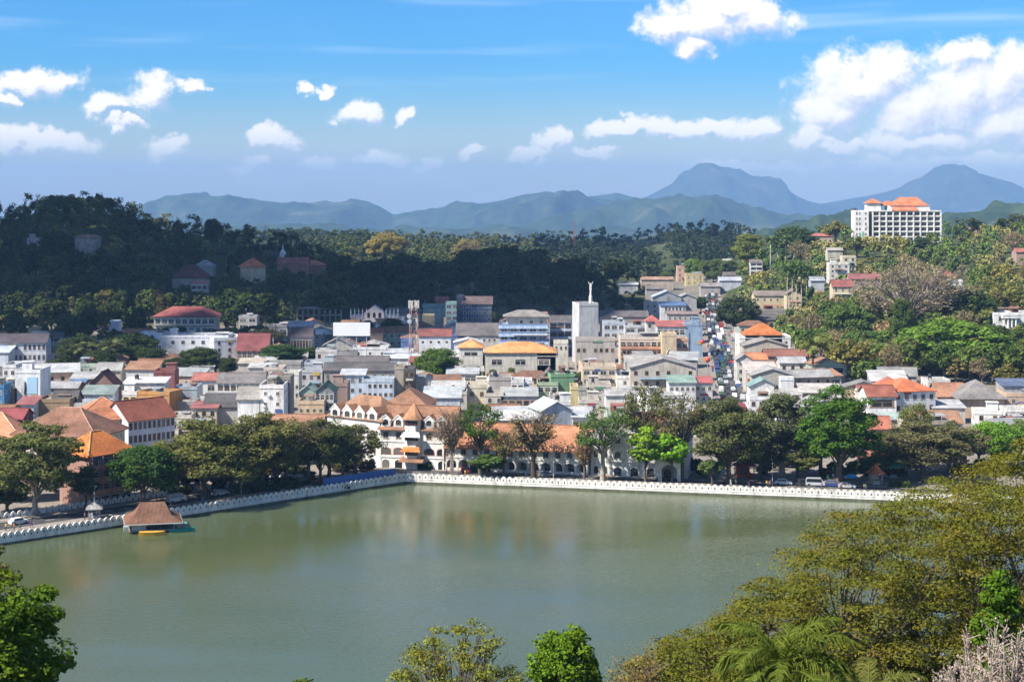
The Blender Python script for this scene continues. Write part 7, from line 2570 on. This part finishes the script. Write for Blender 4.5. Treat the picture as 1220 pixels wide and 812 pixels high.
def boat(px, py, L, col, rz, label, canopy=None):
    Y = CAM_H * FPX / (py - PY0)
    r = empty('boat', ((px - PX0) * Y / FPX, Y, 0), rz, label, 'boat')
    m = MB()
    st = [(-0.5, 0.42, 0.0), (-0.3, 0.5, 0.0), (0.1, 0.5, 0.0), (0.35, 0.32, 0.05), (0.5, 0.03, 0.16)]
    vs, fs = [], []
    for t, b, s in st:
        x, b = t * L, b * 1.9
        vs += [(x, -b, 0.75 + s), (x, -b * 0.7, -0.2), (x, b * 0.7, -0.2), (x, b, 0.75 + s), (x, b * 0.86, 0.72 + s), (x, b * 0.6, 0.15), (x, -b * 0.6, 0.15), (x, -b * 0.86, 0.72 + s)]
    for i in range(len(st) - 1):
        for k in range(8):
            fs.append((i * 8 + k, i * 8 + (k + 1) % 8, (i + 1) * 8 + (k + 1) % 8, (i + 1) * 8 + k))
    fs += [tuple(range(8)), tuple(range(len(vs) - 1, len(vs) - 9, -1))]
    m.add(vs, fs)
    m.build('hull', M_PAINT, r, col)
    m = MB()
    for t in (-0.3, -0.05, 0.18):
        m.box(t * L - 0.15, t * L + 0.15, -0.75, 0.75, 0.42, 0.48)
    m.build('seats', M_PAINT, r, (0.35, 0.25, 0.15))
    if canopy:
        m = MB()
        m.box(-0.36 * L, 0.2 * L, -0.85, 0.85, 1.85, 1.93)
        for a, b in ((-0.34, -0.8), (0.18, -0.8), (0.18, 0.8), (-0.34, 0.8)):
            m.box(a * L - 0.03, a * L + 0.03, b - 0.03, b + 0.03, 0.6, 1.85)
        m.build('canopy', M_PAINT, r, canopy)
    return r


def small_lakefront():
    boat(161, 630, 5.0, (0.62, 0.66, 0.70), 0.25, 'white boat moored under the left side of the boathouse', (0.55, 0.62, 0.7))
    boat(181, 637, 5.6, (0.60, 0.34, 0.04), 0.1, 'yellow boat moored at the front of the boathouse')
    boat(217, 633, 5.4, (0.02, 0.26, 0.24), 0.35, 'teal green boat moored at the right side of the boathouse', (0.10, 0.30, 0.28))

    def kiosk(px, Y, w, h, col, rcol, label, name='kiosk', roof='pyr', rise=1.4, cat='kiosk'):
        x = (px - PX0) * Y / FPX
        r = empty(name, (x, Y, max(2.0, ground(x, Y))), 0.2, label, cat)
        m = MB()
        m.box(-w / 2, w / 2, 0, w, 0, 0.9)
        for a, b in ((-1, 0), (1, 0), (1, 1), (-1, 1)):
            m.box(a * (w / 2 - 0.12) - 0.12, a * (w / 2 - 0.12) + 0.12, b * (w - 0.24) + 0.002, b * (w - 0.24) + 0.238, 0.9, h)
        m.box(-w / 2 + 0.3, w / 2 - 0.3, w - 0.4, w - 0.25, 0.9, h)
        m.build('body', M_PLASTER, r, col)
        if rise > 2:
            rf = MB()
            e = w / 2 + 0.7
            q = [(s * e, t * e) for s, t in ((-1, -1), (1, -1), (1, 1), (-1, 1))]
            rf.add([(x_, y_, 0) for x_, y_ in q] + [(x_ * 0.45, y_ * 0.45, rise * 0.4) for x_, y_ in q] + [(0, 0, rise)], [(0, 1, 5, 4), (1, 2, 6, 5), (2, 3, 7, 6), (3, 0, 4, 7), (4, 5, 8), (5, 6, 8), (6, 7, 8), (7, 4, 8), (3, 2, 1, 0)])
        else:
            rf = roof_mb('pyr', w, w, rise, 0.5)
        rf.build('roof', M_TILE, r, rcol, loc=(0, w / 2, h))
    kiosk(890, 452, 4.0, 3.0, (0.35, 0.08, 0.06), (0.36, 0.07, 0.05), 'red kiosk by the road before the plaza')
    kiosk(1046, 442, 2.6, 2.6, (0.50, 0.42, 0.33), (0.55, 0.16, 0.06), 'little shrine with flared orange-red roof near the lake wall', 'shrine', rise=2.6, cat='shrine')
    kiosk(1070, 452, 4.2, 2.8, (0.35, 0.4, 0.36), (0.10, 0.32, 0.24), 'garden pavilion with sea-green roof behind the little shrine', 'pavilion', cat='pavilion')
    kiosk(112, 396, 2.6, 2.2, (0.3, 0.3, 0.3), (0.34, 0.33, 0.32), 'grey vendor stall on the left promenade by the inner wall')
    # blue umbrella
    Y = 440
    x = (1014 - PX0) * Y / FPX
    r = empty('parasol', (x, Y, 2.12), 0, 'bright blue parasol at the lake wall right of the lush tree', 'parasol')
    m = MB()
    m.lathe([(1.7, 2.1), (1.72, 2.16), (1.0, 2.6), (0.1, 2.85)], 10)
    m.build('canopy', M_PAINT, r, (0.03, 0.26, 0.62))
    m = MB()
    m.tube([(0, 0, 0), (0, 0, 2.6)], 0.04, 6)
    m.build('pole', M_STEEL, r)
    # blue site hoarding behind the corner of the wall
    a, b = c0.lerp(c1, 0.84) + nl * 1.1, c0.lerp(c1, 0.985) + nl * 1.1
    d = b - a
    r = empty('hoarding', (a.x, a.y, 2.12), math.atan2(d.y, d.x), 'long blue sheet hoarding behind the lake wall near the hotel corner', 'hoarding')
    n = 8
    for k in range(n):
        m = MB()
        m.box(k * d.length / n + 0.03, (k + 1) * d.length / n - 0.03, 0, 0.06, 0.1, 1.75)
        m.build('panel', M_PAINT, r, (0.04, 0.13, 0.38))
    for k in range(n + 1):
        m = MB()
        m.box(k * d.length / n - 0.04, k * d.length / n + 0.04, 0.07, 0.15, 0, 1.9)
        m.build('post', M_STEEL, r)
    # hedge before the hotel
    rng = np.random.default_rng(4)
    for i, (p0, p1, t) in enumerate(((498, 514, 'hedge before the hotel tower bay'), (560, 584, 'hedge at the left end of the orange-roofed arcade'), (1058, 1084, 'clipped hedge round the shrine lawn'))):
        a, b = front_at(p0, -0.9), front_at(p1, -0.9)
        d = b - a
        r = empty('hedge', (a.x, a.y, 2.0), math.atan2(d.y, d.x), t, 'hedge')
        k = 900
        c = np.stack([rng.uniform(0, d.length, k), rng.uniform(-0.6, 0.6, k), rng.uniform(0.1, 1.5, k)], axis=1)
        link('foliage', card_mesh('foliage', cards(c, rng.normal(size=(k, 3)) + np.array([0, -0.3, 0.6]), 0.3, rng), M_LEAF), r, (0.06, 0.10, 0.02))
    # lamp posts
    spots = [(s, dd) for s in (0.15, 0.4, 0.62) for dd in (4.6,)]
    lp = None
    for i, (s, line) in enumerate([(0.2, 0), (0.45, 0), (0.7, 0), (0.1, 1), (0.32, 1), (0.55, 1), (0.78, 1)]):
        p = (c0.lerp(c1, s) + nl * 4.4) if line == 0 else (c1.lerp(c2, s) + fn * 2.6)
        lab = ['street lamp on the left promenade nearest the frame edge', 'street lamp on the left promenade by the boathouse', 'street lamp on the left promenade by the brown trees', 'street lamp before the dormered hotel',
               'street lamp before the orange-roofed arcade', 'street lamp before the portico', 'street lamp before the plaza'][i]
        if lp is None:
            lp = empty('street_lamp', (0, 0, 0))
            m = MB()
            m.tube([(0, 0, 0), (0, 0, 5.6), (0, 0.35, 6.3), (0, 1.3, 6.5)], [0.10, 0.07, 0.06, 0.05], 6)
            m.build('post', M_STEEL, lp)
            m = MB()
            m.box(-0.14, 0.14, 1.1, 1.75, 6.42, 6.54)
            m.build('lamp_head', M_PAINT, lp, (0.5, 0.5, 0.5))
            o = lp
        else:
            o = copy_tree(lp)
        o.location = (p.x, p.y, 2.12)
        tag(o, lab, 'street lamp', 'street lamps along the lake')


def vehicle_meshes():
    out = {}

    def profile(pts, w, wheels, wr, glass, name, roofin=0.12):
        m = MB()
        n = len(pts)
        for s in (-1, 1):
            vs = [(x, s * (w / 2 - (roofin if z > pts[-1][1] * 0 + glass[2] else 0)), z) for x, z in pts]
            m.add(vs, [tuple(range(n)) if s < 0 else tuple(range(n))[::-1]])
        a = [(x, -(w / 2 - (roofin if z > glass[2] else 0)), z) for x, z in pts]
        b = [(x, (w / 2 - (roofin if z > glass[2] else 0)), z) for x, z in pts]
        m.add(a + b, [(i, n + i, n + (i + 1) % n, (i + 1) % n) for i in range(n)])
        x0, x1, z0, z1 = glass
        for s in (-1, 1):
            y = s * (w / 2 - roofin * 0.45)
            m.add([(x0, s * (w / 2 + 0.012), z0), (x1, s * (w / 2 + 0.012), z0), (x1 - 0.2, s * (w / 2 - roofin + 0.035), z1), (x0 + 0.25, s * (w / 2 - roofin + 0.035), z1)], [(0, 1, 2, 3) if s < 0 else (3, 2, 1, 0)], 1)
        for x, y in [(x, s * (w / 2 - 0.1)) for x in wheels for s in (-1, 1)]:
            k = 10
            vs = [(x + wr * math.cos(2 * math.pi * j / k), y + t * 0.11, wr + wr * math.sin(2 * math.pi * j / k)) for t in (-1, 1) for j in range(k)]
            m.add(vs, [tuple(range(k))[::-1], tuple(range(k, 2 * k))] + [(j, (j + 1) % k, k + (j + 1) % k, k + j) for j in range(k)], 2)
        for x in (pts[0][0], max(p[0] for p in pts)):
            s = -1 if x == pts[0][0] else 1
            for y in (-w * 0.33, w * 0.33):
                m.box(x - 0.02, x + 0.02, y - 0.14, y + 0.14, 0.55, 0.72, 3)
        # windscreen and rear window
        return m.mesh(name, [M_PAINT, M_GLASS, M_DARK, M_MARK])
    out['car'] = profile([(-2.1, 0.25), (-2.15, 0.8), (-1.75, 0.95), (-1.35, 1.42), (0.35, 1.45), (0.95, 0.95), (1.95, 0.82), (2.1, 0.3)], 1.7, (-1.35, 1.3), 0.31, (-1.55, 0.75, 0.95, 1.38), 'car')
    out['van'] = profile([(-2.3, 0.3), (-2.35, 1.2), (-2.2, 1.95), (1.3, 2.0), (1.95, 1.2), (2.3, 1.0), (2.35, 0.35)], 1.8, (-1.5, 1.5), 0.34, (-2.15, 1.6, 1.15, 1.85), 'van')
    out['bus'] = profile([(-5.2, 0.4), (-5.25, 1.5), (-5.1, 3.0), (4.9, 3.05), (5.2, 1.6), (5.25, 0.45)], 2.4, (-3.2, 3.3), 0.48, (-5.0, 4.9, 1.5, 2.6), 'bus', 0.1)
    out['tuk_tuk'] = profile([(-1.2, 0.3), (-1.25, 0.9), (-1.15, 1.65), (0.55, 1.7), (0.85, 1.0), (1.3, 0.8), (1.35, 0.35)], 1.25, (-0.8, 0.95), 0.22, (-0.6, 0.7, 0.8, 1.5), 'tuk_tuk', 0.08)
    return out


VEH = vehicle_meshes()
VCOL = [('white', (0.60, 0.60, 0.60)), ('silver', (0.36, 0.37, 0.39)), ('black', (0.025, 0.025, 0.03)), ('dark green', (0.04, 0.08, 0.05)), ('dark grey', (0.08, 0.08, 0.09)), ('blue', (0.03, 0.06, 0.18)), ('red', (0.25, 0.03, 0.03)), ('grey', (0.16, 0.17, 0.18))]


def vehicle(kind, x, y, z, rz, cname, col, label, group):
    o = link(kind, VEH[kind], None, col, (x, y, z))
    o.rotation_euler = (0, 0, rz)
    return tag(o, label, kind.replace('_', ' '), group)


def traffic():
    rnd = random.Random(31)
    for lane, head in ((-3.2, 1), (-1.05, 1), (1.05, -1), (3.2, -1)):
        y = 560.0 + rnd.uniform(0, 10)
        while y < 1180:
            x = street_x(y) + lane + rnd.uniform(-0.3, 0.3)
            d = Vector((street_x(y + 4) - street_x(y - 4), 8)).normalized()
            kind = rnd.choices(['car', 'van', 'bus', 'tuk_tuk'], [5, 4, 0.6, 3])[0]
            cn, cc = rnd.choice(VCOL)
            if kind == 'bus':
                cn, cc = rnd.choice([('white', (0.6, 0.6, 0.6)), ('red', (0.22, 0.04, 0.03)), ('blue', (0.05, 0.10, 0.22))])
            z = max(ground(x, y), ground(x - 5, y), ground(x + 5, y)) + 0.11
            kd = kind.replace('_', '-')
            vehicle(kind, x, y, z, math.atan2(d.y, d.x) + (0 if head > 0 else math.pi), cn, cc, f'{cn} {kd} in the traffic on the long shopping street', 'traffic on the shopping street')
            y += {'car': 6, 'van': 6.5, 'bus': 13, 'tuk_tuk': 4.5}[kind] + rnd.uniform(3.0, 16.0)
    # lakeside road
    ang0, ang1 = math.atan2(nl.x * -1, nl.y), math.atan2(fd.y, fd.x)
    ang0 = math.atan2((c1 - c0).y, (c1 - c0).x)
    items = [(0, 0.60, 8.0, 'van', 'white', 'white van parked under the left lakeside trees'), (0, 0.68, 8.2, 'car', 'silver', 'silver car parked under the brown lakeside trees'), (0, 0.75, 10.5, 'car', 'red', 'red car behind the dark lakeside trees'),
             (0, 0.35, 9.0, 'car', 'white', 'white car on the left road behind the boathouse'), (0, 0.48, 11.0, 'tuk_tuk', 'red', 'red tuk-tuk on the left road under the olive trees'), (0, 0.83, 9.5, 'van', 'dark grey', 'dark grey van on the road beside the blue hoarding'),
             (1, 0.80, 6.8, 'car', 'white', 'white car on the road below the tall olive tree'), (1, 0.865, 6.8, 'van', 'silver', 'silver van on the road before the street mouth'), (1, 0.90, 6.8, 'car', 'blue', 'blue car on the road before the street mouth'),
             (1, 0.84, 6.6, 'tuk_tuk', 'black', 'black tuk-tuk waiting beside the portico trees'), (1, 0.93, 5.2, 'car', 'silver', 'silver car on the road at the plaza edge'), (1, 0.30, 5.2, 'car', 'grey', 'dark grey car before the orange-roofed arcade'),
             (1, 0.12, 6.4, 'tuk_tuk', 'red', 'red tuk-tuk before the dormered hotel')]
    cols = dict((a, b) for a, b in VCOL)
    for line, s, dd, kind, cn, lab in items:
        p = c0.lerp(c1, s) + nl * dd if line == 0 else c1.lerp(c2, s) + fn * dd
        vehicle(kind, p.x, p.y, 1.992, ang0 if line == 0 else ang1, cn, cols[cn], lab, None)


def person_mesh(walk, skirt=False):
    """one continuous figure grown from a skeleton with the skin modifier"""
    k = 0.28 if walk else 0.05
    V = [((0, 0, 0.95), 0.135), ((0, 0, 1.15), 0.12), ((0, 0, 1.36), 0.145), ((0, 0, 1.48), 0.055), ((0, -0.01, 1.60), 0.085), ((0, -0.01, 1.70), 0.075),
         ((0.17, 0, 1.38), 0.055), ((0.23, 0.06 * walk, 1.12), 0.043), ((0.24, -0.10 - 0.05 * walk, 0.90), 0.035), ((0.24, -0.15 - 0.05 * walk, 0.82), 0.035),
         ((-0.17, 0, 1.38), 0.055), ((-0.23, -0.06 * walk, 1.12), 0.043), ((-0.24, -0.02 + 0.05 * walk, 0.88), 0.035), ((-0.24, -0.04 + 0.05 * walk, 0.80), 0.035),
         ((0.10, -k * 0.4, 0.50), 0.072), ((0.10, -k, 0.07), 0.05), ((0.10, -k - 0.16, 0.04), 0.04),
         ((-0.10, k * 0.25, 0.50), 0.072), ((-0.10, k, 0.07), 0.05), ((-0.10, k - 0.16, 0.04), 0.04)]
    E = [(0, 1), (1, 2), (2, 3), (3, 4), (4, 5), (2, 6), (6, 7), (7, 8), (8, 9), (2, 10), (10, 11), (11, 12), (12, 13), (0, 14), (14, 15), (15, 16), (0, 17), (17, 18), (18, 19)]
    me = bpy.data.meshes.new('person_skeleton')
    me.from_pydata([p for p, _ in V], E, [])
    o = link('person_skeleton', me)
    o.modifiers.new('skin', 'SKIN').use_smooth_shade = True
    for i, (_, rad) in enumerate(V):
        me.skin_vertices[0].data[i].radius = (rad, rad * (0.72 if i in (1, 2) else 1.0))
    me.skin_vertices[0].data[0].use_root = True
    o.modifiers.new('sub', 'SUBSURF').levels = 1
    dg = bpy.context.evaluated_depsgraph_get()
    res = bpy.data.meshes.new_from_object(o.evaluated_get(dg))
    res.name = 'person'
    bpy.data.objects.remove(o)
    res.materials.clear()
    for m in (M_PAINT, M_SKIN, M_TROUSER, M_DARK):
        res.materials.append(m)
    for f in res.polygons:
        c = f.center
        f.material_index = 3 if (c.z > 1.66 or (c.z > 1.58 and c.y > 0.02)) else (1 if c.z > 1.44 or (abs(c.x) > 0.19 and c.z < 1.18) else (0 if c.z > 0.92 or (skirt and c.z > 0.3) else (2 if c.z > 0.1 else 3)))
    return res


M_SKIN = mat_flat('skin', (0.24, 0.13, 0.08), 0.6, 0.3, 0.05)
M_TROUSER = mat_flat('trouser_cloth', (0.06, 0.07, 0.10), 0.9, 0.1, 0.1)


def people():
    rnd = random.Random(8)
    PM = [person_mesh(0), person_mesh(1), person_mesh(1, True)]
    shirts = [('white', (0.7, 0.7, 0.68)), ('blue', (0.06, 0.14, 0.4)), ('red', (0.4, 0.05, 0.05)), ('yellow', (0.6, 0.42, 0.06)), ('purple', (0.18, 0.07, 0.3)), ('green', (0.06, 0.22, 0.1)), ('pink', (0.6, 0.25, 0.3)), ('orange', (0.55, 0.2, 0.04))]
    where = [(0, lambda: rnd.uniform(0.30, 0.62), lambda: rnd.uniform(1.2, 4.6), 13, 'the left promenade near the boathouse'), (1, lambda: rnd.uniform(0.02, 0.45), lambda: rnd.uniform(0.8, 2.6), 7, 'the promenade before the arcade'),
             (1, lambda: rnd.uniform(0.68, 0.80), lambda: rnd.uniform(0.8, 2.6), 8, 'the promenade before the portico'), (1, lambda: rnd.uniform(0.84, 1.0), lambda: rnd.uniform(10, 19), 9, 'the plaza'), (1, lambda: rnd.uniform(0.84, 1.0), lambda: rnd.uniform(1, 2.7), 5, 'the promenade before the plaza')]
    for line, fs, fdv, n, words in where:
        pool = shirts[:]
        rnd.shuffle(pool)
        for i in range(n):
            s, dd = fs(), fdv()
            p = c0.lerp(c1, s) + nl * dd if line == 0 else c1.lerp(c2, s) + fn * dd
            cn, cc = pool[i % len(pool)]
            k = rnd.choice([0, 1, 2])
            z = 2.12 if dd < 5 else max(2.0, ground(p.x, p.y))
            if dd > 9:
                z = ground(p.x, p.y) + 0.02 if dd > 15 else 2.0
                z = 2.125
            o = link('person', PM[k], None, cc, (p.x, p.y, z))
            o.rotation_euler = (0, 0, rnd.uniform(0, 6.28))
            o.scale = [rnd.uniform(0.92, 1.04)] * 3
            what = ['standing person in a {} shirt', 'walking person in a {} shirt', 'walking person in a long {} dress'][k].format(cn)
            tag(o, f'{what} on {words}', 'person', f'people on {words}')


def street_signs():
    for i, (px, py, Y, rad) in enumerate(((843, 428, 690, 1.1), (837, 407, 770, 0.9))):
        t = px_point(px, py, Y)
        g = ground(t.x, Y)
        r = empty('advert_balloon', (t.x, Y, g), 0, ['round orange-red advertising balloon on a pole beside the street', 'smaller red advertising balloon farther up the street'][i], 'balloon')
        m = MB()
        m.lathe([(0.15, -1.0 * rad)] + [(rad * math.cos(a), rad * math.sin(a)) for a in [-1.2 + 0.3 * j for j in range(9)]] + [(0.1, rad)], 14)
        o = m.build('balloon', M_PAINT, r, (0.62, 0.10, 0.06) if i == 0 else (0.5, 0.04, 0.05), True)
        o.location.z = t.z - g
        m = MB()
        m.tube([(0, 0, -0.3), (0, 0, t.z - g - rad)], 0.09, 6)
        m.build('pole', M_STEEL, r)
    rnd = random.Random(12)
    # hanging shop boards along the street
    cols = [('blue', (0.05, 0.11, 0.28)), ('white', (0.6, 0.6, 0.6)), ('red', (0.34, 0.07, 0.06)), ('cream', (0.5, 0.42, 0.28)), ('green', (0.07, 0.2, 0.1)), ('grey', (0.3, 0.3, 0.3))]
    y = 600.0
    k = 0
    while y < 1000:
        for s in (-1, 1):
            if rnd.random() < 0.5:
                continue
            cn, cc = cols[k % len(cols)]
            k += 1
            x = street_x(y) + s * (5.8 + rnd.uniform(-0.2, 0.3))
            g = ground(x, y)
            r = empty('shop_sign', (x, y, g), 0, f'{cn} shop board on a pole on the {"left" if s < 0 else "right"} pavement of the shopping street', 'shop sign', 'shop boards along the shopping street')
            h = rnd.uniform(3.2, 6.0)
            m = MB()
            w, hh = rnd.uniform(0.7, 1.3), rnd.uniform(0.7, 1.5)
            m.box(-w / 2, w / 2, -0.08, 0.08, h, h + hh)
            m.build('board', M_PAINT, r, cc)
            m = MB()
            m.tube([(0, 0.13, -0.5), (0, 0.13, h + hh * 0.6)], 0.05, 5)
            m.build('pole', M_STEEL, r)
        y += rnd.uniform(9, 17)


boathouse()
small_lakefront()
traffic()
people()
street_signs()
